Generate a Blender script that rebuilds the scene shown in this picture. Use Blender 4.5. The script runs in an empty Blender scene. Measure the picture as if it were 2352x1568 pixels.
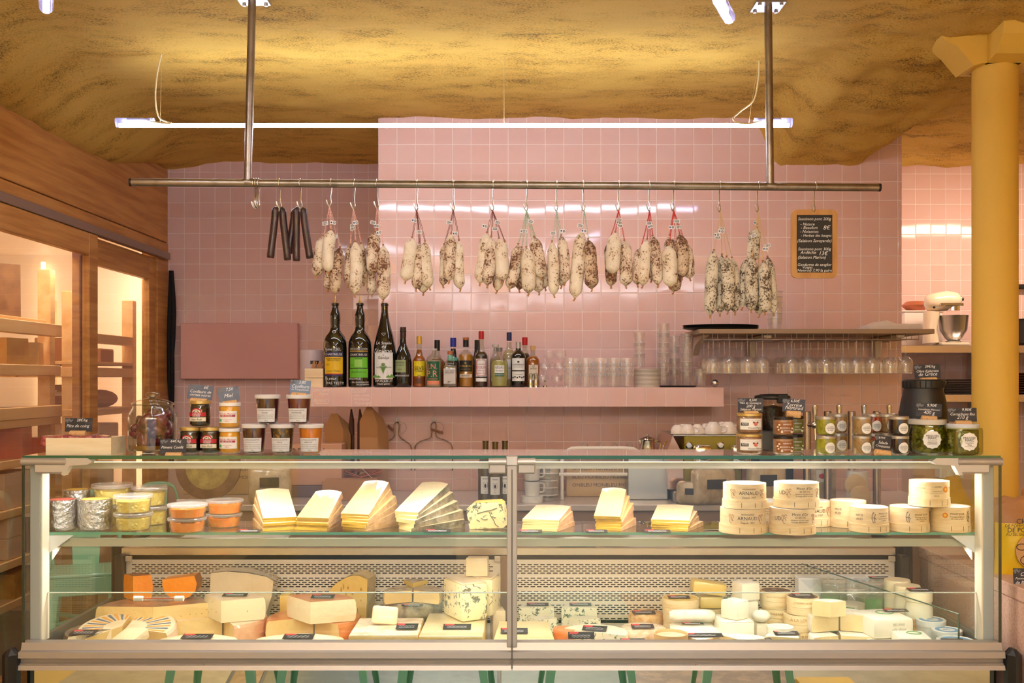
import bpy, bmesh, math, random
from mathutils import Vector, Matrix, noise, Euler
random.seed(7)
sc = bpy.context.scene
COL = sc.collection
PI = math.pi
# ---------------------------------------------------------------- camera, world, exposure, lights
F, CX, HY, EYE = 2400.0, 1176.0, 870.0, 1.5
cam = bpy.data.cameras.new('camera'); camo = bpy.data.objects.new('camera', cam); COL.objects.link(camo)
cam.sensor_width = 36; cam.lens = F/2352*36; cam.shift_y = (HY-784)/2352; cam.clip_start = .05
camo.location = (0, 0, EYE); camo.rotation_euler = (PI/2, 0, 0)
sc.camera = camo
sc.view_settings.view_transform = 'Standard'; sc.view_settings.look = 'None'
sc.view_settings.exposure = 0.92; sc.view_settings.gamma = 1; sc.view_settings.use_curve_mapping = False
w = bpy.data.worlds.new('street_daylight'); sc.world = w; w.use_nodes = True
w.node_tree.nodes['Background'].inputs[0].default_value = (.93, .95, 1, 1)
w.node_tree.nodes['Background'].inputs[1].default_value = .45
cy = sc.cycles
cy.max_bounces = 16; cy.diffuse_bounces = 4; cy.glossy_bounces = 4; cy.transmission_bounces = 14; cy.transparent_max_bounces = 28
cy.caustics_reflective = False; cy.caustics_refractive = False; cy.sample_clamp_indirect = 4
TUBE_E = 33.0
def area(name, loc, rot, sx, sy, power, color=(1, 1, 1), spread=PI, parent=None):
    l = bpy.data.lights.new(name, 'AREA'); l.shape = 'RECTANGLE'; l.size = sx; l.size_y = sy
    l.energy = power; l.color = color; l.spread = spread
    o = bpy.data.objects.new(name, l); o.location = loc; o.rotation_euler = rot; COL.objects.link(o)
    if parent: o.parent = parent
    return o
WARM = (1, .83, .64)
# case LED strip under the top glass; added deck fill below the middle shelf
area('case_top_led_light', (0, 3.475, 1.198), (math.radians(-12), 0, 0), 3.0, .03, 6.5, (1, .90, .80))
area('case_shelf_fill_light', (0, 3.50, .940), (math.radians(-14), 0, 0), 3.0, .03, 5.0, (1, .90, .80))
# warm LED strips of the cheese cold room on the left
area('cold_room_light_end', (-2.36, 6.66, 1.55), (0, PI/2, 0), 1.7, .05, 1.5, WARM)
area('cold_room_light_top', (-2.36, 5.2, 2.20), (0, math.radians(38), 0), .08, 2.8, 7.5, WARM)
area('cold_room_light_back', (-3.25, 5.3, 1.5), (0, -PI/2, 0), 1.6, .08, 3, WARM)
# warm strip lamps of the kitchen recess on the right
area('recess_lamp', (3.05, 5.9, 2.62), (math.radians(28), 0, 0), 1.2, .12, 10, (1, .80, .60))
# unseen fill lights added behind the camera; upward twins brighten the ceiling
for k, (x, y) in enumerate(((-1.6, -1.6), (1.2, -1.4), (0, -3.6))):
    area('shop_fill_light_%d' % k, (x, y, 2.6), (0, 0, .4*(k-1)), 2.6, .06, 66, (.96, .98, 1))
    area('shop_fill_uplight_%d' % k, (x, y, 2.62), (PI, 0, .4*(k-1)), 2.6, .06, 95, (.96, .98, 1))

# ---------------------------------------------------------------- helpers
def P(px, py, d): return Vector(((px-CX)*d/F, d, EYE-(py-HY)*d/F))
def PX(px, d): return (px-CX)*d/F
def PZ(py, d): return EYE-(py-HY)*d/F
def lin(c): return tuple(((v/255)/12.92 if v/255 <= .04045 else ((v/255+.055)/1.055)**2.4) for v in c)
MATS = {}
def nd(t, kind, **kw):
    n = t.nodes.new('ShaderNode'+kind)
    for k, v in kw.items():
        if k[0] == '_': setattr(n, k[1:], v)
        else: n.inputs[k.replace('__', ' ')].default_value = v
    return n
def M(name, rgb, rough=.5, metal=0, spec=.5, noise_=None, bump=None, coat=0, emis=None, sss=0, stretch=None):
    """noise_=(scale, rgb2, lo, hi), bump=(scale, strength, detail)"""
    if name in MATS: return MATS[name]
    m = bpy.data.materials.new(name); m.use_nodes = True; t = m.node_tree; b = t.nodes['Principled BSDF']
    c = (*lin(rgb), 1)
    b.inputs['Base Color'].default_value = c; b.inputs['Roughness'].default_value = rough
    b.inputs['Metallic'].default_value = metal; b.inputs['Specular IOR Level'].default_value = spec
    b.inputs['Coat Weight'].default_value = coat; b.inputs['Coat Roughness'].default_value = .06
    if sss: b.inputs['Subsurface Weight'].default_value = sss; b.inputs['Subsurface Scale'].default_value = .01; b.inputs['Subsurface Radius'].default_value = (1, .7, .4)
    if emis: b.inputs['Emission Color'].default_value = c; b.inputs['Emission Strength'].default_value = emis
    if noise_ or bump:
        tc = t.nodes.new('ShaderNodeTexCoord'); oi = t.nodes.new('ShaderNodeObjectInfo')
        mp = t.nodes.new('ShaderNodeVectorMath'); mp.operation = 'MULTIPLY_ADD'
        sx = stretch or (1, 1, 1); mp.inputs[1].default_value = sx
        ra = t.nodes.new('ShaderNodeVectorMath'); ra.operation = 'SCALE'; ra.inputs[0].default_value = (7.1, 3.3, 5.7)
        t.links.new(oi.outputs['Random'], ra.inputs['Scale'])
        t.links.new(tc.outputs['Object'], mp.inputs[0]); t.links.new(ra.outputs[0], mp.inputs[2])
    if noise_:
        n = nd(t, 'TexNoise', Scale=noise_[0], Detail=5, Roughness=.6); r = t.nodes.new('ShaderNodeValToRGB')
        t.links.new(mp.outputs[0], n.inputs['Vector']); t.links.new(n.outputs['Fac'], r.inputs['Fac'])
        r.color_ramp.elements[0].position = noise_[2]; r.color_ramp.elements[1].position = noise_[3]
        r.color_ramp.elements[0].color = c; r.color_ramp.elements[1].color = (*lin(noise_[1]), 1)
        t.links.new(r.outputs['Color'], b.inputs['Base Color'])
    if bump:
        n = nd(t, 'TexNoise', Scale=bump[0], Detail=bump[2] if len(bump) > 2 else 4); u = nd(t, 'Bump', Strength=bump[1], Distance=.01)
        t.links.new(mp.outputs[0], n.inputs['Vector']); t.links.new(n.outputs['Fac'], u.inputs['Height']); t.links.new(u.outputs['Normal'], b.inputs['Normal'])
    MATS[name] = m
    return m
def glass(name, tint=(255, 255, 255), rough=.02, f0=.04, body=0, gcol=(255, 255, 255), bump=None, edge=None):
    """thin clear sheet: transparent tint plus Schlick mirror reflection; body = share of milky diffuse"""
    if name in MATS: return MATS[name]
    m = bpy.data.materials.new(name); m.use_nodes = True; t = m.node_tree; t.nodes.remove(t.nodes['Principled BSDF'])
    out = t.nodes['Material Output']
    tr = nd(t, 'BsdfTransparent', Color=(*lin(tint), 1)); gl = nd(t, 'BsdfAnisotropic', Color=(*lin(gcol), 1), Roughness=rough)
    lw = nd(t, 'LayerWeight', Blend=.5)
    p = nd(t, 'Math', _operation='POWER'); p.inputs[1].default_value = 5; t.links.new(lw.outputs['Facing'], p.inputs[0])
    ma = nd(t, 'Math', _operation='MULTIPLY_ADD'); ma.inputs[1].default_value = edge or 1-f0; ma.inputs[2].default_value = f0; t.links.new(p.outputs[0], ma.inputs[0])
    mx = t.nodes.new('ShaderNodeMixShader'); t.links.new(ma.outputs[0], mx.inputs[0]); t.links.new(tr.outputs[0], mx.inputs[1]); t.links.new(gl.outputs[0], mx.inputs[2])
    last = mx
    if body:
        df = nd(t, 'BsdfDiffuse', Color=(*lin(tint), 1)); m2 = t.nodes.new('ShaderNodeMixShader'); m2.inputs[0].default_value = body
        t.links.new(mx.outputs[0], m2.inputs[1]); t.links.new(df.outputs[0], m2.inputs[2]); last = m2
    if bump:
        tc = t.nodes.new('ShaderNodeTexCoord'); n = nd(t, 'TexNoise', Scale=bump[0], Detail=3); u = nd(t, 'Bump', Strength=bump[1], Distance=.01)
        t.links.new(tc.outputs['Object'], n.inputs['Vector']); t.links.new(n.outputs['Fac'], u.inputs['Height']); t.links.new(u.outputs['Normal'], gl.inputs['Normal'])
    t.links.new(last.outputs[0], out.inputs['Surface'])
    MATS[name] = m
    return m
_TXT = {}
def txt(s, bold=0, shear=0):
    """outline of a line of lettering, unit size, centred: (verts2d, faces)"""
    k = (s, bold, shear)
    if k not in _TXT:
        c = bpy.data.curves.new('lettering', 'FONT'); c.body = s; c.align_x = 'CENTER'; c.align_y = 'CENTER'; c.shear = shear; c.resolution_u = 2
        o = bpy.data.objects.new('lettering', c); me = bpy.data.meshes.new_from_object(o)
        _TXT[k] = ([(v.co.x, v.co.y) for v in me.vertices], [tuple(p.vertices) for p in me.polygons])
        bpy.data.meshes.remove(me); bpy.data.objects.remove(o); bpy.data.curves.remove(c)
    return _TXT[k]
class MB:
    def __init__(s): s.v, s.f, s.mi, s.mats = [], [], [], []
    def _m(s, mat):
        if mat is None: return 0
        if mat not in s.mats: s.mats.append(mat)
        return s.mats.index(mat)
    def add(s, v, f, mat=None, mx=None):
        o = len(s.v); k = s._m(mat)
        s.v += [tuple(mx @ Vector(p)) for p in v] if mx else [tuple(p) for p in v]
        s.f += [tuple(i+o for i in q) for q in f]; s.mi += [k]*len(f)
        return s
    def box(s, x0, x1, y0, y1, z0, z1, mat=None, mx=None):
        v = [(x0, y0, z0), (x1, y0, z0), (x1, y1, z0), (x0, y1, z0), (x0, y0, z1), (x1, y0, z1), (x1, y1, z1), (x0, y1, z1)]
        return s.add(v, [(0, 3, 2, 1), (4, 5, 6, 7), (0, 1, 5, 4), (1, 2, 6, 5), (2, 3, 7, 6), (3, 0, 4, 7)], mat, mx)
    def rbox(s, x0, x1, y0, y1, z0, z1, b=.004, seg=1, mat=None, mx=None):
        bm = bmesh.new(); bmesh.ops.create_cube(bm, size=1)
        for q in bm.verts: q.co = Vector(((x0+x1)/2+q.co.x*(x1-x0), (y0+y1)/2+q.co.y*(y1-y0), (z0+z1)/2+q.co.z*(z1-z0)))
        bmesh.ops.bevel(bm, geom=bm.edges[:], offset=b, segments=seg, affect='EDGES', profile=.5)
        bm.verts.index_update(); s.add([q.co[:] for q in bm.verts], [tuple(q.index for q in p.verts) for p in bm.faces], mat, mx); bm.free()
        return s
    def prism(s, poly, h0, h1, axis='z', mat=None, mx=None, top=None):
        n = len(poly); q = top or poly
        g = (lambda a, b, h: (a, b, h)) if axis == 'z' else ((lambda a, b, h: (a, h, b)) if axis == 'y' else (lambda a, b, h: (h, a, b)))
        v = [g(a, b, h0) for a, b in poly]+[g(a, b, h1) for a, b in q]
        return s.add(v, [tuple(range(n))[::-1], tuple(range(n, 2*n))]+[(i, (i+1) % n, n+(i+1) % n, n+i) for i in range(n)], mat, mx)
    def lathe(s, prof, seg=24, c=(0, 0, 0), mat=None, mx=None, sq=0, closed=False):
        """prof: (r, z) list from bottom to top; sq > 0 makes the section squarish"""
        v, f = [], []
        for r, z in prof:
            for i in range(seg):
                a = 2*PI*(i+.5)/seg; ca, sa = math.cos(a), math.sin(a)
                k = r
                if sq: k = r/((abs(ca)**sq+abs(sa)**sq)**(1/sq))
                v.append((c[0]+k*ca, c[1]+k*sa, c[2]+z))
        m = len(prof)
        for j in range(m-1):
            for i in range(seg): f.append((j*seg+i, j*seg+(i+1) % seg, (j+1)*seg+(i+1) % seg, (j+1)*seg+i))
        if closed:
            for i in range(seg): f.append(((m-1)*seg+i, (m-1)*seg+(i+1) % seg, (i+1) % seg, i))
        else:
            if prof[0][0] > 1e-5: f.append(tuple(range(seg))[::-1])
            if prof[-1][0] > 1e-5: f.append(tuple(range((m-1)*seg, m*seg)))
        return s.add(v, f, mat, mx)
    def shell(s, prof, seg=24, c=(0, 0, 0), mat=None, mx=None, sq=0):
        n0 = len(s.f); s.lathe(prof, seg, c, mat, mx, sq)
        while s.f and len(s.f[-1]) > 4: s.f.pop(); s.mi.pop()
        return s
    def tube(s, pts, r, seg=8, mat=None, cap=True, mx=None, flat=1):
        pts = [Vector(p) for p in pts]; rs = r if isinstance(r, (list, tuple)) else [r]*len(pts); v, f = [], []
        up = None
        for i, p in enumerate(pts):
            t = (pts[min(i+1, len(pts)-1)]-pts[max(i-1, 0)]).normalized()
            if up is None: up = Vector((0, 0, 1)) if abs(t.z) < .9 else Vector((0, 1, 0))
            a = t.cross(up).normalized(); b = a.cross(t).normalized(); up = b
            for k in range(seg):
                w_ = 2*PI*k/seg; q = p+a*math.cos(w_)*rs[i]+b*math.sin(w_)*rs[i]*flat; v.append(q[:])
        for j in range(len(pts)-1):
            for i in range(seg): f.append((j*seg+i, j*seg+(i+1) % seg, (j+1)*seg+(i+1) % seg, (j+1)*seg+i))
        if cap: f += [tuple(range(seg))[::-1], tuple(range((len(pts)-1)*seg, len(pts)*seg))]
        return s.add(v, f, mat, mx)
    def ball(s, c, r, seg=12, rings=8, mat=None, mx=None):
        rx, ry, rz = r if isinstance(r, (list, tuple)) else (r, r, r); v, f = [], []
        for j in range(rings+1):
            th = PI*j/rings
            for i in range(seg):
                a = 2*PI*i/seg; v.append((c[0]+rx*math.sin(th)*math.cos(a), c[1]+ry*math.sin(th)*math.sin(a), c[2]-rz*math.cos(th)))
        for j in range(rings):
            for i in range(seg): f.append((j*seg+i, j*seg+(i+1) % seg, (j+1)*seg+(i+1) % seg, (j+1)*seg+i))
        return s.add(v, f, mat, mx)
    def wrap(s, r, a0, a1, z0, z1, n=10, mat=None, c=(0, 0), r1=None):
        """curved label patch on a cylinder facing -Y; a0..a1 arc lengths"""
        v, f = [], []
        for j, (z, q) in enumerate(((z0, r), (z1, r1 or r))):
            for i in range(n+1):
                a = (a0+(a1-a0)*i/n)/r; v.append((c[0]+q*math.sin(a), c[1]-q*math.cos(a), z))
        for i in range(n): f.append((i, i+1, n+2+i, n+1+i))
        return s.add(v, f, mat)
    def text(s, t, size, x, z, r=None, mat=None, bold=0, shear=0, y=0, maxw=None, rot=0, c=(0, 0), sx=1):
        """lettering facing -Y, flat at depth y or wrapped on radius r"""
        v2, f = txt(t, bold, shear)
        if not v2: return s
        k = size
        if maxw:
            wd = (max(p[0] for p in v2)-min(p[0] for p in v2))*k*sx
            if wd > maxw: k *= maxw/wd
        cr, sr = math.cos(rot), math.sin(rot); v = []
        for a, b in v2:
            a, b = a*k*sx, b*k; a, b = x+a*cr-b*sr, z+a*sr+b*cr
            v.append((c[0]+r*math.sin(a/r), c[1]-r*math.cos(a/r), b) if r else (a, y, b))
        return s.add(v, f, mat)
    def build(s, name, mat=None, parent=None, loc=None, rot=None, smooth=32, **props):
        me = bpy.data.meshes.new(name); me.from_pydata(s.v, [], s.f)
        for m in ([mat] if mat else s.mats): me.materials.append(m)
        if not mat and len(s.mats) > 1: me.polygons.foreach_set('material_index', s.mi)
        if smooth:
            me.polygons.foreach_set('use_smooth', [True]*len(me.polygons))
            me.set_sharp_from_angle(angle=math.radians(smooth))
        o = bpy.data.objects.new(name, me); COL.objects.link(o)
        if parent: o.parent = parent
        if loc is not None: o.location = loc
        if rot is not None: o.rotation_euler = rot
        for k, v in props.items(): o[k] = v
        return o
def tag(o, label, cat, group=None, kind=None):
    o['label'] = label; o['category'] = cat
    if group: o['group'] = group
    if kind: o['kind'] = kind
    return o
def thing(name, label, cat, loc=(0, 0, 0), rz=0, group=None):
    o = bpy.data.objects.new(name, None); o.empty_display_size = .05; COL.objects.link(o); o.location = loc; o.rotation_euler = (0, 0, rz)
    return tag(o, label, cat, group)
KIDS = {}
def copy_tree(o, loc=None, label=None, parent=None, rz=None):
    c = o.copy(); COL.objects.link(c)
    if parent: c.parent = parent
    if loc is not None: c.location = loc
    if rz is not None: c.rotation_euler = (0, 0, rz)
    if label: c['label'] = label
    for ch in [q for q in o.children]: copy_tree(ch, parent=c)
    return c
def T(x=0, y=0, z=0, rx=0, ry=0, rz=0): return Matrix.Translation((x, y, z)) @ Euler((rx, ry, rz)).to_matrix().to_4x4()
def arc(cx, cz, r, a0, a1, n): return [(cx+r*math.cos(a0+(a1-a0)*i/n), cz+r*math.sin(a0+(a1-a0)*i/n)) for i in range(n+1)]

# ---------------------------------------------------------------- common materials
STEEL = M('brushed_steel', (186, 184, 182), .28, 1)
CHROME = M('polished_steel', (215, 214, 212), .1, 1)
ALU = M('anodised_aluminium', (176, 172, 168), .42, .55)
BLACKP = M('black_plastic', (22, 22, 24), .42)
WHITEP = M('white_plastic', (236, 234, 230), .38)
WHITE_PAPER = M('white_paper', (240, 238, 233), .7)
INK = M('black_ink', (32, 30, 32), .6)
CHALK = M('chalk_white', (240, 240, 240), .8)
RED = M('label_red', (190, 36, 48), .5)
SLATE = M('slate_card', (38, 38, 46), .55, noise_=(26, (62, 63, 76), .45, .75))
SLATE_BLUE = M('slate_card_blue', (82, 92, 116), .5, noise_=(30, (104, 114, 138), .45, .75))
CORK = M('cork', (214, 172, 120), .8, noise_=(160, (168, 120, 76), .55, .7))
CLEAR = glass('clear_glass', (250, 252, 251))
CRYSTAL = glass('drinking_glass', (255, 255, 255), .03, f0=.09, body=.05, edge=.8)
WIREGLASS = CRYSTAL
OAK = M('oak_wood', (176, 122, 66), .5, noise_=(9, (146, 94, 46), .42, .62), bump=(40, .12), stretch=(1, .12, 2.2))
PINE = M('pale_poplar_wood', (238, 216, 176), .6, noise_=(14, (226, 196, 148), .4, .7), stretch=(.15, 1, 1.6))
# ================================================================ THE SETTING
DW, DL, DR = 5.634, 6.82, 6.90          # depth of chimney breast wall, back wall left, back wall right
def sm(a, b, x):
    t = min(1, max(0, (x-a)/(b-a))); return t*t*(3-2*t)
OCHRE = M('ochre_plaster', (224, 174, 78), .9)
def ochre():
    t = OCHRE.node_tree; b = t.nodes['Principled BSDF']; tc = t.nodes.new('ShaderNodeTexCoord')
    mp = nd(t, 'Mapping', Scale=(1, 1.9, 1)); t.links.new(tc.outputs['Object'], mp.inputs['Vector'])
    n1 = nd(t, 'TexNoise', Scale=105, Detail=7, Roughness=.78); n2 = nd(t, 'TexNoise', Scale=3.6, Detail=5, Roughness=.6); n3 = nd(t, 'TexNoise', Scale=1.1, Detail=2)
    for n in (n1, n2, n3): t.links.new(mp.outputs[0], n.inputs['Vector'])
    # patchiness decides how many plaster pits get shade painted in as dark brown
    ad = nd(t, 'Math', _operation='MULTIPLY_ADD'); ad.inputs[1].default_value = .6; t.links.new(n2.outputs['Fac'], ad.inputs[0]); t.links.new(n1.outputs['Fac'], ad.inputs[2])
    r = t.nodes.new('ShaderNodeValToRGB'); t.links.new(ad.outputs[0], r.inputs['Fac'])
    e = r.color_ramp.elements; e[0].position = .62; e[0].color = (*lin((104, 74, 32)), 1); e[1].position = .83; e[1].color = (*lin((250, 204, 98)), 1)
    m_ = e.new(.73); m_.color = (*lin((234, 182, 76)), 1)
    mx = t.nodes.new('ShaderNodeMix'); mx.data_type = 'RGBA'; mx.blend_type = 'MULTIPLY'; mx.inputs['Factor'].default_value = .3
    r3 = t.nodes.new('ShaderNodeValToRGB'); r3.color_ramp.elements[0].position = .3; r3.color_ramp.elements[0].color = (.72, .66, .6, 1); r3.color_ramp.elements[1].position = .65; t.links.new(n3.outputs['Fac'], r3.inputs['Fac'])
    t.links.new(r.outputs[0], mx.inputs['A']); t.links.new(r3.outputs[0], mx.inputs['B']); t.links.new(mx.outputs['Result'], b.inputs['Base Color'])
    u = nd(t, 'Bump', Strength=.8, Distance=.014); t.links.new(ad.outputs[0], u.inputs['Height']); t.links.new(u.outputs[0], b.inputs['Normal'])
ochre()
def ceil_z(x, y):
    z = 2.905+.022*noise.noise((x*.9, y*.9, 3))+.012*noise.noise((x*3, y*5, 1))+.006*noise.noise((x*11, y*19, 5))
    z -= (.19*sm(-1.90, -2.26, x)+.02*sm(-1.85, -1.93, x))*(1-.85*sm(5.7, 6.75, y))
    e = 5.65-y; xl = 1.42+.06*e; xr = 1.82+.27*e
    h = .25-.18*max(e, -.3)
    k = sm(xl-.13, xl+.03, x)*(1-sm(xr, xr+.30, x)) if e < 1.8 else sm(xl-.13-.2*(e-1.8), xl+.05, x)*(1-.7*sm(xr, xr+.4, x))
    z -= max(h, .0)*k*(1+.06*noise.noise((x*4, y*3, 9)))
    if x > 1.3: z += .016*noise.noise((x*14, y*14, 2))+.02*noise.noise((x*6, y*6, 7))
    z -= .03*math.exp(-((x-1.987)**2+(y-4.3)**2)/.10)*(1+.5*noise.noise((x*16, y*16, 4)))
    return z
xs = [-3.6, -3.2, -2.9]+[-2.7+.034*i for i in range(190)]+[3.9, 4.3]
ys = [-4.2+.35*i for i in range(19)]+[2.5+.034*i for i in range(133)]
mb = MB()
mb.v = [(x, y, ceil_z(x, y)) for y in ys for x in xs]; nx = len(xs)
mb.f = [(j*nx+i, (j+1)*nx+i, (j+1)*nx+i+1, j*nx+i+1) for j in range(len(ys)-1) for i in range(nx-1)]; mb.mi = [0]*len(mb.f)
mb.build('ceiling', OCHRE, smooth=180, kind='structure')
# floor: dark base and irregular marble slabs
fl = MB().box(-4.2, 4.4, -4.2, 7.0, -.06, -.008, M('floor_grout', (90, 84, 74), .6)).build('floor', kind='structure')
GREENM = M('green_marble', (52, 62, 56), .3, noise_=(5, (96, 106, 98), .45, .72)); BROWNM = M('brown_marble', (126, 92, 58), .35, noise_=(14, (168, 132, 92), .45, .7)); BEIGEM = M('beige_stone', (176, 162, 138), .4, noise_=(6, (150, 138, 116), .4, .7))
GREYM = M('grey_green_marble', (104, 112, 104), .3, noise_=(4, (128, 134, 124), .4, .7))
slabs = [([(-4.1, -.5), (-1.66, -.5), (-1.22, 3.3), (-4.1, 3.3)], BEIGEM), ([(-1.64, -.5), (-1.5, -.5), (-1.05, 3.3), (-1.2, 3.3)], BROWNM),
         ([(-1.48, -.5), (-.1, -.5), (-.05, 3.3), (-1.03, 3.3)], GREENM), ([(-.08, -.5), (.62, -.5), (.55, 3.3), (-.03, 3.3)], GREYM),
         ([(.64, -.5), (1.5, -.5), (1.3, 3.3), (.57, 3.3)], BROWNM), ([(1.52, -.5), (4.2, -.5), (4.2, 3.3), (1.32, 3.3)], BEIGEM),
         ([(-4.1, -4), (-.6, -4), (-.4, -.52), (-4.1, -.52)], GREENM), ([(-.58, -4), (4.2, -4), (4.2, -.52), (-.38, -.52)], BEIGEM), ([(-4.1, 3.32), (4.2, 3.32), (4.2, 6.9), (-4.1, 6.9)], GREYM)]
for p, m in slabs: MB().prism(p, -.008, 0).build('slab', m, fl)

TILE = M('pink_glazed_tile', (236, 200, 194), .07, spec=.42, noise_=(2.2, (234, 190, 180), .35, .7), bump=(5.5, .10, 1))
GROUT = M('pale_pink_grout', (252, 228, 222), .8)
TILE_ME = {}
def tile_mesh(w, h):
    k = (round(w, 4), round(h, 4))
    if k not in TILE_ME:
        mb = MB(); b = .0012; d = .0012
        v = [(0, 0, 0), (w, 0, 0), (w, 0, h), (0, 0, h), (b, -d, b), (w-b, -d, b), (w-b, -d, h-b), (b, -d, h-b)]
        mb.add(v, [(4, 5, 6, 7), (0, 1, 5, 4), (1, 2, 6, 5), (2, 3, 7, 6), (3, 0, 4, 7)])
        me = bpy.data.meshes.new('tile'); me.from_pydata(mb.v, [], mb.f); me.materials.append(TILE); TILE_ME[k] = me
    return TILE_ME[k]
def tile_wall(name, x0, x1, z0, z1, y, xph, zph, pitch=.1, limit=300, gap=.0052, keep=None, thick=.06):
    wall = MB().box(x0, x1, y+.0006, y+thick, z0, z1, GROUT).build(name, kind='structure', smooth=0)
    rest = MB(); n = 0; rng = random.Random(name)
    rows = []
    z = zph-math.floor((zph-z0)/pitch+1)*pitch
    cells = []
    while z < z1:
        x = xph-math.floor((xph-x0)/pitch+1)*pitch
        while x < x1:
            a, b, c, d = max(x+gap/2, x0), min(x+pitch-gap/2, x1), max(z+gap/2, z0), min(z+pitch-gap/2, z1)
            if b-a > .012 and d-c > .012: cells.append((a, b, c, d))
            x += pitch
        z += pitch
    cells.sort(key=lambda q: (-(1 if keep and keep(q) else 0), -q[2]))
    for a, b, c, d in cells:
        rx, rz = rng.gauss(0, .0032), rng.gauss(0, .0032)
        if n < limit:
            o = bpy.data.objects.new('tile', tile_mesh(b-a, d-c)); COL.objects.link(o); o.parent = wall; o.location = (a, y, c); o.rotation_euler = (rx, 0, rz); n += 1
        else:
            me = tile_mesh(b-a, d-c); rest.add([v.co[:] for v in me.vertices], [tuple(p.vertices) for p in me.polygons], TILE, T(a, y, c, rx, 0, rz))
    if rest.v: rest.build('tile_field', TILE, wall, smooth=0, kind='stuff')
    return wall
chim = tile_wall('wall_chimney', PX(869, DW), PX(2071, DW), .0, 2.93, DW, PX(869, DW), PZ(460, DW), keep=lambda q: q[2] > 1.7 and q[2] < 2.86, thick=1.2)
tile_wall('wall_back_left', -2.3, -.715, .95, 2.93, DL, PX(423.6, DL), PZ(395, DL))
tile_wall('wall_back_right', 2.4, 4.2, .95, 2.93, DR, PX(2103, DR), PZ(399.4, DR))
PLAIN = M('pale_pink_plaster', (226, 196, 182), .8)
MB().box(-4.2, -.7, DL, DL+.1, 0, .95).build('wall_back_left_base', PLAIN, kind='structure')
MB().box(2.1, 4.3, DR, DR+.1, 0, .95).build('wall_back_right_base', PLAIN, kind='structure')
MB().box(4.2, 4.3, -4.2, 7.0, 0, 2.95).build('wall_right', M('ochre_paint', (222, 186, 110), .8), kind='structure')
MB().box(-2.34, -2.24, -4.2, 2.95, 0, 2.95).build('wall_left', M('ochre_paint', (222, 186, 110), .8), kind='structure')
# chalk-pen writing on the tiles of the chimney breast
wr = MB()
for s, px, py, h in (('Cuvée', 1826, 901, 15), ('rosé', 1826, 916, 12), ('Blé', 1888, 899, 13), ('Le chai', 1934, 906, 12)):
    v = P(px, py, DW-.008); wr.text(s, h/F*DW, v.x, v.z, y=DW-.0075, shear=.3, mat=M('faded_white_marker', (240, 206, 196), .7))
wr.build('marker_writing', None, chim)
# yellow column with capital
YEL = M('yellow_column_paint', (232, 190, 82), .6, bump=(60, .05))
cr = thing('column', 'round mustard-yellow column with a bracketed capital', 'column', (1.987, 4.3, 0)); cr['kind'] = 'structure'
MB().lathe([(.0885, 0), (.0885, 2.80)], 48).build('shaft', YEL, cr)
half = [(-.24, 2.96), (-.255, 2.885), (-.235, 2.862), (-.19, 2.842), (-.155, 2.80), (-.125, 2.764), (-.085, 2.775)]
MB().prism(half+[(-x, z) for x, z in half[::-1]], -.085, .085, 'y').build('capital', YEL, cr)
MB().prism([(.085, 2.775), (.16, 2.79), (.22, 2.85), (.24, 2.95), (-.24, 2.95), (-.22, 2.85), (-.16, 2.79), (-.085, 2.775)], -.07, .07, 'x').build('capital_bracket', YEL, cr)
# ---- wooden cold room on the left
CR = thing('cold_room', 'oak-fronted walk-in cheese cold room with sliding glass doors along the left wall', 'cold room', (-2.24, 3, 0))
def cbox(name, x0, x1, y0, y1, z0, z1, m, par=CR, b=.003): return MB().rbox(x0+2.24, x1+2.24, y0-3, y1-3, z0, z1, b).build(name, m, par)
OAKY = M('oak_panel', (206, 150, 84), .5, noise_=(8, (176, 118, 60), .40, .64), bump=(30, .1), stretch=(1, .2, 3.6))
cbox('fascia', -2.30, -2.24, 3, 6.8, 2.385, 2.86, OAKY)
cbox('fascia_strip', -2.30, -2.236, 3, 6.8, 2.312, 2.378, OAKY)
cbox('door_rail', -2.24, -2.196, 3, 6.72, 2.265, 2.309, M('grey_rail', (150, 128, 118), .45, .3))
cbox('end_post', -2.34, -2.238, 6.6, 6.80, 0, 2.31, OAKY)
PANE = glass('door_pane', (250, 248, 244))
for k, (x, y0, y1, zt) in enumerate(((-2.222, 3.9, 5.557, 2.145), (-2.272, 5.44, 6.6, 2.120), (-2.272, 2.96, 4.0, 2.12))):
    d = cbox('sliding_door', x-.02, x+.02, y1-.11, y1, .05, 2.262, OAKY)
    for nm, a, b, c, e in (('stile', y0, y0+.11, .05, 2.262), ('top_rail', y0+.11, y1-.11, zt, 2.262), ('bottom_rail', y0+.11, y1-.11, .05, .2)):
        cbox(nm, x-.02, x+.02, a, b, c, e, OAKY, d)
    MB().box(x+2.237, x+2.243, y0+.11-3, y1-.11-3, .2, zt).build('glass_pane', PANE, d)
PALE = M('cold_room_lining', (246, 232, 216), .5)
for nm, b in (('wall_cold_room_end', (-3.5, -2.36, 6.76, 6.80, 0, 2.3)), ('wall_cold_room_back', (-3.5, -3.44, 2.9, 6.8, 0, 2.3)), ('ceiling_cold_room', (-3.5, -2.3, 2.9, 6.8, 2.3, 2.34)), ('wall_cold_room_front', (-3.5, -2.3, 2.9, 2.96, 0, 2.3))):
    MB().box(*b).build(nm, PALE, kind='structure')
GLOW = M('warm_led', (255, 226, 178), .5, emis=3)
for nm, lb, b in (('led_strip', 'vertical warm light strip in the far corner of the cold room', (-2.375, -2.355, 6.70, 6.72, .5, 2.2)), ('led_strip', 'short vertical warm light strip behind the front shelf rack of the cold room', (-3.02, -3.0, 6.70, 6.72, 1.2, 2.25))):
    tag(MB().box(*b).build(nm, GLOW), lb, 'light strip', 'light strips in the cold room')
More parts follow.
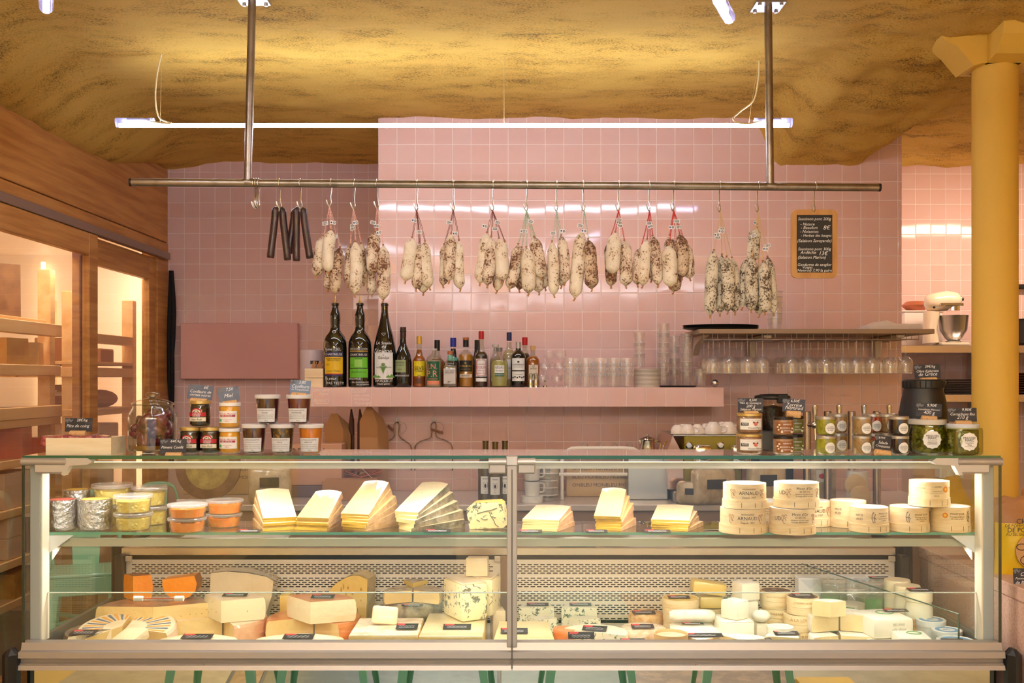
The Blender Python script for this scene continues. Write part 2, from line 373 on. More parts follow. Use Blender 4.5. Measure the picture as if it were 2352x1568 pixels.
SHELFW = M('spruce_shelf_wood', (248, 208, 148), .55, noise_=(8, (232, 182, 116), .45, .68), stretch=(2, .15, 2))
def rack(lb, x0, x1, y0, y1, shelves, top, posts):
    r = thing('wooden_shelf_rack', lb, 'shelf rack', (x1, y0, 0), 0, 'wooden racks in the cold room')
    w = x1-x0; L = y1-y0
    for px_, py_ in posts: MB().rbox(px_-.035-x1, px_+.035-x1, py_-.03-y0, py_+.03-y0, .04, top, .003).build('post', SHELFW, r)
    for z, h, slats in shelves:
        n = slats
        if n == 0: MB().rbox(-.05, 0, .0, L, z-h, z, .003).build('rail', SHELFW, r); continue
        for i in range(n): MB().rbox(-w+i*w/n+.012, -w+(i+1)*w/n-.006, 0, L, z-h, z, .003).build('slat', SHELFW, r)
rack('pale spruce rack with cheeses behind the nearer glass door of the cold room', -2.95, -2.42, 3.3, 5.62, [(1.79, .065, 0), (1.572, .055, 4), (1.36, .06, 0), (1.30, .04, 4), (1.106, .04, 4), (.867, .04, 4), (.62, .04, 4), (.42, .04, 4)], 2.09, [(-2.52, 5.655), (-2.9, 5.655), (-2.52, 4.2), (-2.9, 4.2)])
rack('pale spruce rack with cartons behind the further glass door of the cold room', -2.95, -2.36, 5.8, 6.52, [(1.76, .055, 0), (1.60, .02, 3), (1.565, .055, 3), (1.33, .04, 4), (1.08, .04, 4), (.85, .04, 4), (.6, .04, 4)], 1.99, [(-2.40, 6.55), (-2.9, 6.55), (-2.47, 5.84)])
# goods inside the cold room
KRAFT = M('kraft_card', (176, 128, 84), .7, bump=(60, .05)); CARTON = M('pale_carton', (232, 204, 170), .7)
WRAPC = M('wrapped_yellow_cheese', (226, 178, 92), .3, coat=.6, noise_=(9, (206, 150, 70), .4, .7)); ORANGEC = M('orange_rind', (208, 96, 30), .4, coat=.4, noise_=(7, (176, 84, 36), .4, .7)); BROWNR = M('brown_rind', (146, 104, 66), .7, noise_=(18, (112, 76, 46), .4, .7))
def wedge_block(name, lb, loc, sx, sy, sz, m, rz=0, cat='cheese', cut=.35, group='cheeses in the cold room'):
    p = [(-sx/2, -sy/2), (sx/2, -sy/2*(1-cut)), (sx/2, sy/2), (-sx/2*(1-cut), sy/2)]
    o = MB().prism(p, 0, sz, top=[(a*.97, b*.97) for a, b in p]).build(name, m, loc=loc, rot=(0, 0, rz)); return tag(o, lb, cat, group)
def carton(name, lb, x0, x1, y0, y1, z0, h, m, cat='carton', group='cartons in the cold room', lab=None):
    r = thing(name, lb, cat, ((x0+x1)/2, y0, z0), 0, group); w = (x1-x0)/2
    MB().rbox(-w, w, 0, y1-y0, 0, h, .003).build('box_body', m, r)
    MB().box(-w*.6, w*.1, -.001, 0, h*.25, h*.8).build('label', lab or WHITE_PAPER, r)
    MB().box(-w*.98, w*.98, 0.002, y1-y0-.002, h, h+.004).build('box_lid', m, r)
wedge_block('cheese_wedge', 'film-wrapped yellow cheese wedge lying nearest the post on the middle shelf of the nearer rack', (-2.515, 5.42, 1.5725), .13, .24, .115, WRAPC, .3)
wedge_block('cheese_wedge', 'upright film-wrapped yellow cheese half beside another wedge on the nearer rack', (-2.53, 5.17, 1.5725), .17, .2, .13, WRAPC, -.2)
wedge_block('cheese_wedge', 'brown-rinded cheese piece standing on the top rail level of the nearer rack', (-2.60, 5.36, 1.815), .14, .16, .27, BROWNR, .5)
wedge_block('cheese_wedge', 'large orange cheese piece leaning on a lower shelf of the nearer rack', (-2.50, 5.24, 1.1065), .12, .24, .15, ORANGEC, .2)
wedge_block('cheese_wedge', 'smaller orange cheese piece beside the big orange one on the nearer rack', (-2.475, 5.46, 1.1065), .08, .16, .09, ORANGEC, -.3)
wedge_block('cheese_block', 'ochre-rinded square cheese low on the nearer rack', (-2.53, 5.25, .4205), .16, .28, .12, M('ochre_rind', (206, 160, 70), .6, noise_=(20, (176, 128, 50), .4, .7)), .1, cut=.05)
tag(MB().rbox(-.09, .07, -.25, .25, 0, .02, .002).build('shelf_board', SHELFW, loc=(-2.56, 5.33, 1.7935)), 'short spruce board under the brown-rinded cheese on the nearer rack', 'board')
carton('carton', 'grey-white printed carton behind the orange cheeses in the nearer rack', -2.72, -2.58, 5.44, 5.58, 1.1065, .12, M('grey_white_card', (214, 206, 200), .7))
carton('carton', 'kraft crate of stacked boards low in the nearer rack', -2.60, -2.44, 5.02, 5.34, .8675, .17, CARTON)
carton('carton', 'small pale window-fronted box low in the nearer rack, lower of two', -2.56, -2.44, 5.06, 5.22, .6205, .10, CARTON, lab=M('dark_window', (160, 84, 30), .4))
carton('carton', 'small pale window-fronted box low in the nearer rack, upper of two', -2.56, -2.44, 5.06, 5.22, .725, .10, CARTON, lab=M('dark_window', (160, 84, 30), .4))
carton('carton', 'dark film-wrapped block beside the window-fronted boxes in the nearer rack', -2.6, -2.46, 5.3, 5.5, .6205, .15, M('rust_block', (150, 84, 50), .5))
carton('carton', 'grey film parcel on the shelf under the yellow wedges of the nearer rack', -2.62, -2.46, 5.2, 5.5, 1.3005, .055, M('grey_film', (206, 196, 190), .3, coat=.6))
carton('carton', 'brown box on the upper rail behind the post of the nearer rack', -2.72, -2.54, 5.95, 6.1, 1.601, .13, KRAFT)
carton('carton', 'pale lidded carton with a round handle hole on the further rack', -2.7, -2.41, 6.1, 6.4, 1.0805, .15, CARTON)
carton('carton', 'small white labelled packet leaning on the further rack', -2.70, -2.5, 6.02, 6.16, 1.3305, .09, WHITE_PAPER, lab=KRAFT)
carton('carton', 'twin clear-lidded brown packets on the middle shelf of the further rack', -2.7, -2.42, 6.15, 6.35, 1.6005, .075, M('brown_packet', (170, 120, 84), .4, coat=.5), lab=M('packet_shine', (206, 170, 140), .2))
carton('carton', 'long brown-paper parcel on the shelf above the lidded carton of the further rack', -2.80, -2.62, 6.2, 6.45, 1.3305, .13, KRAFT)
o = MB().ball((0, 0, .05), (.10, .12, .055), 14, 8).build('bread_loaf', M('loaf_crust', (186, 128, 84), .7), loc=(-2.5, 6.34, 1.331)); tag(o, 'rounded brown loaf-shaped cheese on the further rack beside the small packet', 'cheese')
carton('carton', 'pale carton on the low shelf of the further rack seen through the display case', -2.7, -2.42, 6.05, 6.35, .8505, .15, CARTON)
# plum board and black apron against the left back wall
tag(MB().rbox(PX(416, 6.76), PX(685, 6.76), 6.745, 6.80, PZ(870, 6.76), PZ(742, 6.76), .003).build('wall_board', M('dusty_pink_board', (222, 168, 162), .55)), 'plain dusty-pink rectangular panel on the left tiled wall', 'panel')
ap = MB(); n = 14
for i in range(n+1):
    z = 2.20-1.25*i/n; k = .6+.4*min(1, i/3)
    for j in range(7): ap.v.append((-2.222+.036*k*j/6+.002*math.sin(i*.9), 6.765+.008*math.sin(j*2.1+i*.4), z))
ap.f = [(i*7+j, i*7+j+1, (i+1)*7+j+1, (i+1)*7+j) for i in range(n) for j in range(6)]; ap.mi = [0]*len(ap.f)
ao = ap.build('apron', M('black_cloth', (24, 23, 26), .9), smooth=180); md = ao.modifiers.new('thick', 'SOLIDIFY'); md.thickness = .012
tag(ao, 'black apron hanging from the end post of the cold room', 'apron')
# ---- lamp tubes
TUBE = M('tube_glow', (228, 237, 255), .5, emis=TUBE_E)
SLEEVE = glass('clear_end_sleeve', (225, 225, 255), f0=.1, body=.12)
def tube_lamp(lb, a, b, cables, wires, r=.0095):
    a, b = Vector(a), Vector(b); root = thing('tube_lamp', lb, 'lamp', a, 0, 'hanging tube lamps'); L = b-a; u = L.normalized()
    MB().tube([(0, 0, 0), L], r, 12).build('tube', TUBE, root)
    for q, s in ((Vector(), 1), (L, -1)):
        e = MB(); t_ = q+u*s*.03
        e.tube([q-u*s*.012+Vector((0, 0, .012)), q+u*s*.15+Vector((0, 0, .012))], .021, 12); e.build('end_sleeve', SLEEVE, root)
        MB().tube([q+u*s*.035+Vector((0, 0, .024)), q+u*s*.10+Vector((0, 0, .024)), q+u*s*.135+Vector((0, 0, .022))], [.010, .010, .005], 10).build('connector', M('grey_connector', (196, 192, 196), .4), root)
    for c in cables: MB().tube([Vector(p)-a for p in c], .0036, 8).build('cable', M('white_cable', (238, 222, 176), .5), root)
    for c in wires: MB().tube([Vector(p)-a for p in c], .0009, 5).build('suspension_wire', M('thin_wire', (214, 190, 130), .4), root)
    return root
DT = 4.53
def bez(pts, n=8):
    out = []
    for i in range(len(pts)-1):
        p0, p1, p2, p3 = pts[max(i-1, 0)], pts[i], pts[i+1], pts[min(i+2, len(pts)-1)]
        for k in range(n):
            t = k/n; out.append(.5*((2*p1)+(p2-p0)*t+(2*p0-5*p1+4*p2-p3)*t*t+(3*p1-p0-3*p2+p3)*t**3))
    return out+[pts[-1]]
tube_lamp('long white tube lamp hanging level under the ochre ceiling above the meat rail', P(274, 288, DT), P(1812, 288, DT),
    [bez([P(336, 278, DT), P(392, 283, DT-.05), P(366, 270, DT), P(357, 228, DT), P(361, 170, DT), P(372, 120, DT)]),
     bez([P(1752, 277, DT), P(1712, 284, DT-.05), P(1684, 274, DT-.05), P(1700, 256, DT), P(1731, 230, DT), P(1742, 180, DT), P(1744, 140, DT)])],
    [[P(1158, 283, DT), P(1158, 130, DT)], [P(368, 284, DT), P(371, 120, DT)], [P(1720, 284, DT), P(1726, 240, DT), P(1742, 150, DT)]])
a = P(106, 22, 3.15); tube_lamp('tube lamp whose rounded end shows at the top left of the ceiling', a, (a.x+.9, a.y-2.0, a.z+.01), [], [[a, a+Vector((0, 0, .25))]])
a = P(1673, 46, 3.24); tube_lamp('tube lamp whose sleeved end shows at the top beside the right rail post', a, (a.x-.8, a.y-2.0, a.z+.01), [], [[a, a+Vector((0, 0, .25))]])
# ---- steel hanging rail
RAILM = M('raw_steel_tube', (158, 148, 138), .3, .9, noise_=(12, (122, 108, 96), .45, .75))
def rd(px): return 3.81+.10*(px-300)/1720
def rp(px): return P(px, 418.5+(px-300)*12/1720, rd(px))
rail = thing('hanging_rail', 'raw steel rail on two ceiling posts from which sausages hang', 'rail', rp(1160))
o0 = rp(1160)
MB().tube([rp(302)-o0, rp(2018)-o0], .0145, 20).build('rail_tube', RAILM, rail)
for e, f_ in ((298, 303), (2017, 2022)): MB().tube([rp(e)-o0, rp(f_)-o0], .0152, 20).build('end_cap', BLACKP, rail)
for px, pt in ((569, 580), (1769, 1764)):
    a = rp(px); b = Vector((PX(pt, a.y), a.y, 2.93))
    MB().tube([a-o0, b-o0], .0145, 16).build('post', RAILM, rail)
    MB().tube([a-o0+Vector((-.02, 0, 0)), a-o0+Vector((0, 0, .003)), a-o0+Vector((.02, 0, 0))], [.0148, .0165, .0148], 14).build('weld', RAILM, rail)
    fp = MB().rbox(b.x-.055, b.x+.055, a.y-.055, a.y+.055, 2.885, 2.893, .001, mx=Matrix.Translation(-o0)); fp = fp.build('ceiling_plate', STEEL, rail)
    for sx in (-1, 1):
        for sy in (-1, 1): MB().lathe([(.007, 2.878), (.007, 2.886)], 8, (b.x+sx*.04-o0.x, a.y+sy*.04-o0.y, -o0.z)).build('bolt', STEEL, fp)
# ================================================================ REFRIGERATED DISPLAY CASE
DF = 3.36
XL, XR = -1.571, 1.569
ZT, ZM, ZD = 1.2535, .993, .550           # top glass, middle shelf, deck
case = thing('display_case', 'long glass-fronted refrigerated cheese display case with aluminium trim', 'display case', (0, DF, 0))
def cs(name, x0, x1, y0, y1, z0, z1, m, par=None, b=0, smooth=32):
    mb = MB(); (mb.rbox(x0, x1, y0-DF, y1-DF, z0, z1, b) if b else mb.box(x0, x1, y0-DF, y1-DF, z0, z1)); return mb.build(name, m, par or case, smooth=smooth)
CASEG = glass('case_glass', (252, 254, 253), .01, f0=.028)
TOPG = glass('top_glass', (246, 251, 249), .012, f0=.10)
GEDGE = M('green_glass_edge', (16, 92, 66), .12, coat=1)
GEDGE2 = M('pale_green_glass_edge', (92, 168, 146), .15, coat=1)
CREAM = M('cream_lacquer', (236, 228, 208), .4)
# glass
cs('top_glass', XL, XR, DF-.004, 3.66, ZT-.0095, ZT, TOPG); cs('top_glass_edge', XL, XR, DF-.0055, DF-.0042, ZT-.0105, ZT+.0005, GEDGE)
for x0, x1 in ((XL, -.0015), (.0015, XR)):
    cs('front_pane', x0, x1, DF+.001, DF+.007, .64, ZT-.0115, CASEG)
    e = -1 if x0 < -1 else 1
for x, e in ((XL, -1), (XR, 1)):
    cs('side_pane', x-.003, x+.003, DF+.012, 4.10, .645, ZT-.012, CASEG)
    cs('side_pane_edge', x-.0045, x+.0045, DF-.002, DF+.0005, .60, ZT-.010, M('dark_glass_edge', (14, 34, 28), .15, coat=1))
sh = cs('middle_shelf', -1.562, 1.56, 3.456, 3.73, ZM-.008, ZM, TOPG); cs('shelf_edge', -1.562, 1.56, 3.4545, 3.4555, ZM-.0085, ZM+.0004, GEDGE2, sh)
cs('shelf_support_rail', -1.50, 1.50, 3.47, 3.492, .944, .970, M('grey_green_rail', (176, 178, 160), .45, .3))
for s in (-1, 1):
    MB().prism([(0, .983), (0, .90), (.16, .975), (.16, .983)], -.002, .002, 'x', mx=T(s*1.528, 3.47-DF, 0)).build('shelf_bracket', CREAM, case)
    MB().prism([(s*1.53, .983), (s*1.53, .925), (s*1.45, .983)], 3.452-DF, 3.456-DF, 'y').build('shelf_bracket', M('white_bracket', (226, 230, 232), .35), case)
    # corner posts
    cs('corner_post', *sorted((s*1.568, s*1.534)), 3.398, 3.438, .64, 1.236, M('blue_grey_post', (170, 178, 184), .45, .35), b=.002)
    cs('post_liner', *sorted((s*1.5335, s*1.5285)), 3.40, 3.452, .645, 1.232, CREAM)
    # hinge clamps
    h = cs('hinge_clamp', *sorted((s*1.535, s*1.43)), DF-.010, DF+.03, 1.196, 1.240, M('satin_grey', (196, 194, 192), .35, .5), b=.006)
    MB().tube([(s*1.574, -.002, 1.2345), (s*1.43, -.002, 1.2345)], .013, 14).build('hinge_barrel', ALU, h)
    MB().prism([(s*1.43, 1.232), (s*1.445, 1.193), (s*1.436, 1.190), (s*1.418, 1.222), (s*1.36, 1.226), (s*1.345, 1.236), (s*1.36, 1.246), (s*1.43, 1.246)], -.012, .02, 'y').build('hinge_lever', M('satin_grey', (196, 194, 192), .35, .5), h)
    cs('lower_side_panel', *sorted((s*1.571, s*1.555)), 3.40, 4.12, .12, .645, M('dark_grey_panel', (92, 94, 88), .5))
    e = cs('end_bumper', *sorted((s*1.576, s*1.622)), DF-.055, DF+.01, .04, .640, BLACKP, b=.018)
    cs('rear_corner_post', *sorted((s*1.545, s*1.515)), 4.06, 4.12, .55, .812, M('dark_bronze_post', (70, 66, 62), .4, .4), b=.003)
    cs('worktop_end_cap', *sorted((s*1.575, s*1.538)), 4.10, 4.48, .60, .848, BLACKP, b=.008)
# light rail under the top glass
lr = cs('light_rail', -1.53, 1.53, 3.462, 3.49, 1.203, 1.224, M('pale_rail', (206, 200, 186), .4, .2))
cs('led_line', -1.50, 1.50, 3.4615, 3.466, 1.2245, 1.2262, M('led_line', (255, 240, 206), .5, emis=1.3), lr)
# centre post with its clamp
cp = cs('centre_post', -.0165, .0165, DF-.012, DF+.03, .64, 1.247, ALU, b=.002)
cs('post_gap', -.002, .002, DF-.0128, DF-.011, .65, 1.21, M('dark_seam', (96, 92, 86), .5), cp)
for x0, x1 in ((-.075, -.018), (.018, .075)):
    cs('hinge_clamp', x0, x1, DF-.010, DF+.03, 1.196, 1.240, ALU, cp, b=.004); MB().tube([(x0, -.004, 1.234), (x1, -.004, 1.234)], .0125, 14).build('hinge_barrel', M('satin_grey', (196, 194, 192), .35, .5), cp)
cs('clamp_cap', -.019, .019, DF-.018, DF+.03, 1.222, 1.254, M('satin_grey', (196, 194, 192), .35, .5), cp, b=.003)
# front rail profile in two lengths
prof = [(.03, .655), (-.002, .653), (-.010, .630), (-.028, .6285), (-.030, .6095), (-.012, .605), (-.010, .591), (-.018, .590), (-.018, .5865), (-.026, .586), (-.030, .5715), (-.026, .5705), (.03, .5705)]
for x0, x1 in ((XL-.004, -.0022), (.0022, XR+.004)):
    fr = MB().prism(prof, x0, x1, 'x').build('front_rail', M('front_rail_aluminium', (158, 152, 148), .38, .6), case)
    MB().ball(((x0+x1)/2-.2, -.0215, .588), .003, 8, 6).build('rail_screw', STEEL, fr)
cs('rail_seam', -.0022, .0022, DF-.024, DF+.02, .575, .652, M('dark_seam', (96, 92, 86), .5))
MIRROR = M('mirror_panel', (206, 214, 206), .015, 1)
cs('kick_panel', XL, XR, 3.385, 3.40, .10, .568, MIRROR); cs('plinth', -1.5, 1.5, 3.44, 4.3, .0, .10, BLACKP)
cs('kick_seam', XL, XR, 3.375, 3.3849, .5645, .5705, BLACKP)
cs('deck', -1.555, 1.555, 3.41, 4.07, ZD-.012, ZD, M('white_deck', (228, 222, 206), .35))
cs('body', -1.55, 1.55, 3.405, 4.10, .11, .535, M('dark_grey_panel', (92, 94, 88), .5))
cs('riser_glass', -1.55, 1.55, 3.437, 3.441, .64, .796, glass('riser_pane', (251, 253, 252), .01, f0=.035)); cs('riser_edge', -1.55, 1.55, 3.4365, 3.4415, .796, .7985, M('riser_edge', (196, 204, 190), .2))
dv = MB(); a, b = Vector((1.475, 3.452-DF, 0)), Vector((1.12, 4.04-DF, 0)); n_ = Vector((.003, .002, 0))
dv.v = [(a+Vector((0, 0, .57)))[:], (b+Vector((0, 0, .57)))[:], (b+Vector((0, 0, .785)))[:], (a+Vector((0, 0, .724)))[:]]; dv.v += [(Vector(q)+n_)[:] for q in dv.v]
dv.f = [(0, 1, 2, 3), (7, 6, 5, 4), (0, 4, 5, 1), (2, 6, 7, 3), (1, 5, 6, 2), (0, 3, 7, 4)]; dv.mi = [0]*6; dv.build('divider_glass', glass('riser_pane'), case)
MB().tube([(1.4755, .091, .56), (1.4755, .091, .724)], .003, 6).tube([(1.476, .091, .724), (1.1215, .681, .785)], .0022, 6).build('divider_edge', M('dark_divider_edge', (44, 76, 62), .2), case)
# rear: worktop, black gap, perforated back panels
cs('worktop', -1.538, 1.51, 4.115, 4.46, .812, .836, STEEL, b=.004); cs('worktop_nosing', -1.538, 1.51, 4.108, 4.116, .806, .8365, M('worktop_nosing', (226, 206, 180), .25, .8), b=.003)
cs('rear_body', -1.53, 1.51, 4.14, 4.44, .11, .80, M('dark_grey_panel', (92, 94, 88), .5))
cs('rear_gap', -1.515, 1.50, 4.119, 4.13, .55, .812, BLACKP)
PERF = M('perforated_cream_panel', (242, 228, 206), .4, .1)
def perf(x0, x1, z0, z1, y):
    mb = MB(); pitch, sw, shh = .0252, .0176, .0042; groups = []
    z = z1-.018
    row = 0; zs = []
    for g in range(6):
        for k in range(5):
            if z-shh < z0: break
            zs.append((z, row)); z -= .0083; row += 1
        z -= .0115
    mx0, mx1 = x0+.022, x1-.022
    zt = z1
    for zz, row in zs:
        mb.add([(x0, y, zt), (x1, y, zt), (x1, y, zz), (x0, y, zz)], [(0, 3, 2, 1)])
        zb = zz-shh; xs_ = []; x = mx0+(pitch/2 if row % 2 else 0); pv = x0
        while x+sw < mx1:
            mb.add([(pv, y, zz), (x, y, zz), (x, y, zb), (pv, y, zb)], [(0, 3, 2, 1)])
            mb.add([(x, y, zz), (x, y+.002, zz), (x+sw, y+.002, zz), (x+sw, y, zz)], [(0, 1, 2, 3)]); mb.add([(x, y, zb), (x, y+.002, zb), (x+sw, y+.002, zb), (x+sw, y, zb)], [(0, 3, 2, 1)])
            pv = x+sw; x += pitch
        mb.add([(pv, y, zz), (x1, y, zz), (x1, y, zb), (pv, y, zb)], [(0, 3, 2, 1)]); zt = zb
    mb.add([(x0, y, zt), (x1, y, zt), (x1, y, z0), (x0, y, z0)], [(0, 3, 2, 1)])
    return mb
for x0, x1 in ((-1.513, -.045), (-.012, 1.50)):
    perf(x0, x1, .555, .792, 4.098-DF).build('perforated_panel', PERF, case, smooth=0)
    for x in (x0+.012, x1-.012): cs('panel_clip', x-.012, x+.012, 4.085, 4.10, .785, .806, M('cream_clip', (222, 206, 180), .4, .3), b=.002)
cs('panel_joint', -.045, -.012, 4.094, 4.112, .555, .806, M('bronze_joint', (150, 124, 100), .4, .4))
# white cutting board on the rear worktop, and other small things on it
tag(MB().rbox(-1.34, -.93, 4.14, 4.40, .8366, .862, .005).build('cutting_board', WHITEP), 'white plastic cutting board on the steel worktop behind the case', 'cutting board')
tag(MB().rbox(PX(645, 4.2), PX(770, 4.2), 4.14, 4.36, .8366, .8385, .0005).build('paper_sheet', WHITE_PAPER), 'sheet of white wrapping paper beside the white cutting board', 'paper')
tag(MB().rbox(PX(1283, 4.2), PX(1366, 4.2), 4.125, 4.3, .8366, .845, .003).build('scale_tray', M('blue_tray', (150, 182, 214), .4)), 'pale blue tray on the steel worktop right of the centre post', 'tray')
pl = MB().lathe([(.02, 0), (.05, .003), (.058, .012), (.055, .012), (.045, .005), (0, .004)], 24).build('saucer', WHITEP, loc=(PX(1325, 4.2), 4.21, .8452)); tag(pl, 'white saucer in the pale blue tray', 'saucer')
kn = thing('knife', 'cheese knife with a white handle on the steel worktop', 'knife', (PX(1385, 4.15), 4.135, .8372)); MB().rbox(0, .085, 0, .016, 0, .012, .003).build('handle', WHITEP, kn); MB().prism([(.086, 0), (.23, .004), (.22, .018), (.086, .018)], .003, .005).build('blade', CHROME, kn)
tag(MB().rbox(PX(1660, 4.2), PX(1735, 4.2), 4.16, 4.20, .8366, .846, .002).build('spatula', BLACKP), 'black spatula lying on the steel worktop near the wooden boxes', 'spatula')

# ---- mint-green metal chairs
MINT = M('mint_green_metal', (150, 214, 180), .35, coat=.3)
def mint_chair(lb, x, y, rz, s=1.0, group='mint green metal chairs', back=True, bh=0, sq_=None):
    r = thing('metal_chair', lb, 'chair', (x, y, 0), rz, group); k = s
    MB().rbox(-.18*k, .18*k, -.18*k, .18*k, .445*k, .457*k, .004*k).build('seat', MINT, r)
    ap = MB()
    for sy in (-1, 1): ap.rbox(-.175*k, .175*k, sy*.172*k-.004*k, sy*.172*k+.004*k, .39*k, .445*k, .002*k)
    for sx in (-1, 1): ap.rbox(sx*.172*k-.004*k, sx*.172*k+.004*k, -.172*k, .172*k, .39*k, .445*k, .002*k)
    ap.build('seat_apron', MINT, r)
    for sx in (-1, 1):
        for sy in (-1, 1):
            l = MB(); a = Vector((sx*.168, sy*.168, .445))*k; b = Vector((sx*.215, sy*.215, .012))*k
            for u, v in ((1, 0), (0, 1)):
                l.add([a[:], (a-Vector((sx*u*.05*k, sy*v*.05*k, 0)))[:], (b-Vector((sx*u*.026*k, sy*v*.026*k, 0)))[:], b[:]], [(0, 1, 2, 3)])
            o = l.build('leg', MINT, r, smooth=0); m = o.modifiers.new('t', 'SOLIDIFY'); m.thickness = .004*k
            MB().rbox(b.x-sx*.012*k-.017*k, b.x-sx*.012*k+.017*k, b.y-sy*.012*k-.017*k, b.y-sy*.012*k+.017*k, 0, .016*k, .003*k).build('foot', BLACKP, o)
    br = MB(); br.tube([(-.19*k, -.19*k, .30*k), (.19*k, .19*k, .30*k)], .008*k, 6).tube([(.19*k, -.19*k, .30*k), (-.19*k, .19*k, .30*k)], .008*k, 6); br.build('cross_brace', MINT, r)
    if not back: r.name = 'metal_stool'; r['category'] = 'stool'; return r
    if sq_: r.scale = sq_
    fr = MB(); pts = [Vector(p)*k for p in ((-.175, .165, .42), (-.185, .215, .66-bh*.5), (-.16, .245, .80-bh), (-.09, .255, .85-bh), (.09, .255, .85-bh), (.16, .245, .80-bh), (.185, .215, .66-bh*.5), (.175, .165, .42))]
    fr.tube(bez(pts, 5), .011*k, 8); fr.build('back_frame', MINT, r)
    MB().prism([(-.07*k, .44*k), (.07*k, .44*k), (.085*k, (.84-bh)*k), (-.085*k, (.84-bh)*k)], .0, .006*k, 'y', mx=T(0, .10*k, 0, -.17)).build('back_splat', MINT, r)
    for sx in (-1, 1):
        st = MB(); st.tube([Vector((sx*.184, -.10, .43))*k, Vector((sx*.19, .21, .62-bh*.6))*k], .008*k, 6); st.ball(Vector((sx*.187, -.10, .43))*k, .014*k, 8, 6); st.build('back_strut', MINT, r)
    return r
mint_chair('mint-green metal chair seen through the left end of the display case', -1.93, 4.72, .35, 1.28, bh=.17, sq_=(.62, .62, 1.1))
mint_chair('mint-green chair whose rounded back shows behind the yellow tubs', -2.03, 5.95, .25, 1.04, sq_=(.62, .62, 1))
for i, (x, y, rz) in enumerate(((-1.33, 1.94, .05), (-.85, 1.92, -.03), (-.30, 1.96, .02), (.345, 1.92, -.04), (1.07, 1.90, .06))):
    mint_chair(('mint-green metal chair furthest left of the row mirrored under the display case', 'mint-green chair second from left in the row mirrored under the display case', 'mint-green chair in the middle of the row mirrored under the display case', 'mint-green chair second from right in the row mirrored under the display case', 'mint-green chair furthest right in the row mirrored under the display case')[i].replace('chair', 'stool'), x, y, rz, 1.0, 'mint green metal stools', False)

# yellow step block and black strap mirrored in the kick panel
tag(MB().rbox(1.36, 1.62, 1.75, 2.0, 0, .07, .005).build('step_block', YEL), 'yellow painted block mirrored under the right end of the display case', 'block')

# ---- pink terrazzo counter on the right, with crisp bags
PT = M('pink_terrazzo', (226, 188, 170), .5, noise_=(120, (206, 160, 142), .5, .62))
tc_ = thing('terrazzo_counter', 'pale pink terrazzo counter at the right of the display case', 'counter', (1.63, 3.27, 0))
MB().rbox(0, 1.2, 0, .92, .785, .83, .003).build('counter_top', PT, tc_); MB().rbox(.004, 1.2, .004, .92, 0, .783, .003).build('counter_body', PT, tc_)
def bag(lb, loc, w, h, t, rot, text, m_top, m_body, group='crisp bags on the pink counter'):
    r = thing('crisp_bag', lb, 'crisp bag', loc, 0, group); r.rotation_euler = rot
    n, mcols = 12, 9; mb = MB()
    for sgn in (-1, 1):
        o = len(mb.v)
        for j in range(n+1):
            v = j/n; z = h*v; th = t*(math.sin(PI*min(1, v*1.05+.08))**.6 if v < .92 else .12)
            for i in range(mcols+1):
                u = i/mcols*2-1; th2 = th*(1-abs(u)**3)
                mb.v.append((u*w/2*(1-.04*math.sin(PI*v)), sgn*th2/2+.004*noise.noise((u*4, v*6, sgn)), z+.004*math.sin(u*9)*(v > .9)))
        q = [(o+j*(mcols+1)+i, o+j*(mcols+1)+i+1, o+(j+1)*(mcols+1)+i+1, o+(j+1)*(mcols+1)+i) for j in range(n) for i in range(mcols)]
        for f in q:
            mb.f.append(f if sgn < 0 else f[::-1]); j = (f[0]-o)//(mcols+1); mb.mi.append(mb._m(m_body if j < n*.6 else m_top))
    mb.build('bag_body', None, r, smooth=180)
    if text:
        l = MB()
        y = -t/2-.006
        for k, (s, z, sz) in enumerate((('CHIPS', .70, .017), ('DE POMMES DE TERRE', .645, .015), ('DE PONTIVY', .59, .015), ('AU SEL DE GUÉRANDE', .535, .009))): l.text(s, sz*1.5, .0, z*h, mat=INK, y=y, maxw=w*.84)
        l.build('lettering', None, r)
        e = MB(); e.prism([(.055*math.cos(a_), .058*math.sin(a_)) for a_ in [i*PI/12 for i in range(24)]], y, y-.001, 'y', mx=T(.02, 0, h*.32)); eo = e.build('emblem', M('kraft_emblem', (196, 152, 104), .6), r)
        c2 = MB()
        for dx, dz, s in ((-.035, .015, .018), (.01, .02, .026), (-.01, -.03, .03), (.045, -.025, .022)): c2.tube([(dx+.02+s*math.cos(i*PI/7), y-.002, h*.32+dz+s*.6*math.sin(i*PI/7)) for i in range(15)], .0014, 5)
        c2.build('emblem_drawing', INK, r)
    return r
KR = M('kraft_bag', (166, 118, 76), .55, bump=(30, .2)); YB = M('yellow_bag', (226, 188, 34), .42, bump=(24, .2))
bag('upright kraft and yellow crisp bag standing on the pink counter', (1.745, 3.60, .83), .17, .265, .09, (0, 0, .02), True, KR, YB)
bag('yellow crisp bag leaning behind the upright one, seen through the case end', (1.80, 4.06, .83), .2, .3, .08, (-.3, 0, .9), False, YB, YB)
bag('kraft crisp bag slumped against the yellow column behind the case end', (1.98, 3.86, .83), .24, .27, .08, (0, 0, .3), False, KR, YB)
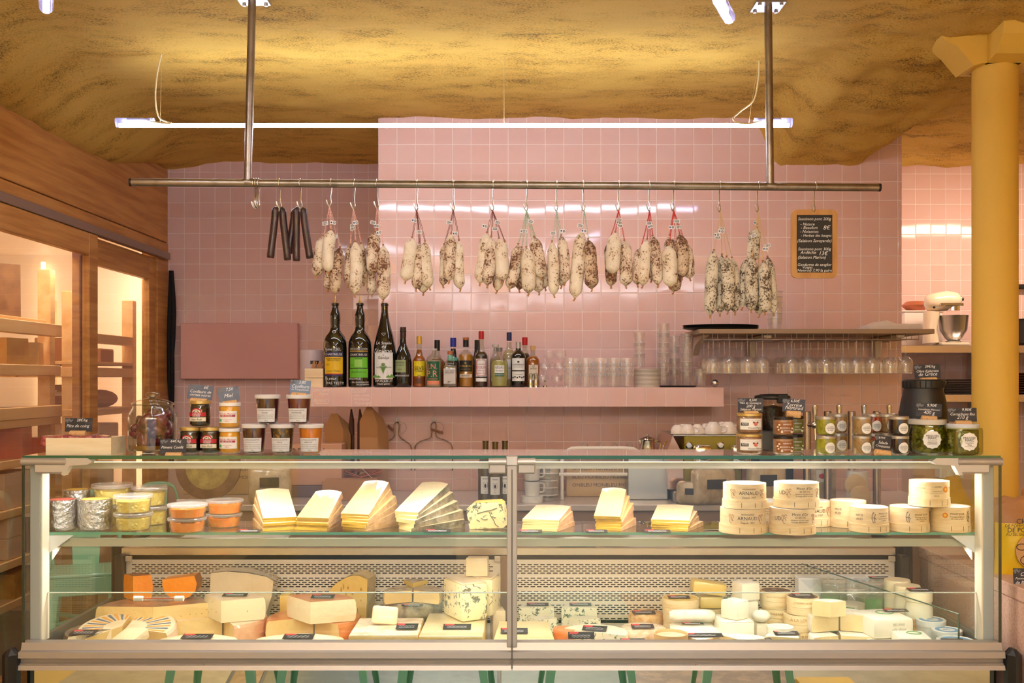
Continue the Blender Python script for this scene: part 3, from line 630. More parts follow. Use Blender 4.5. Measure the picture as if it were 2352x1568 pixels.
# ================================================================ HOOKS, SAUSAGES, CHALK SLATE ON THE RAIL
GOLD = M('brass_hook_tip', (196, 158, 84), .25, .9)
def hook(lb, px, pb, yb, d=None, group='hooks on the meat rail'):
    """S-hook over the rail; its lower curl ends at pixel (pb, yb)"""
    a = rp(px); r = .0145+.0026; bot = Vector((PX(pb, a.y-.012), a.y-.012, PZ(yb, a.y-.012)))
    h = thing('meat_hook', lb, 'hook', a, 0, group); b = bot-a
    top = [(0, -r*math.cos(t)*1.02, r*math.sin(t)) for t in [(-.15+i/8*1.12)*PI for i in range(9)]]   # front, over the top, down the back
    top = [Vector((b.x*.0-.0022*0, p[1], p[2])) for p in top]
    low = [Vector((b.x*.35, r*.6, -.030)), Vector((b.x*.8, .0, b.z+.036)), Vector((b.x+.004, -.004, b.z+.014)), Vector((b.x, -.010, b.z)), Vector((b.x-.006, -.014, b.z+.008)), Vector((b.x-.011, -.016, b.z+.024))]
    MB().tube(top[:]+bez([top[-1]]+low, 4)[1:], .0023, 6).build('wire', M('zinc_wire', (196, 190, 182), .22, 1), h)
    MB().ball(top[0], .0024, 6, 5).build('tip', GOLD, h)
    return bot
hk = [hook('unused meat hook, left one of three bunched beside the left rail post', 583, 585, 478), hook('unused meat hook, middle one of three bunched beside the left rail post', 588, 588, 479), hook('unused meat hook, right one of three bunched beside the left rail post', 594, 592, 476)]
# --- dark hunter sausages
GEN = M('dark_dried_sausage', (64, 34, 36), .38, noise_=(40, (38, 22, 24), .4, .7), bump=(70, .25), coat=.25)
def gend(lb, px, bot, links):
    b = hook(lb[0], px, px, 478)
    r = thing('hunter_sausage', lb[1], 'sausage', b, 0, 'dark hunter sausages')
    for (xt, yt), (xb, yb), dd in links:
        a = P(xt, yt, b.y+dd)-b; c = P(xb, yb, b.y+dd)-b; pts = []
        for i in range(9):
            t = i/8; p = a.lerp(c, t); p.x += (xb-xt)/abs((xb-xt) or 1)*.006*math.sin(t*PI*.5)*t; pts.append(p)
        m = MB(); m.tube(bez([Vector((a.x*.3, a.y, a.z+.004))]+pts, 2), [.007]+[.0118]+[.0136]*15+[.014, .0125], 10); m.build('link', GEN, r, smooth=180)
    k = MB().tube([(0, 0, .002), (0, 0, -.012)], .003, 6); k.build('string_loop', M('pale_string', (206, 186, 160), .8), r)
gend(('hook holding the left pair of dark hunter sausages', 'left pair of dark thin hunter sausages on the rail'), 642, 0, [((633, 482), (625, 592), 0), ((649, 483), (657, 597), .004)])
gend(('hook holding the right bunch of dark hunter sausages', 'right bunch of dark thin hunter sausages beside the first salami bundle'), 689.5, 0, [((681, 483), (681, 599), 0), ((697, 484), (708, 593), -.006), ((677, 486), (667, 582), .02)])
# --- mould-dusted dry sausages
def salmat(name, base, patch, speck, amt):
    m = M(name, base, .75); t = m.node_tree; b = t.nodes['Principled BSDF']; tc = t.nodes.new('ShaderNodeTexCoord'); oi = t.nodes.new('ShaderNodeObjectInfo')
    ra = t.nodes.new('ShaderNodeVectorMath'); ra.operation = 'SCALE'; ra.inputs[0].default_value = (3, 5, 7); t.links.new(oi.outputs['Random'], ra.inputs['Scale'])
    ad = t.nodes.new('ShaderNodeVectorMath'); t.links.new(tc.outputs['Object'], ad.inputs[0]); t.links.new(ra.outputs[0], ad.inputs[1])
    n1 = nd(t, 'TexNoise', Scale=150, Detail=4, Roughness=.7); n2 = nd(t, 'TexNoise', Scale=26, Detail=3); n3 = nd(t, 'TexNoise', Scale=55, Detail=3)
    for n in (n1, n2, n3): t.links.new(ad.outputs[0], n.inputs['Vector'])
    r2 = t.nodes.new('ShaderNodeValToRGB'); t.links.new(n2.outputs['Fac'], r2.inputs['Fac']); r2.color_ramp.elements[0].position = .38; r2.color_ramp.elements[1].position = .68
    r2.color_ramp.elements[0].color = (*lin(base), 1); r2.color_ramp.elements[1].color = (*lin(patch), 1)
    su = nd(t, 'Math', _operation='MULTIPLY_ADD'); su.inputs[1].default_value = .55; t.links.new(n2.outputs['Fac'], su.inputs[0]); t.links.new(n1.outputs['Fac'], su.inputs[2])
    r1 = t.nodes.new('ShaderNodeValToRGB'); t.links.new(su.outputs[0], r1.inputs['Fac']); r1.color_ramp.elements[0].position = amt; r1.color_ramp.elements[1].position = amt+.05
    r1.color_ramp.elements[0].color = (0, 0, 0, 1); r1.color_ramp.elements[1].color = (1, 1, 1, 1)
    mx = t.nodes.new('ShaderNodeMix'); mx.data_type = 'RGBA'; t.links.new(r1.outputs[0], mx.inputs['Factor']); t.links.new(r2.outputs[0], mx.inputs['A']); mx.inputs['B'].default_value = (*lin(speck), 1)
    t.links.new(mx.outputs['Result'], b.inputs['Base Color'])
    u = nd(t, 'Bump', Strength=.5, Distance=.004); t.links.new(n3.outputs['Fac'], u.inputs['Height']); t.links.new(u.outputs[0], b.inputs['Normal'])
    return m
SAL = [salmat('white_mould_casing', (240, 230, 214), (222, 204, 180), (120, 88, 66), .86), salmat('speckled_mould_casing', (234, 222, 206), (196, 166, 142), (104, 70, 54), .81), salmat('brownish_mould_casing', (216, 196, 172), (158, 118, 96), (92, 60, 46), .78), salmat('grey_mould_casing', (222, 214, 198), (186, 176, 158), (78, 62, 50), .80)]
KNOT = M('casing_knot', (176, 122, 74), .6)
STR = {'pw': M('red_white_twine', (232, 132, 122), .8, noise_=(300, (246, 232, 226), .45, .55)), 'pu': M('dark_red_twine', (122, 58, 62), .8), 'gr': M('green_white_twine', (186, 206, 186), .8, noise_=(200, (120, 166, 132), .45, .6)), 're': M('red_twine', (206, 52, 52), .8), 'be': M('beige_twine', (222, 190, 150), .8)}
TAGP = M('tag_paper', (240, 240, 242), .6)
rngS = random.Random(11)
def sausage(lb, bot, xt, yt, xb, yb, wd, dd, mi, tw, tags=1, group=None):
    d = bot.y+dd; a = P(xt, yt, d); c = P(xb, yb, d); r0 = wd/2*d/F*1.03
    root = thing('dry_sausage', lb, 'sausage', a, 0, group); c = c-a; L = c.length; u = c/L; ax = u.cross(Vector((0, 1, 0))).normalized()
    bend = rngS.uniform(-.006, .006); n = 18; pts, rs = [], []
    for i in range(n+1):
        t = i/n; p = c*t+ax*bend*math.sin(PI*t)+Vector((0, 0, 0))
        e0 = min(1, (t/.17))**.55 if t < .17 else 1; e1 = min(1, ((1-t)/.12))**.5 if t > .88 else 1
        rr = r0*max(.16, e0*e1)*(.90+.10*math.sin(t*2.3+.5))*(1+.05*noise.noise((t*6, xt*.1, mi)))
        pts.append(p); rs.append(rr)
    m = MB(); m.tube(pts, rs, 16)
    sd = Vector((xt*.37, yt*.21, 0))
    m.v = [tuple(Vector(q)+Vector((noise.noise(Vector(q)*30+sd), noise.noise(Vector(q)*30+sd+Vector((9, 0, 0))), 0))*.0022) for q in m.v]
    m.build('casing', SAL[mi], root, smooth=180)
    k = MB(); e = c; k.tube([e-u*.004, e+u*.004+ax*.001, e+u*.011+ax*rngS.uniform(-.004, .004)], [.0048, .0026, .0038], 7); k.tube([Vector()-u*.006, Vector()+u*.001, -u*.002*0+Vector((0, 0, .006))], [.0048, .0030, .0042], 7); k.build('knot', KNOT, root)
    s = MB(); hb = bot-a; s.tube([(0, 0, .003), hb*.5+Vector((rngS.uniform(-.002, .002), -.004, 0)), hb+Vector((0, -.010, 0))], .0009, 5); s.tube([(.002, .002, .003), hb*.5+Vector((.004, .001, 0)), hb+Vector((.0015, -.010, 0))], .0009, 5); s.build('string', STR[tw], root)
    for q in range(tags):
        f_ = rngS.uniform(.22, .62); ctr = hb*f_+Vector((rngS.uniform(-.012, .012), -.016-.01*q, rngS.uniform(-.006, .006)))
        t_ = MB().rbox(-.0105, .0105, -.0004, .0004, -.0068, .0068, .0003).build('paper_tag', TAGP, root, loc=ctr, rot=(0, rngS.uniform(-.35, .35), rngS.uniform(-.5, .5)))
        k = MB()
        if rngS.random() < .5:
            k.lathe([(.0042, 0), (.0042, .0004)], 12, mat=INK, mx=T(.0045, -.0005, 0, PI/2)); k.lathe([(.0022, 0), (.0022, .0005)], 10, mat=TAGP, mx=T(.0045, -.0006, 0, PI/2)); k.box(-.008, -.003, -.0009, -.0005, -.003, .003, mat=M('blue_ink', (52, 72, 150), .6))
        else:
            for z_ in (.0035, 0, -.0035): k.box(-.0075, .002+rngS.uniform(0, .004), -.0009, -.0005, z_-.0008, z_+.0008, mat=INK)
            k.box(.0055, .0072, -.0009, -.0005, -.004, .004, mat=INK)
        k.build('tag_print', None, t_)
def bundle(nm, hx, hb, yb, tw, items):
    b = hook('hook holding the '+nm, hx, hb, yb)
    pos = {1: ['only']}
    for i, (lbl, xt, yt, xb, y2, wd, dd, mi, tg) in enumerate(items):
        sausage(lbl+' in the '+nm, b, xt, yt, xb, y2, wd, dd, mi, tw, tg, 'dry sausages: '+nm)
bundle('bundle right of the dark sausages', 760, 757, 474, 'pw', [('left white dry sausage', 743, 543, 727, 634, 29, .0, 1, 1), ('upper middle white dry sausage', 760, 529, 754, 624, 28, -.02, 0, 1), ('brownish lower right dry sausage', 781, 569, 770, 674, 27, .0, 2, 1), ('pale low dry sausage peeping out behind', 762, 595, 754, 664, 26, .03, 1, 0)])
bundle('bundle above the green-labelled big bottle', 814, 812, 480, 'pw', [('front long white dry sausage', 816, 556, 814, 676, 28, -.02, 0, 2), ('left dry sausage half hidden', 804, 563, 799, 654, 26, .012, 1, 1), ('dark speckled right dry sausage', 829, 560, 836, 650, 26, .014, 2, 0)])
bundle('bundle crossing the corner of the chimney wall', 865, 866, 478, 'pw', [('upper left white dry sausage', 861, 534, 858, 629, 30, -.012, 1, 2), ('lower right long white dry sausage', 880, 564, 880, 688, 30, -.02, 1, 1), ('short dry sausage hanging low behind', 857, 600, 854, 676, 22, .02, 1, 0)])
bundle('first bundle on the chimney wall', 958, 957, 483, 'pu', [('left white dry sausage', 946, 547, 931, 645, 30, -.012, 0, 1), ('middle white dry sausage', 962, 560, 955, 663, 27, .0, 1, 1), ('right smooth white dry sausage', 976, 556, 986, 660, 28, .0, 0, 0), ('lowest dry sausage behind', 968, 600, 972, 672, 24, .028, 1, 0)])
bundle('second bundle on the chimney wall', 1042, 1041, 483, 'pu', [('central speckled dry sausage', 1036, 538, 1031, 645, 27, -.012, 1, 1), ('right white dry sausage', 1054, 554, 1057, 663, 27, .0, 0, 1), ('left dry sausage half hidden', 1020, 563, 1017, 655, 22, .022, 1, 0)])
bundle('third bundle on the chimney wall', 1133, 1131, 484, 'pu', [('left wide white dry sausage', 1118, 536, 1102, 650, 31, .0, 0, 1), ('middle speckled dry sausage', 1128, 545, 1119, 655, 28, -.014, 1, 1), ('right front white dry sausage', 1146, 549, 1152, 645, 30, -.014, 0, 1), ('right dry sausage half hidden', 1159, 556, 1141, 668, 24, .02, 1, 0)])
bundle('fourth bundle on the chimney wall', 1211, 1209, 484, 'gr', [('left speckled dry sausage', 1190, 562, 1170, 663, 28, .0, 1, 1), ('front central white dry sausage', 1209, 569, 1214, 673, 31, -.022, 0, 1), ('upper right white dry sausage', 1227, 545, 1243, 637, 29, -.01, 1, 1), ('dark dry sausage hidden left of centre', 1198, 570, 1192, 665, 24, .022, 2, 0), ('dry sausage low behind right of centre', 1231, 599, 1238, 671, 26, .02, 1, 0), ('short dry sausage low at the far right', 1246, 600, 1252, 661, 20, .035, 1, 0)])
bundle('fifth bundle on the chimney wall', 1279, 1278, 484, 'gr', [('front left white dry sausage', 1268, 556, 1272, 677, 25, -.012, 0, 1), ('right speckled dry sausage', 1289, 542, 1296, 649, 25, .0, 1, 1), ('dry sausage peeping out low behind', 1284, 600, 1289, 656, 22, .026, 1, 0)])
bundle('sixth bundle on the chimney wall', 1340, 1341, 484, 'gr', [('left tapering white dry sausage', 1336, 531, 1320, 684, 31, .0, 0, 1), ('right reddish speckled dry sausage', 1351, 551, 1359, 663, 31, -.012, 2, 1)])
bundle('seventh bundle, on the first red strings', 1422, 1420, 484, 're', [('front white dry sausage', 1413, 535, 1407, 628, 33, -.016, 0, 2), ('right speckled dry sausage', 1434, 554, 1437, 656, 30, .0, 1, 1), ('left brownish dry sausage behind', 1397, 559, 1403, 656, 27, .02, 2, 0)])
bundle('eighth bundle, on the second red strings', 1491.5, 1491, 484, 're', [('left speckled dry sausage', 1472, 569, 1464, 653, 27, .0, 1, 0), ('central cream dry sausage', 1486, 551, 1476, 655, 26, -.014, 0, 1), ('right slim dry sausage', 1499, 543, 1511, 654, 26, -.004, 1, 1), ('dry sausage peeping out low', 1494, 580, 1496, 642, 22, .025, 1, 0)])
bundle('ninth bundle, on the last red strings', 1548.5, 1546, 484, 're', [('front white dry sausage', 1536, 564, 1540, 658, 33, -.022, 0, 1), ('left dry sausage half hidden', 1538, 542, 1530, 637, 26, .012, 1, 1), ('right dark-topped dry sausage', 1561, 539, 1566, 637, 31, .0, 2, 2), ('far right dry sausage behind', 1574, 560, 1584, 639, 27, .022, 1, 0), ('lowest dry sausage hanging behind the middle', 1554, 600, 1547, 669, 28, .028, 2, 0)])
bundle('left of the two large grey bundles', 1653.5, 1653, 486, 'be', [('left long grey dry sausage', 1640, 576, 1631, 724, 29, -.006, 3, 2), ('narrow dry sausage in the middle', 1658, 586, 1653, 720, 25, .018, 3, 1), ('front broad grey dry sausage', 1669, 591, 1671, 715, 32, -.016, 3, 1), ('right dry sausage half hidden', 1681, 593, 1688, 717, 25, .014, 3, 0)])
bundle('right of the two large grey bundles', 1742, 1740, 486, 'be', [('upper smooth grey dry sausage', 1738, 524, 1730, 600, 28, .014, 3, 1), ('front left long grey dry sausage', 1727, 591, 1725, 712, 30, -.014, 3, 1), ('left dry sausage half hidden', 1718, 591, 1705, 706, 26, .016, 3, 0), ('front right grey dry sausage', 1752, 601, 1756, 717, 30, -.018, 3, 1), ('far right dry sausage', 1763, 591, 1777, 719, 26, .008, 3, 1), ('dry sausage low behind the middle', 1742, 630, 1744, 722, 24, .026, 3, 0)])
# --- chalk slate
b = hook('hook holding the chalkboard price list', 1873, 1871, 486)
sl = thing('price_chalkboard', 'small wooden-framed chalkboard with handwritten sausage prices hanging from the rail', 'chalkboard', P(1870, 560, 3.9)); D = 3.9; k = D/F
fw, fh = 106*k, 157*k
def rr(w, h, r, n=5):
    out = []
    for cx, cz, a0 in ((w/2-r, h/2-r, 0), (-w/2+r, h/2-r, PI/2), (-w/2+r, -h/2+r, PI), (w/2-r, -h/2+r, 1.5*PI)): out += arc(cx, cz, r, a0, a0+PI/2, n)
    return out
fr = MB(); o_, i_ = rr(fw, fh, .02), rr(82*k, 132*k, .001); n = len(o_)
for y in (-.006, .006): fr.v += [(x, y, z) for x, z in o_]+[(x, y, z) for x, z in i_]
for i in range(n):
    j = (i+1) % n; fr.f += [(i, n+i, n+j, j), (2*n+i, 2*n+j, 3*n+j, 3*n+i), (i, j, 2*n+j, 2*n+i), (n+i, 3*n+i, 3*n+j, n+j)]
fr.mi = [0]*len(fr.f); fr.build('frame', M('beech_frame', (196, 148, 88), .5, noise_=(20, (176, 126, 68), .4, .7), stretch=(1, 1, .2)), sl)
MB().box(-41*k, 41*k, -.001, .004, -66*k, 66*k).build('slate_panel', M('slate_black', (36, 34, 36), .6), sl)
ch = MB()
for s, x, z, h, mw in (('Saucisson porc 200g', 0, 57, 13, 76), ('- Nature', -16, 45, 9, 50), ('- Beaufort', -12, 37, 9, 50), ('8€', 28, 37, 13, 20), ('- Noisettes', -12, 28, 9, 50), ('- Herbes des bauges', 4, 19, 9, 70), ('(Salaison Savoyarde)', 0, 7, 10, 78), ('Saucisson porc 300g', 0, -12, 11, 76), ('Ardèche', -14, -20, 10, 40), ('13€', 20, -22, 12, 24), ('(Salaison Marion)', -6, -31, 10, 64), ('Gendarme de sanglier', 0, -48, 11, 78), ('Vosges', -16, -54, 8, 30), ('(Nemrod)', -24, -61, 8, 34), ('7,90 la paire', 18, -61, 9, 44)):
    ch.text(s, h*k*1.05, x*k, z*k, mat=CHALK, y=-.0016, shear=.25, bold=.008, maxw=mw*k)
ch.build('chalk_writing', None, sl)
# ================================================================ TILED WALL SHELF AND WHAT STANDS ON IT
ZS = 1.456; DS = 5.30
ORD = ['first', 'second', 'third', 'fourth', 'fifth', 'sixth', 'seventh', 'eighth', 'ninth', 'tenth', 'eleventh', 'twelfth', 'thirteenth', 'fourteenth']
shf = thing('tiled_shelf', 'long pink-tiled wall shelf carrying bottles and glasses', 'shelf', (PX(700, DS), DS, ZS-.097))
W_ = PX(1662, DS)-PX(700, DS)
MB().box(0, W_, .0006, DW-DS-.004, 0, .097, GROUT).build('shelf_core', None, shf, smooth=0)
x = (PX(717.3, DS)-PX(700, DS)); rng = random.Random(5); xs_ = [0]
while x < W_: xs_.append(x); x += .09965
xs_.append(W_)
for a, b in zip(xs_, xs_[1:]):
    if b-a > .01:
        o = bpy.data.objects.new('tile', tile_mesh(b-a-.0036, .0945)); COL.objects.link(o); o.parent = shf; o.location = (a+.0018, 0, .0012); o.rotation_euler = (rng.gauss(0, .003), 0, rng.gauss(0, .003))
for a, b in zip(xs_, xs_[1:]):
    if b-a > .01: MB().rbox(a+.0018, b-.0018, .002, DW-DS-.006, .0965, .0985, .0006).build('top_tile', TILE, shf, smooth=0)
ms = MB()
MARK = M('white_paint_marker', (250, 232, 226), .6)
for s, px, py, h in (("gascogne", 738, 895, 11), ('blanc', 744, 904, 10), ('BLANCS', 738, 920, 12), ('ROUGE', 824, 896, 10), ("côte rôtie", 829, 907, 9), ('Irouléguy', 830, 916, 9), ('Acqua ago', 832, 925, 9)):
    ms.text(s, h/F*DS*1.05, PX(px, DS)-PX(700, DS), PZ(py, DS)-(ZS-.097), y=-.0032, shear=.3, mat=MARK, maxw=38*DS/F)
for px, py in ((738, 927), (824, 901)): ms.box(PX(px-15, DS)-PX(700, DS), PX(px+15, DS)-PX(700, DS), -.0033, -.0029, PZ(py, DS)-(ZS-.097), PZ(py-1, DS)-(ZS-.097), MARK)
ms.build('marker_writing', None, shf)
DBOT = M('black_green_bottle_glass', (14, 16, 12), .06, coat=1); GOLDL = M('gold_print', (206, 170, 78), .35, .5)
def tglass(n, c, f0=.06): return glass(n, c, .02, f0)
def at_shelf(px, d): return Vector((PX(px, d), d, ZS+.0018))
def prof_px(pp, d, base): return [(r*d/F, (base-y)*d/F) for r, y in pp]
def bottle(lb, px, d, pp, body, caps=(), labels=(), texts=(), base=888, cat='bottle', group='bottles on the tiled shelf', name='liquor_bottle', sq=0, liquid=None, z0=None, seg=28):
    """pp: (half width px, y px) bottom to top.  caps: (half width, y0, y1, material).  labels: (x0, x1, y0, y1, material[, halfwidth]).  texts: (string, x, y, height px, material[, maxw, bold, shear])"""
    s = d/F; loc = at_shelf(px, d) if z0 is None else Vector((PX(px, d), d, z0)); r = thing(name, lb, cat, loc, 0, group)
    MB().lathe(prof_px(pp, d, base), seg, sq=sq).build('bottle_body', body, r, smooth=40)
    if liquid: MB().lathe([(max(a-.0018, .0005), z+(.002 if i == 0 else 0)) for i, (a, z) in enumerate(prof_px([q for q in pp if q[1] >= liquid[1]], d, base))], seg, sq=sq).build('liquid', liquid[0], r, smooth=40)
    for c in caps:
        h, y0, y1, m = c[:4]; MB().lathe([(h*s*.96, (base-y0)*s), (h*s, (base-y0)*s+.0008), (h*s, (base-y1)*s-.001), (h*s*.9, (base-y1)*s)], 20).build('cap', m, r)
    R = max(a for a, _ in pp)*s
    if labels:
        for k, lab in enumerate(labels):
            x0, x1, y0, y1, m = lab[:5]; q = (lab[5]*s if len(lab) > 5 else R)+.0006+.0004*k
            mb = MB()
            if sq: mb.box((x0-px)*s, (x1-px)*s, -q-.0004, -q, (base-y1)*s, (base-y0)*s)
            else: mb.wrap(q, (x0-px)*s, (x1-px)*s, (base-y1)*s, (base-y0)*s, 12)
            mb.build('label', m, r)
    if texts:
        mb = MB()
        for t in texts:
            st, x, y, h, m = t[:5]; mw = t[5]*s if len(t) > 5 and t[5] else None; q = R+.0022
            mb.text(st, h*s*1.3, (x-px)*s, (base-y)*s, None if sq else (t[8]*s+.0015 if len(t) > 8 else q), m, t[6] if len(t) > 6 else 0, t[7] if len(t) > 7 else 0, y=-q, maxw=mw)
        mb.build('lettering', None, r)
    return r
def heart(mb, x, z, s, r, m):
    pts = []
    for i in range(25):
        t = 2*PI*i/24; a, b = .016*s*(16*math.sin(t)**3), .013*s*(13*math.cos(t)-5*math.cos(2*t)-2*math.cos(3*t)-math.cos(4*t)); q = (x+a)/r
        pts.append((r*math.sin(q), -r*math.cos(q), z+b))
    mb.tube(pts, .0012, 5, mat=m)
jero = [(24, 888), (26.5, 886), (27, 880), (27, 800), (26.3, 785), (22, 772), (15, 763), (11.5, 757), (10.8, 745), (11.8, 735), (11.5, 722), (9, 714), (7.5, 708), (7.2, 702), (9, 700), (9, 696), (7.5, 695)]
YL = M('yellow_label', (236, 190, 28), .45); GL = M('bright_green_label', (104, 186, 44), .45); NAVY = M('navy_label', (42, 44, 86), .5); BLK = M('black_label', (26, 26, 26), .5)
D5 = 5.40
b1 = bottle('tall black bottle with a yellow label, leftmost on the tiled shelf', 770, D5, jero, DBOT, [(3, 694, 689, GOLDL), (1.2, 690, 678, GOLDL)],
    [(747, 793, 808, 819, NAVY), (747, 793, 819, 857, YL), (748, 792, 857, 859, RED), (748, 792, 859, 863, NAVY)],
    [('7ème CIEL', 768, 802, 9, CHALK, 40), ('CHARTREUSE', 770, 813.5, 8, CHALK, 42, .02), ('LIQUEUR FABRIQUÉE', 770, 823, 3.5, INK, 36), ('PAR LES PÈRES', 770, 827, 3.5, INK, 34), ('ALC', 757, 837, 4, INK), ('Voiron - France', 770, 851, 4, INK, 38), ('Tu peux', 762, 868, 7, CHALK, 30, .01, .2), ('PAS TEST!!!', 775, 879, 8, CHALK, 40, .01)])
b2 = bottle('tall black bottle with a bright green label, second from the left on the tiled shelf', 827, D5, jero, DBOT, [(3, 694, 689, GOLDL), (1.2, 690, 678, GOLDL)],
    [(804, 850, 804, 845, BLK), (804, 850, 805, 807, GOLDL), (805, 849, 820, 844, GL), (804, 850, 846, 866, GL), (818, 836, 825, 842, M('label_crest', (150, 206, 90), .5))],
    [("L'ACCORD DIVIN", 827, 801, 8, CHALK, 44), ('CHARTREUSE', 827, 814.5, 8, CHALK, 42, .02), ('LIQUEUR', 827, 823, 3.5, INK), ('ALC', 811, 838, 4, INK), ('LIQUEUR 55% VOL', 827, 854, 4, INK, 36), ('BOUCHAUD', 818, 869, 7, CHALK, 30, .01), ('DU SHOOOOOO', 832, 877, 7, CHALK, 40, .01), ('DE LA MAMAN', 838, 882, 5, CHALK, 30)])
b3 = bottle('tall black bottle with a white plant label, third on the tiled shelf', 883.5, D5, [(24, 888), (26, 885), (26.5, 878), (26.5, 815), (25, 795), (20, 770), (13, 745), (9.5, 728), (8, 715), (7.8, 703), (9, 702), (9, 697), (7, 695)], DBOT, [],
    [(860, 907, 809, 870, WHITE_PAPER)],
    [('LA Soulée', 884, 788, 11, CHALK, 38, .01, .25), ('et', 884, 796, 9, CHALK, None, .01, .2), ("l'épigne", 881, 806, 12, CHALK, 44, .01, .25), ('le', 884, 815, 4, INK), ('Génépi', 884, 821, 9, INK, 26, .02), ('LIQUEUR CAMPAGNE', 884, 843, 3, INK, 40), ('DEPUIS JUILLET', 884, 874, 6, CHALK, 44, .01), ('TRUE LOVE', 884, 881, 6, CHALK, 30, .01)])
for b_, c_, zz in ((b1, 0, 762), (b2, 0, 763), (b3, 0, 767)):
    m = MB(); s = D5/F; heart(m, 0, (888-zz)*s, s*16, 16.5*s if b_ != b3 else 21.5*s, CHALK); m.build('chalk_heart', None, b_)
m = MB(); s = D5/F; R = 26.5*s+.003
GRN = M('leaf_green', (96, 150, 60), .6)
for i in range(9):
    a_ = -.9+1.8*i/8; m.tube([(0, -R, (888-857)*s), (math.sin(a_)*9*s*.6, -R-.001, (888-846+3*math.cos(a_))*s), (math.sin(a_)*11*s, -R-.0005, (888-846+8*math.cos(a_))*s)], .0011, 5, mat=GRN)
m.ball((0, -R, (888-836)*s), (.010, .002, .008), 10, 6, mat=M('flower_green', (120, 140, 90), .6))
for x0, hh in ((-18, 7), (-11, 5), (12, 6), (19, 8)): m.add([((x0-8)*s, -R+.0016+abs(x0)*.00021, (888-866)*s), ((x0+7)*s, -R+.0016+abs(x0)*.00021, (888-866)*s), (x0*s, -R+.0016+abs(x0)*.00021, (888-866+hh)*s)], [(0, 1, 2)], mat=GRN)
m.build('label_drawing', None, b3)
b4 = bottle('medium dark bottle with a pale green label and white handwriting', 926, D5, [(17, 888), (19, 886), (20, 878), (20, 832), (18, 815), (12, 800), (7.8, 790), (6.6, 775), (6.5, 762), (7.8, 761), (7.8, 758), (6, 756), (6, 750)], DBOT, [(7, 775, 750, M('wax_brown', (64, 34, 30), .4))],
    [(907, 934, 826, 854, M('sage_label', (150, 166, 120), .55))], [('VERVEINE', 920, 832, 4, INK, 22), ('DU VELAY', 920, 838, 4, INK, 20), ('extra', 920, 847, 4, INK), ('AFFIGNANDOS', 924, 862, 9, CHALK, 36, .01)])
AMB = M('amber_spirit', (150, 66, 20), .08, coat=1, noise_=(4, (176, 88, 30), .3, .7)); AMB2 = M('golden_spirit', (196, 132, 46), .08, coat=1)
C0 = tglass('clear_bottle_glass', (236, 238, 232))
std = lambda hw, nk, ytop, ysh, yneck: [(hw-1.5, 888), (hw, 886), (hw, ysh), (hw*.9, ysh-5), (hw*.6, ysh-11), (nk+.8, yneck), (nk, yneck-4), (nk, ytop)]
bottle('amber bottle with a yellow label and gold cap', 963, D5, std(15, 5.5, 790, 828, 806), C0, [(6.2, 789, 771, M('gold_cap', (216, 172, 66), .35, .3))], [(950, 979, 828, 863, M('lemon_label', (230, 206, 30), .45)), (953, 972, 868, 880, M('brown_label_band', (92, 52, 30), .5))], [('SEVE', 964, 845, 9, INK, 24, .01), ('fine liqueur', 964, 851, 4, INK, 22), ('***', 964, 862, 5, INK)], liquid=(AMB, 798))
bottle('dark amber bottle with a black cap behind the green-labelled gin', 1004, 5.50, std(19, 6, 800, 834, 812), C0, [(6.4, 805, 780, BLACKP)], [], [], liquid=(AMB, 815))
DKG = M('bottle_green_label', (28, 92, 62), .5); PNK = M('salmon_band', (226, 140, 110), .5)
b = bottle('stubby clear bottle with a large green label and pink letters', 997, 5.36, [(17, 888), (18, 886), (18, 826), (16.5, 820), (11, 815), (5.2, 810), (4.6, 802)], C0, [(7, 804, 799.5, M('clear_stopper', (206, 196, 186), .15, coat=1))], [(980, 1011, 829, 873, DKG), (980, 1011, 873, 882, PNK)], [('J.N.', 994, 841, 17, PNK, 26, .03), ('P.R', 993, 858, 17, PNK, 26, .03), ('VERMOUTH', 995, 869, 4, PNK, 22)], liquid=(M('clear_spirit', (176, 160, 140), .1, coat=1), 826))
bottle('dark bottle with a bright blue cap and a mint band, behind the square clear bottle', 1041, 5.5, std(14, 6, 800, 830, 806), DBOT, [(7, 796, 775, M('cobalt_cap', (38, 50, 150), .35))], [(1030, 1052, 820, 828, M('mint_band', (120, 196, 170), .5))])
bottle('square grey-brown bottle with a mint neck band and a silver-white label', 1034, 5.36, [(14, 888), (15.5, 886), (15.5, 838), (14, 832), (7, 826), (5.5, 822), (5.2, 812)], C0, [(6.4, 813, 805, M('copper_cap', (190, 108, 66), .4)), (5.8, 827, 815, M('mint_band', (120, 196, 170), .5))], [(1020, 1047, 845, 880, M('silver_label', (206, 198, 192), .5))], [('SAINT DENIS', 1033, 851, 5, INK, 22), ('DISTILLERIE', 1033, 855, 4, INK, 20), ('gin', 1033, 875, 5, INK)], sq=8, liquid=(M('grey_spirit', (120, 104, 88), .1, coat=1), 834))
bottle('golden whisky bottle with a black label, black capsule and wooden stopper', 1070, D5, std(17, 6, 803, 818, 806), C0, [(6.6, 796, 780, BLACKP), (7, 780, 774, M('wood_stopper', (176, 104, 56), .5))], [(1054, 1087, 827, 852, BLK), (1054, 1087, 858, 866, M('beige_label', (220, 206, 186), .6))], [('G', 1070, 833, 5, GOLDL), ('OZELIEURE', 1070, 840, 7, GOLDL, 30, .01), ('SINGLE MALT WHISKY', 1070, 847, 4, GOLDL, 28), ('FRANCE', 1070, 862, 4, INK)], liquid=(AMB2, 808))
bottle('bottle with a plain black cap half hidden behind the red-labelled vermouth', 1096, 5.52, std(14, 6, 800, 826, 806), DBOT, [(6.2, 806, 780, BLACKP)])
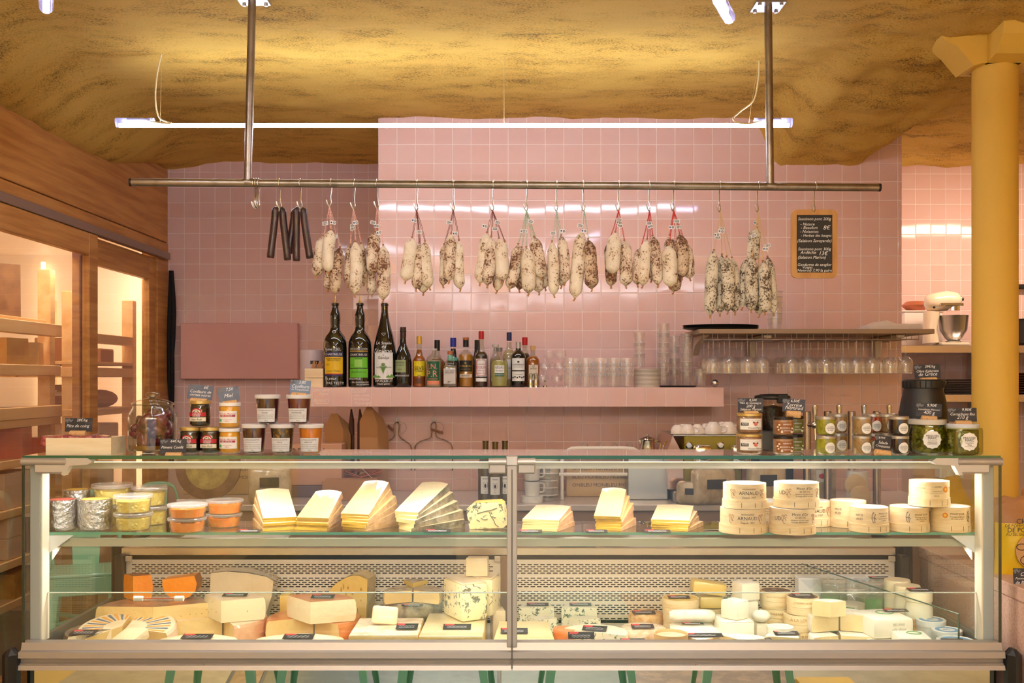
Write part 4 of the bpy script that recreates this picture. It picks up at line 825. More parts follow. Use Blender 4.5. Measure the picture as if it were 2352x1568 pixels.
b = bottle('dark red vermouth bottle with a red cap and a pink-red ornate label', 1105.5, D5, std(15, 5.8, 778, 818, 797), C0, [(6.2, 778, 759.5, M('bright_red_cap', (186, 28, 36), .35))], [(1091.5, 1120, 823, 864, WHITE_PAPER), (1091.5, 1120, 867, 875, WHITE_PAPER), (1091.5, 1120, 864, 866.5, BLK)], [('DOLIN', 1106, 843, 9, RED, 24, .01), ('CHAMBÉRY', 1106, 836, 3, RED), ('ROUGE', 1106, 850, 5, RED, 14), ('depuis 1821', 1106, 856, 3, RED)], liquid=(M('dark_red_wine', (48, 14, 18), .08, coat=1), 806))
m = MB(); s = D5/F; R = 15*s+.003
for a_, b__ in ((12.2, 19), (10.6, 17.4)): m.tube([(R*math.sin(x*s/R), -R*math.cos(x*s/R), z*s) for x, z in [(q[0], q[1]+44.5) for q in rr(a_*2, b__*2, 5, 6)]+[(a_, 44.5+b__-5)]], .0008, 5, mat=RED)
m.build('label_border', None, b)
bottle('clear bottle with a glass T-stopper behind the pale green bottle', 1138, 5.5, std(13, 4.5, 800, 828, 808), C0, [(4.5, 806, 797, M('clear_stopper', (206, 196, 186), .15, coat=1)), (8, 796, 790, M('clear_stopper', (206, 196, 186), .15, coat=1))], liquid=(M('pinkish_spirit', (206, 176, 156), .1, coat=1), 822))
bottle('pale yellow-green rounded bottle with a white and green label', 1147, 5.36, [(15, 888), (19, 885), (20, 878), (20, 838), (18, 827), (12, 819), (6.5, 815), (5.6, 808), (5.6, 800)], C0, [(7.2, 806, 797, M('grey_stopper', (120, 116, 108), .3))], [(1136, 1159, 838, 856, WHITE_PAPER), (1136, 1159, 856, 863, DKG)], [('GELAS', 1147, 843, 6, INK, 20), ('Armagnac', 1147, 850, 3.5, INK), ('folle blanche', 1147, 859.5, 3.5, CHALK)], liquid=(M('pale_green_spirit', (186, 182, 112), .1, coat=1), 826))
bottle('clear bottle with a dark blue cap behind the black gin bottle', 1169.5, 5.5, std(15, 5.6, 785, 815, 797), C0, [(6, 782, 762.5, M('dark_blue_cap', (36, 46, 92), .35))], [(1160, 1180, 825, 870, WHITE_PAPER)], [('EAU DE VIE', 1170, 845, 4, INK, 16)], liquid=(M('straw_spirit', (214, 190, 150), .1, coat=1), 800))
b = bottle('black gin bottle with a white label and a silver cap', 1190.5, D5, [(16, 888), (17.3, 885), (17.3, 822), (16, 814), (11, 807), (6.5, 803), (5.8, 798)], DBOT, [(6, 803, 784, M('silver_cap', (196, 192, 188), .3, .7))], [(1174, 1207, 822, 849, WHITE_PAPER), (1174, 1207, 852, 874, WHITE_PAPER), (1174, 1207, 849, 852, BLK)], [('NORMINDIA', 1190.5, 837, 7, INK, 30, .015), ('GIN DE NORMANDIE', 1190.5, 842, 3, INK, 24), ('LE DOMAINE', 1190.5, 859, 3, INK, 18)])
m = MB(); s = D5/F; R = 17.3*s+.003
for i, x in enumerate((-13, -8, -2.5, 3, 8, 13)): m.ball((R*math.sin(x*s/R), -R*math.cos(x*s/R)+.0008, (888-866+(i % 2)*1.5)*s), (.0045, .0018, .004), 8, 5, mat=INK)
m.ball((0, -R, (888-830)*s), (.006, .0015, .005), 8, 5, mat=INK); m.build('label_fruit_print', None, b)
bottle('dark bottle with a red cap behind the black gin bottle', 1205.5, 5.5, std(14, 5.6, 792, 822, 805), C0, [(6.4, 792, 774, M('bright_red_cap', (186, 28, 36), .35))], liquid=(M('dark_red_wine', (48, 14, 18), .08, coat=1), 810))
bottle('amber bottle with a cork stopper and a beige label, rightmost of the bottles', 1224, 5.42, [(14, 888), (16, 886), (16, 834), (15, 825), (10, 818), (5.6, 814), (5, 804)], C0, [(6, 804, 793, CORK)], [(1213.5, 1237, 837, 872, M('beige_label', (220, 206, 186), .6))], [('◇', 1225, 841, 5, INK), ('RHUM', 1225, 846, 4, INK), ('ARRANGÉ', 1225, 858, 6, INK, 20)], liquid=(M('bright_amber_spirit', (178, 92, 30), .08, coat=1), 818))
for i, (px, lb) in enumerate(((1219, 'left steel jigger in front of the amber corked bottle'), (1231, 'right steel jigger in front of the amber corked bottle'))):
    s = 5.33/F; j = MB().lathe([(6*s, 0), (5.5*s, 6*s), (3.6*s, 17*s), (3.6*s, 18*s), (5.4*s, 28*s), (5.9*s, 30*s), (5.5*s, 30*s), (3.2*s, 19*s)], 20).build('jigger', CHROME, loc=at_shelf(px, 5.33)); tag(j, lb, 'jigger', 'steel jiggers')
s = 5.36/F; tag(MB().lathe([(5*s, 0), (5*s, 3*s), (1.5*s, 4*s), (1.5*s, 12*s), (3*s, 13*s), (2*s, 16*s)], 14).build('bottle_stopper', CHROME, loc=at_shelf(1252, 5.36)), 'small steel bottle stopper standing before the balloon glasses', 'stopper')
# wooden tray boxes with stirrers, plastic container at the left end
for k, (y0, y1, lb) in enumerate(((887, 866, 'lower of two small pale wooden boxes at the left end of the tiled shelf'), (865, 844, 'upper small pale wooden box holding wooden stirrers on the tiled shelf'))):
    s = 5.36/F; r = thing('wooden_box', lb, 'box', (PX(721, 5.36), 5.36, ZS+.0018+(887-y0)*s), 0, 'small wooden boxes'); w = 21*s; h = (y0-y1)*s
    MB().box(-w, w, 0, .004, 0, h).build('front_board', PINE, r); MB().box(-w, w, .136, .14, 0, h).build('back_board', PINE, r)
    for sx in (-1, 1): MB().box(*sorted((sx*w, sx*(w-.004))), .0045, .1355, 0, h).build('side_board', PINE, r)
    MB().box(-w+.004, w-.004, .004, .136, 0, .004).build('bottom_board', PINE, r)
    for sx in (-1, 1):
        for z in (.3, .7): MB().ball((sx*(w-.004), -.0005, h*z), .0014, 6, 4).build('nail', STEEL, r)
STK = M('birch_stick', (196, 138, 84), .6)
rng = random.Random(3)
for i in range(14):
    o = MB().rbox(-.0025, .0025, -.0008, .0008, 0, .085, .0006).build('wooden_stirrer', STK, loc=(PX(721, 5.40)+.003*(i-7), 5.40+.006*(i % 4), ZS+.053), rot=(rng.uniform(-.1, .1), rng.uniform(.25, .6)*(1 if i > 4 else .5), 0)); tag(o, 'flat wooden stirrer, %s from left in the upper wooden box' % ORD[i], 'stirrer', 'wooden stirrers')
r = thing('plastic_canister', 'pale lilac plastic canister with a small black label behind the wooden boxes', 'canister', (PX(716, 5.52), 5.52, ZS+.0018), 0); s = 5.52/F
MB().lathe([(24*s, 0), (26*s, .004), (27*s, 84*s), (25.5*s, 85*s)], 28).build('canister_body', M('lilac_plastic', (206, 186, 190), .4), r); MB().wrap(27*s+.001, 2*s, 22*s, 52*s, 60*s, 6).build('label', BLK, r)
# --- glassware on the tiled shelf
def tumbler_mesh(parent, h, r0, r1, name='glass_wall', seg=20, m=None):
    return MB().shell([(r0*.2, .004), (r0*.9, .0045), (r0, .010), (r1-.0016, h), (r1, h), (r0+.0012, .004), (r0*.9, 0), (0, 0)], seg).build(name, m or CRYSTAL, parent, smooth=40)
# cut-pattern tumblers: ribs in a herringbone are part of the wall
def cut_tumbler(lb, px, d, h, r):
    t = thing('cut_tumbler', lb, 'glass', at_shelf(px, d), 0, 'herringbone tumblers on the tiled shelf')
    tumbler_mesh(t, h, r*.86, r); m = MB()
    for i in range(14):
        a0 = 2*PI*i/14
        for zz in range(3):
            pts = []
            for k in range(5):
                a = a0+(2*PI/14)*k/4; z = h*(.42+.17*zz)+(.010 if k in (0, 4) else (.002 if k in (1, 3) else -.006)); q = r*(.86+.14*z/h)+.0004; pts.append((q*math.cos(a), q*math.sin(a), z))
            m.tube(pts, .0010, 4)
    m.build('cut_pattern', M('frosted_cut', (226, 216, 212), .25, coat=.5), t); return t
ct = cut_tumbler('herringbone-cut tumbler, first from left in the front row on the tiled shelf', 1310, 5.36, .150, .037)
for i, (px, d) in enumerate(((1345, 5.36), (1378, 5.36), (1409, 5.36), (1440, 5.36), (1322, 5.46), (1358, 5.47), (1392, 5.47), (1424, 5.47))): copy_tree(ct, loc=at_shelf(px, d), label='herringbone-cut tumbler, %s from left in the %s row on the tiled shelf' % (ORD[i+1] if i < 4 else ORD[i-4], 'front' if i < 4 else 'rear'))
def coupe(lb, px, d, z, first=[None]):
    if first[0]: return copy_tree(first[0], loc=(PX(px, d), d, z), label=lb)
    t = thing('balloon_glass', lb, 'glass', (PX(px, d), d, z), 0, 'stacked balloon glasses'); MB().shell([(.001, .002), (.023, .002), (.024, 0), (.022, .004), (.005, .006), (.0045, .012), (.018, .018), (.031, .036), (.030, .052), (.026, .062), (.0245, .062), (.0285, .052), (.0295, .036), (.016, .020), (0, .016)], 22).build('glass_wall', CRYSTAL, t, smooth=40); first[0] = t; return t
for i, (px, zz) in enumerate(((1248, 0), (1279, 0), (1300, 0), (1252, 1), (1285, 1), (1262, 2), (1288, 2))): coupe('small stemmed balloon glass, %s in the %s tier of the stack beside the bottles' % (('left', 'middle', 'right')[i] if i < 3 else ('left', 'right')[(i-3) % 2], ('bottom', 'middle', 'top')[zz]), px, 5.40+.03*(i % 2), ZS+.0018+zz*.0625)
def stack_glass(px, d, n, y0, h, step, group, lb):
    t0 = None
    lb0 = lb
    for i in range(n):
        z = ZS+.0018+y0+i*step; lb = '%s, %s from the bottom' % (lb0, ORD[i])
        if t0 is None:
            t0 = thing('tall_tumbler', lb, 'glass', (PX(px, d), d, z), 0, group); o = tumbler_mesh(t0, h, .026, .032, seg=18); MB().lathe([(.0318, h-.002), (.0328, h-.001), (.0318, h)], 18).build('rim', M('glass_rim', (236, 226, 222), .12, coat=.8), t0)
            k = MB()
            for a in range(9): k.tube([(.0268*math.cos(2*PI*a/9), .0268*math.sin(2*PI*a/9), .008), (.0305*math.cos(2*PI*a/9), .0305*math.sin(2*PI*a/9), h*.7)], .0005, 4)
            k.build('facets', M('glass_rim', (236, 226, 222), .12, coat=.8), t0)
        else: copy_tree(t0, loc=(PX(px, d), d, z), label=lb)
# small plates with black rims
pt0 = None; PLW = M('cream_plate', (240, 230, 214), .25, coat=.4); s = 5.42/F
for i in range(14):
    z = ZS+.0018+i*.0068; lb = 'small cream dark-rimmed plate, %s from the bottom of the stack on the tiled shelf' % ORD[i]
    if not pt0:
        pt0 = thing('small_plate', lb, 'plate', (PX(1486.5, 5.42), 5.42, z), 0, 'stack of small plates'); MB().lathe([(.05, 0), (.0685, .0004), (.0693, .0018), (.0693, .0050), (.069, .0062), (.064, .0058), (0, .003)], 30).build('plate_body', PLW, pt0); MB().lathe([(.0695, .0047), (.0702, .0052), (.0695, .0057)], 30).build('dark_rim', M('dark_plate_rim', (70, 50, 40), .4), pt0)
    else: copy_tree(pt0, loc=(PX(1486.5, 5.42), 5.42, z), label=lb)
stack_glass(1468, 5.42, 3, .0992, .075, .055, 'tumblers stacked on the plates', 'clear tumbler in the short stack standing on the small plates')
tray = tag(MB().lathe([(.085, 0), (.095, .002), (.098, .008), (.096, .008), (.088, .003), (0, .003)], 36, mx=Matrix.Diagonal((1.02, 1.2, 1, 1))).build('glass_tray', BLACKP, loc=at_shelf(1555, 5.425)), 'thin black tray under the stacks of tall tumblers', 'tray')
stack_glass(1524, 5.40, 6, .0035, .075, .050, 'tall tumbler stack at the left of the black tray', 'clear tumbler in the left stack on the black tray')
stack_glass(1548, 5.47, 4, .0035, .090, .058, 'tall tumbler stack in the middle of the black tray', 'clear tumbler in the middle stack on the black tray')
stack_glass(1577, 5.40, 5, .0035, .080, .048, 'tall tumbler stack at the right of the black tray', 'clear tumbler in the right stack on the black tray')
stack_glass(1608, 5.38, 2, .0, .075, .018, 'two nested tumblers beside the black tray', 'clear nested tumbler between the tray and the steel ball')
tag(MB().ball((0, 0, .020), .020, 20, 14).build('steel_ball', CHROME, loc=at_shelf(1642, 5.38)), 'polished steel ball at the right end of the tiled shelf', 'ball')

# ================================================================ GLASS RACK SHELF ON THE RIGHT
DG = 5.19; GZ0, GZ1 = PZ(766, DG), PZ(755, DG)
gs = thing('rack_shelf', 'grey-brown board shelf with wire racks for stemmed glasses', 'shelf', (PX(1606, DG), DG, GZ0)); GW = PX(2147, DG)-PX(1606, DG)
MB().rbox(0, GW, 0, DW-DG-.004, 0, GZ1-GZ0, .002).build('board', M('taupe_board', (164, 138, 112), .5), gs)
for px in (1757, 2060):
    x = PX(px, 5.30)-PX(1606, DG); k = MB(); k.rbox(x-.016, x+.016, .38, .44, -.115, -.002, .004); k.rbox(x-.02, x+.02, .05, .40, -.02, -.002, .004); k.build('bracket', M('cream_bracket', (226, 208, 186), .5), gs)
x = PX(1590, 5.5)-PX(1606, DG); MB().prism([(.10, -.002), (.40, -.002), (.40, -.1), (.34, -.05)], x+.02, x+.05, 'x').build('bracket', M('cream_bracket', (226, 208, 186), .5), gs)
WIRE = M('chrome_wire', (150, 132, 118), .3, .8)
cols = [1638.6, 1676, 1717.6, 1752, 1819, 1857, 1897, 1937, 1968, 2004, 2046, 2081]
for x0p, x1p in ((1618, 1782), (1783, 2114)):
    x0, x1 = PX(x0p, DG)-PX(1606, DG), PX(x1p, DG)-PX(1606, DG); wr_ = MB(); yf = .02
    for y in (yf, .40): wr_.tube([(x0, y, -.001), (x0, y, -.028), (x1, y, -.028), (x1, y, -.001)], .0022, 6)
    wr_.build('rack_frame', WIRE, gs); 
    for c in cols:
        if x0p < c < x1p:
            for e in (-.013, .013):
                k = MB(); xx = PX(c, 5.25)-PX(1606, DG)+e; k.tube([(xx, yf, -.0265), (xx, .40, -.0265)], .0018, 6).tube([(xx, yf, -.0265), (xx, yf, -.001)], .0016, 6); k.build('rack_wire', WIRE, gs)
wg = None
for ci, c in enumerate(cols):
    for j, d in enumerate((5.255, 5.385, 5.515)):
        p = Vector((PX(c, 5.25), d, GZ0-.0245)); lb = 'hanging wine glass, %s row, %s column from left in the %s wire rack' % (('front', 'middle', 'rear')[j], ORD[ci if ci < 4 else ci-4], 'left' if ci < 4 else 'right')
        if not wg:
            wg = thing('wine_glass', lb, 'glass', p, 0, 'hanging wine glasses')
            MB().shell([(0, .0012), (.031, .0006), (.033, 0), (.031, -.0008), (.012, -.002), (.0042, -.007), (.0034, -.02), (.0034, -.078), (.006, -.084), (.018, -.090), (.030, -.102), (.036, -.120), (.035, -.142), (.0315, -.172), (.0305, -.172), (.034, -.142), (.035, -.120), (.029, -.104), (.016, -.092), (0, -.088)], 22).build('glass_wall', CRYSTAL, wg, smooth=45)
            MB().lathe([(.0308, -.1705), (.0322, -.172), (.0308, -.1732)], 22).build('rim', M('glass_rim', (236, 226, 222), .12, coat=.8), wg)
        else: copy_tree(wg, loc=p, label=lb)
for k in range(3):
    s = DG/F; o = MB().lathe([(.150, 0), (.168, .006), (.178, .014), (.180, .017), (.176, .017), (.164, .008), (0, .004)], 40, mx=Matrix.Diagonal((1.08, .72, .62, 1))).build('serving_tray', BLACKP, loc=(PX(1655, 5.33), 5.33, GZ1+.001+k*.0066)); tag(o, ('bottom', 'middle', 'top')[k]+' black oval tray of the three stacked on the board shelf', 'tray', 'stacked black trays')
t0 = None
for i in range(6):
    z = GZ1+.0006+i*.028; lb = 'clear tumbler, %s from the bottom of the nested column on the board shelf' % ORD[i]
    if not t0: t0 = thing('nested_tumbler', lb, 'glass', (PX(1780, 5.36), 5.36, z), 0, 'nested tumblers on the board shelf'); tumbler_mesh(t0, .060 if i < 5 else .06, .034, .039); MB().lathe([(.0388, .0585), (.0398, .059), (.0388, .06)], 20).build('rim', M('glass_rim', (236, 226, 222), .12, coat=.8), t0)
    else: copy_tree(t0, loc=(PX(1780, 5.36), 5.36, z), label=lb)
for k, (x0, x1, z0, z1, lb) in enumerate(((1988, 2108, 0, .014, 'lower folded white napkin on the right of the board shelf'), (1996, 2104, .0145, .025, 'upper folded white napkin on the right of the board shelf'))):
    m = MB(); a, b = PX(x0, 5.30), PX(x1, 5.30); n = 10; h = z1-z0
    for i in range(n+1):
        x = a+(b-a)*i/n; zz = GZ1+.0008+z0+.003*k*math.sin(i*.7)**2+(.018*math.exp(-((i-3)/1.3)**2) if k else 0)
        for y in (5.24, 5.44): m.v += [(x, y, GZ1+.0008+z0), (x, y, zz+h)]
    for i in range(n):
        q = i*4; m.f += [(q, q+4, q+5, q+1), (q+2, q+3, q+7, q+6), (q+1, q+5, q+7, q+3), (q, q+2, q+6, q+4)]
    m.f += [(0, 1, 3, 2), (n*4, n*4+2, n*4+3, n*4+1)]; m.mi = [0]*len(m.f)
    tag(m.build('napkin', M('white_linen', (240, 226, 216), .9)), lb, 'napkin', 'folded napkins')
# ================================================================ ON THE GLASS TOP OF THE CASE
ZG = ZT+.0004
def price_card(lb, px0, px1, py0, py1, d, lines, price, m=SLATE, roll=0, cork=True, zb=None, turn=0, group='slate price cards', cork_px=None, text_px=10, cork_dx=0, lean=-.08):
    s = d/F; w, h = (px1-px0)*s, (py1-py0)*s; cx = (px0+px1)/2; z = PZ(py1, d)
    r = MB().rbox(-w/2, w/2, -.0004, .0004, 0, h, .0003).build('price_card', m, loc=(PX(cx, d), d, z), rot=(lean, roll, turn)); tag(r, lb, 'price card', group)
    t = MB(); n = len(lines)
    for i, l in enumerate(lines): t.text(l, text_px*s*1.15, 0 if n > 1 else -w*.04, h*(.42+.2*(n/2-.5-i)*1.15), mat=CHALK, y=-.0007, shear=.3, bold=.006, maxw=w*.84)
    if price: t.text(price, text_px*s*.95, w*.5-.017*len(price)**.35*1.1, h*.85, mat=CHALK, y=-.0007, shear=.2, bold=.006, maxw=w*.4)
    t.build('chalk_lettering', None, r)
    q = MB(); 
    for k, (a, b) in enumerate(((.02, .92), (.10, .96), (.16, .88), (.04, .82), (.22, .95))): q.prism(arc(-w/2+a*w+.004, b*h-.004, .0052-.0006*k, 0, 2*PI, 9)[:-1], -.00055, -.0006, 'y')
    q.build('scroll_print', M('card_scroll_grey', (108, 110, 122), .6), r)
    if cork:
        L = (cork_px or 34)*s; c = MB(); c.lathe([(.0100, 0), (.0113, .001), (.0113, L-.001), (.0100, L)], 16, mx=T(-L/2+cork_dx, -.004, -.0075, 0, PI/2)); co = c.build('cork_holder', CORK, r)
    return r
def jar(name, lb, px, d, y0, y1, hw, contents, lid, lidm, z=ZG, label=None, texts=(), group=None, taper=1.0, fill=.0, lid_h=10, lid_over=1.0, cat='jar', shoulder=.12, glassm=None, round_label=None, extra_labels=(), sq=0):
    s = d/F; H = (y0-y1)*s; R = hw*s; lh = lid_h*s; hb = H-lh*.75
    r = thing(name, lb, cat, (PX(px, d), d, z), 0, group)
    rt = R*(1/taper if taper > 1 else 1)
    pr = lambda e, top: [(max(R*.80/taper-e, .001), e), (R*.94/taper-e, .003+e), (R/taper-e, .009), (R-e, hb*(1-shoulder)), (R*(.93 if shoulder > .05 else 1)-e, top)]
    MB().lathe(pr(.0018, hb*(1-shoulder*.5)-fill*H), 28, sq=sq).build('contents', contents, r, smooth=50)
    MB().lathe(pr(0, hb), 28, sq=sq).build('jar_glass', glassm or CLEAR, r, smooth=50)
    lr_ = R*lid_over; MB().lathe([(lr_*.97, H-lh), (lr_, H-lh+.001), (lr_, H-.0018), (lr_*.96, H-.0002), (lr_*.90, H), (lr_*.86, H-.0012), (0, H-.0012)], 32).build('lid', lidm, r)
    for k, (x0, x1, ya, yb, m) in enumerate(([label] if label else [])+list(extra_labels)):
        ra = R*(1/taper+(1-1/taper)*((y0-yb)*s/hb)); rb = R*(1/taper+(1-1/taper)*((y0-ya)*s/hb)); e = .0006+.0004*k
        MB().wrap(ra+e, (x0-px)*s, (x1-px)*s, (y0-yb)*s, (y0-ya)*s, 12, None, (0, 0), rb+e).build('label', m, r)
    if round_label:
        cx_, cy_, cr_, m, scal = round_label; mb = MB(); n = 36; q = R+.0011; v = [(q*math.sin((cx_-px)*s/q), -q*math.cos((cx_-px)*s/q), (y0-cy_)*s)]
        for i in range(n): a = 2*PI*i/n; rad = cr_*s*(1+scal*math.cos(a*12)); xa = (cx_-px)*s+rad*math.cos(a); v.append((q*math.sin(xa/q), -q*math.cos(xa/q), (y0-cy_)*s+rad*math.sin(a)))
        mb.add(v, [(0, 1+i, 1+(i+1) % n) for i in range(n)]); mb.build('round_label', m, r)
    if texts:
        t = MB()
        for q in texts:
            st, x, y, h, m = q[:5]; zz = (y0-y)*s; rad = R*(1/taper+(1-1/taper)*(zz/hb))+.0024
            t.text(st, h*s*1.3, (x-px)*s, zz, rad, m, q[6] if len(q) > 6 else 0, q[7] if len(q) > 7 else 0, maxw=q[5]*s if len(q) > 5 and q[5] else None)
        t.build('lettering', None, r)
    return r
# --- tray of wrapped fruit paste
tr = thing('wooden_crate', 'small pale wooden crate of wrapped fruit paste at the left end of the glass top', 'crate', (PX(180, 3.385), 3.385, ZG)); w = 75*3.385/F; h = .055
for nm, b in (('front_board', (-w, w, 0, .004, 0, h)), ('back_board', (-w, w, .126, .13, 0, h)), ('side_board', (w-.004, w, .0045, .1255, 0, h)), ('side_board', (-w, -w+.004, .0045, .1255, 0, h)), ('bottom_board', (-w+.004, w-.004, .004, .126, 0, .004))): MB().box(*b).build(nm, M('cream_poplar', (244, 228, 194), .6, noise_=(30, (232, 210, 168), .4, .7), stretch=(.15, 1, 1.6)), tr)
FP = M('wrapped_quince_paste', (150, 56, 62), .25, coat=.8, bump=(60, .6), noise_=(30, (206, 120, 116), .5, .66))
for i in range(5):
    m = MB().rbox(-.018, .018, -.05, .05, -.018, .018, .006, 2); tag(m.build('fruit_paste', FP, loc=(PX(180, 3.45)-w+.026+.0405*i, 3.45, ZG+.041+.003*(i % 2)), rot=(0, .18*(-1)**i, .1*(i-2))), ('film-wrapped quince paste block at the left end of the crate', 'film-wrapped quince paste block second from left in the crate', 'film-wrapped quince paste block in the middle of the crate', 'film-wrapped quince paste block second from right in the crate', 'film-wrapped quince paste block at the right end of the crate')[i], 'fruit paste', 'fruit paste blocks in the crate')
price_card('black price card for quince paste standing in the wooden crate', 149, 212, 960, 991, 3.47, ['Pâte de coing'], '28€/kg', cork_px=36)
# --- big lidded jar
d = 3.50; s = d/F; bj = thing('glass_canister', 'large lidded glass jar of dark candied peppers', 'jar', (PX(351, d), d, ZG))
R = 55*s
MB().shell([(R*.85, 0), (R*.97, .004), (R, .012), (R, 78*s), (R*.96, 90*s), (R*.82, 103*s), (R*.80, 108*s), (R*.86, 110*s), (R*.84, 110.5*s), (R*.775, 107*s), (R*.79, 102*s), (R*.93, 89*s), (R*.97, 78*s), (R*.97, .012), (0, .007)], 40).build('jar_glass', glass('jar_thick_glass', (244, 248, 246), f0=.06), bj, smooth=50)
lid_ = MB().shell([(0, 109*s), (R*.80, 109*s), (R*.88, 111*s), (R*.87, 113*s), (R*.6, 120*s), (R*.25, 124*s), (R*.12, 126*s), (R*.12, 128*s)], 36).build('lid', glass('jar_thick_glass', (244, 248, 246), f0=.06), bj, smooth=50); MB().lathe([(R*.14, 126*s), (R*.29, 130*s), (R*.30, 134*s), (R*.2, 138*s), (0, 139*s)], 20).build('lid_knob', glass('jar_thick_glass'), lid_)
MB().lathe([(R*.9, .009), (R*.955, .014), (R*.955, .026)], 36).build('syrup', M('amber_syrup', (150, 92, 22), .08, coat=1), bj)
rng = random.Random(9); PEP = M('dark_candied_pepper', (96, 20, 40), .2, coat=.8, noise_=(14, (140, 36, 56), .42, .68), bump=(26, .4))
for i in range(52):
    a = rng.uniform(0, 2*PI); q = R*rng.uniform(.05, .66); z = .022+.118*rng.random()*(1-.30*q/R); m = MB(); m.ball((0, 0, 0), (.033, .023, .019), 10, 7); m.v = [tuple(Vector(v)*(1+.28*noise.noise(Vector(v)*70+Vector((i, 0, 0))))) for v in m.v]
    p = m.build('candied_pepper', PEP, loc=bj.location+Vector((q*math.cos(a), q*math.sin(a), z)), rot=(rng.uniform(-1, 1), rng.uniform(-1, 1), rng.uniform(0, 6)), smooth=180); tag(p, 'dark shiny candied pepper inside the large lidded glass jar', 'candied pepper', 'candied peppers in the jar')
price_card('black price card for candied peppers leaning before the large glass jar', 367, 428, 1008, 1041, 3.375, ['Piment Confit'], '64€/kg', cork_px=37, cork_dx=.004)
# --- cherry jams
CH = M('black_cherry_jam', (24, 10, 12), .12, coat=1); GLID = M('gold_lid', (206, 180, 112), .3, .6); WLID = M('white_lid', (240, 238, 236), .35); CRL = M('cream_label', (240, 228, 206), .55); REDB = M('red_banner', (184, 28, 46), .45)
def cherry(lb, px, y0, y1, z, d=3.47):
    k = y0; r = jar('jam_jar', lb, px, d, y0, y1, 24, CH, None, GLID, z, (px-24, px+20, y1+27, y1+36, REDB), [('CERISES', px-2, y1+31, 4.5, CHALK, 22, .01), ('NOIRES', px-2, y1+35, 4, CHALK, 20, .01), ('Jean Rufs', px-2, y1+43, 6, INK, 26, 0, .3)], 'black cherry jam jars', lid_h=8, extra_labels=[(px-24, px+20, y1+38, y1+47, CRL)], shoulder=.10)
    s = d/F; m = MB(); q = 24*s+.0016; v = [(0, -q, (y0-y1-28)*s)]
    for i in range(13): a = PI*i/12; xa = (-2+13*math.cos(a))*s; v.append((q*math.sin(xa/q), -q*math.cos(xa/q), (y0-y1-28+11*math.sin(a))*s))
    m.add(v, [(0, 1+i, 2+i) for i in range(12)], REDB); q += .0004; v = [(0, -q, (y0-y1-27)*s)]
    for i in range(13): a = PI*i/12; xa = (-2+10*math.cos(a))*s; v.append((q*math.sin(xa/q), -q*math.cos(xa/q), (y0-y1-27+7*math.sin(a))*s))
    m.add(v, [(0, 1+i, 2+i) for i in range(12)], CRL)
    for i in range(5):
        a = PI*(i+.5)/5; xa = (-2+6*math.cos(a))*s; m.ball((q*math.sin(xa/q), -q*math.cos(xa/q), (y0-y1-27+4*math.sin(a))*s), (.0018, .0006, .0018), 6, 4, mat=INK)
    m.build('label_arch', None, r); return r
cherry('left lower jar of black cherry jam with a gold lid', 438, 1041, 981, ZG); cherry('right lower jar of black cherry jam with a gold lid', 484, 1041, 981, ZG); cherry('upper jar of black cherry jam standing on two others', 460, 981, 921, ZG+61*3.47/F)
price_card('grey-blue price card for black cherry jam on the topmost cherry jar', 430, 487, 884, 917, 3.47, ['Confiture de', 'cerises noires'], '6€', SLATE_BLUE, roll=.08, cork_px=38)
# --- honey
HON = M('honey', (222, 150, 38), .1, coat=1, noise_=(6, (240, 176, 60), .3, .7))
def honey(lb, px, y0, y1, z, d=3.46):
    return jar('honey_jar', lb, px, d, y0, y1, 24, HON, None, WLID, z, (px-24, px+23, y1+19, y1+46, WHITE_PAPER), [('Miel du Morvan', px-1, y1+25.5, 6, RED, 42, .005, .2), ('MIEL ACACIA', px-1, y1+30, 3.4, CHALK, 26, .01), ('récolté en Bourgogne', px, y1+38, 3, RED, 22), ('500 g', px, y1+42, 3, RED, 10)], 'honey jars', lid_h=8, lid_over=1.02, extra_labels=[(px-19, px+19, y1+28, y1+32, M('crimson_band', (168, 30, 70), .5)), (px-22, px-14, y1+37, y1+43, M('organic_green', (90, 176, 110), .5))], shoulder=.08)
honey('lower jar of honey with a white lid', 528, 1042, 984, ZG); honey('upper jar of honey with a white lid', 528, 984, 926, ZG+58.5*3.46/F)
price_card('grey-blue price card for honey on the upper honey jar', 504, 551, 889, 922, 3.46, ['Miel'], '7,50', SLATE_BLUE, roll=-.12, cork_px=32, turn=.25)
# --- tall faceted jams
def jam(lb, px, y0, y1, z, c, flav, d=3.47):
    return jar('jam_jar', lb, px, d, y0, y1, 27.5, c, None, M('satin_white_lid', (216, 212, 214), .4), z, (px-23, px+22, y1+31, y1+62, M('white_jam_label', (222, 222, 226), .6)), [('LA TRINQUELINETTE', px-1, y1+35.5, 4, INK, 36), (flav, px-1, y1+41, 3.6, INK, 32), ('confiture artisanale cuite au chaudron', px-1, y1+46, 3, INK, 40), ('ingrédients : fruits, sucre de canne', px-1, y1+50, 3, INK, 38), ('préparée avec 50 g de fruits pour 100 g', px-1, y1+54, 2.6, INK, 40), ('370 g', px+2, y1+59, 2.8, INK)], 'tall fruit jam jars', taper=1.17, lid_h=9, lid_over=1.07, shoulder=.03)
J1 = M('dark_berry_jam', (58, 14, 22), .1, coat=1); J2 = M('raspberry_jam', (92, 14, 30), .1, coat=1); J3 = M('red_fruit_jam', (72, 22, 26), .1, coat=1); J4 = M('fig_jam', (62, 40, 22), .12, coat=1, noise_=(90, (150, 106, 56), .55, .66)); J5 = M('apricot_jam', (206, 112, 24), .1, coat=1)
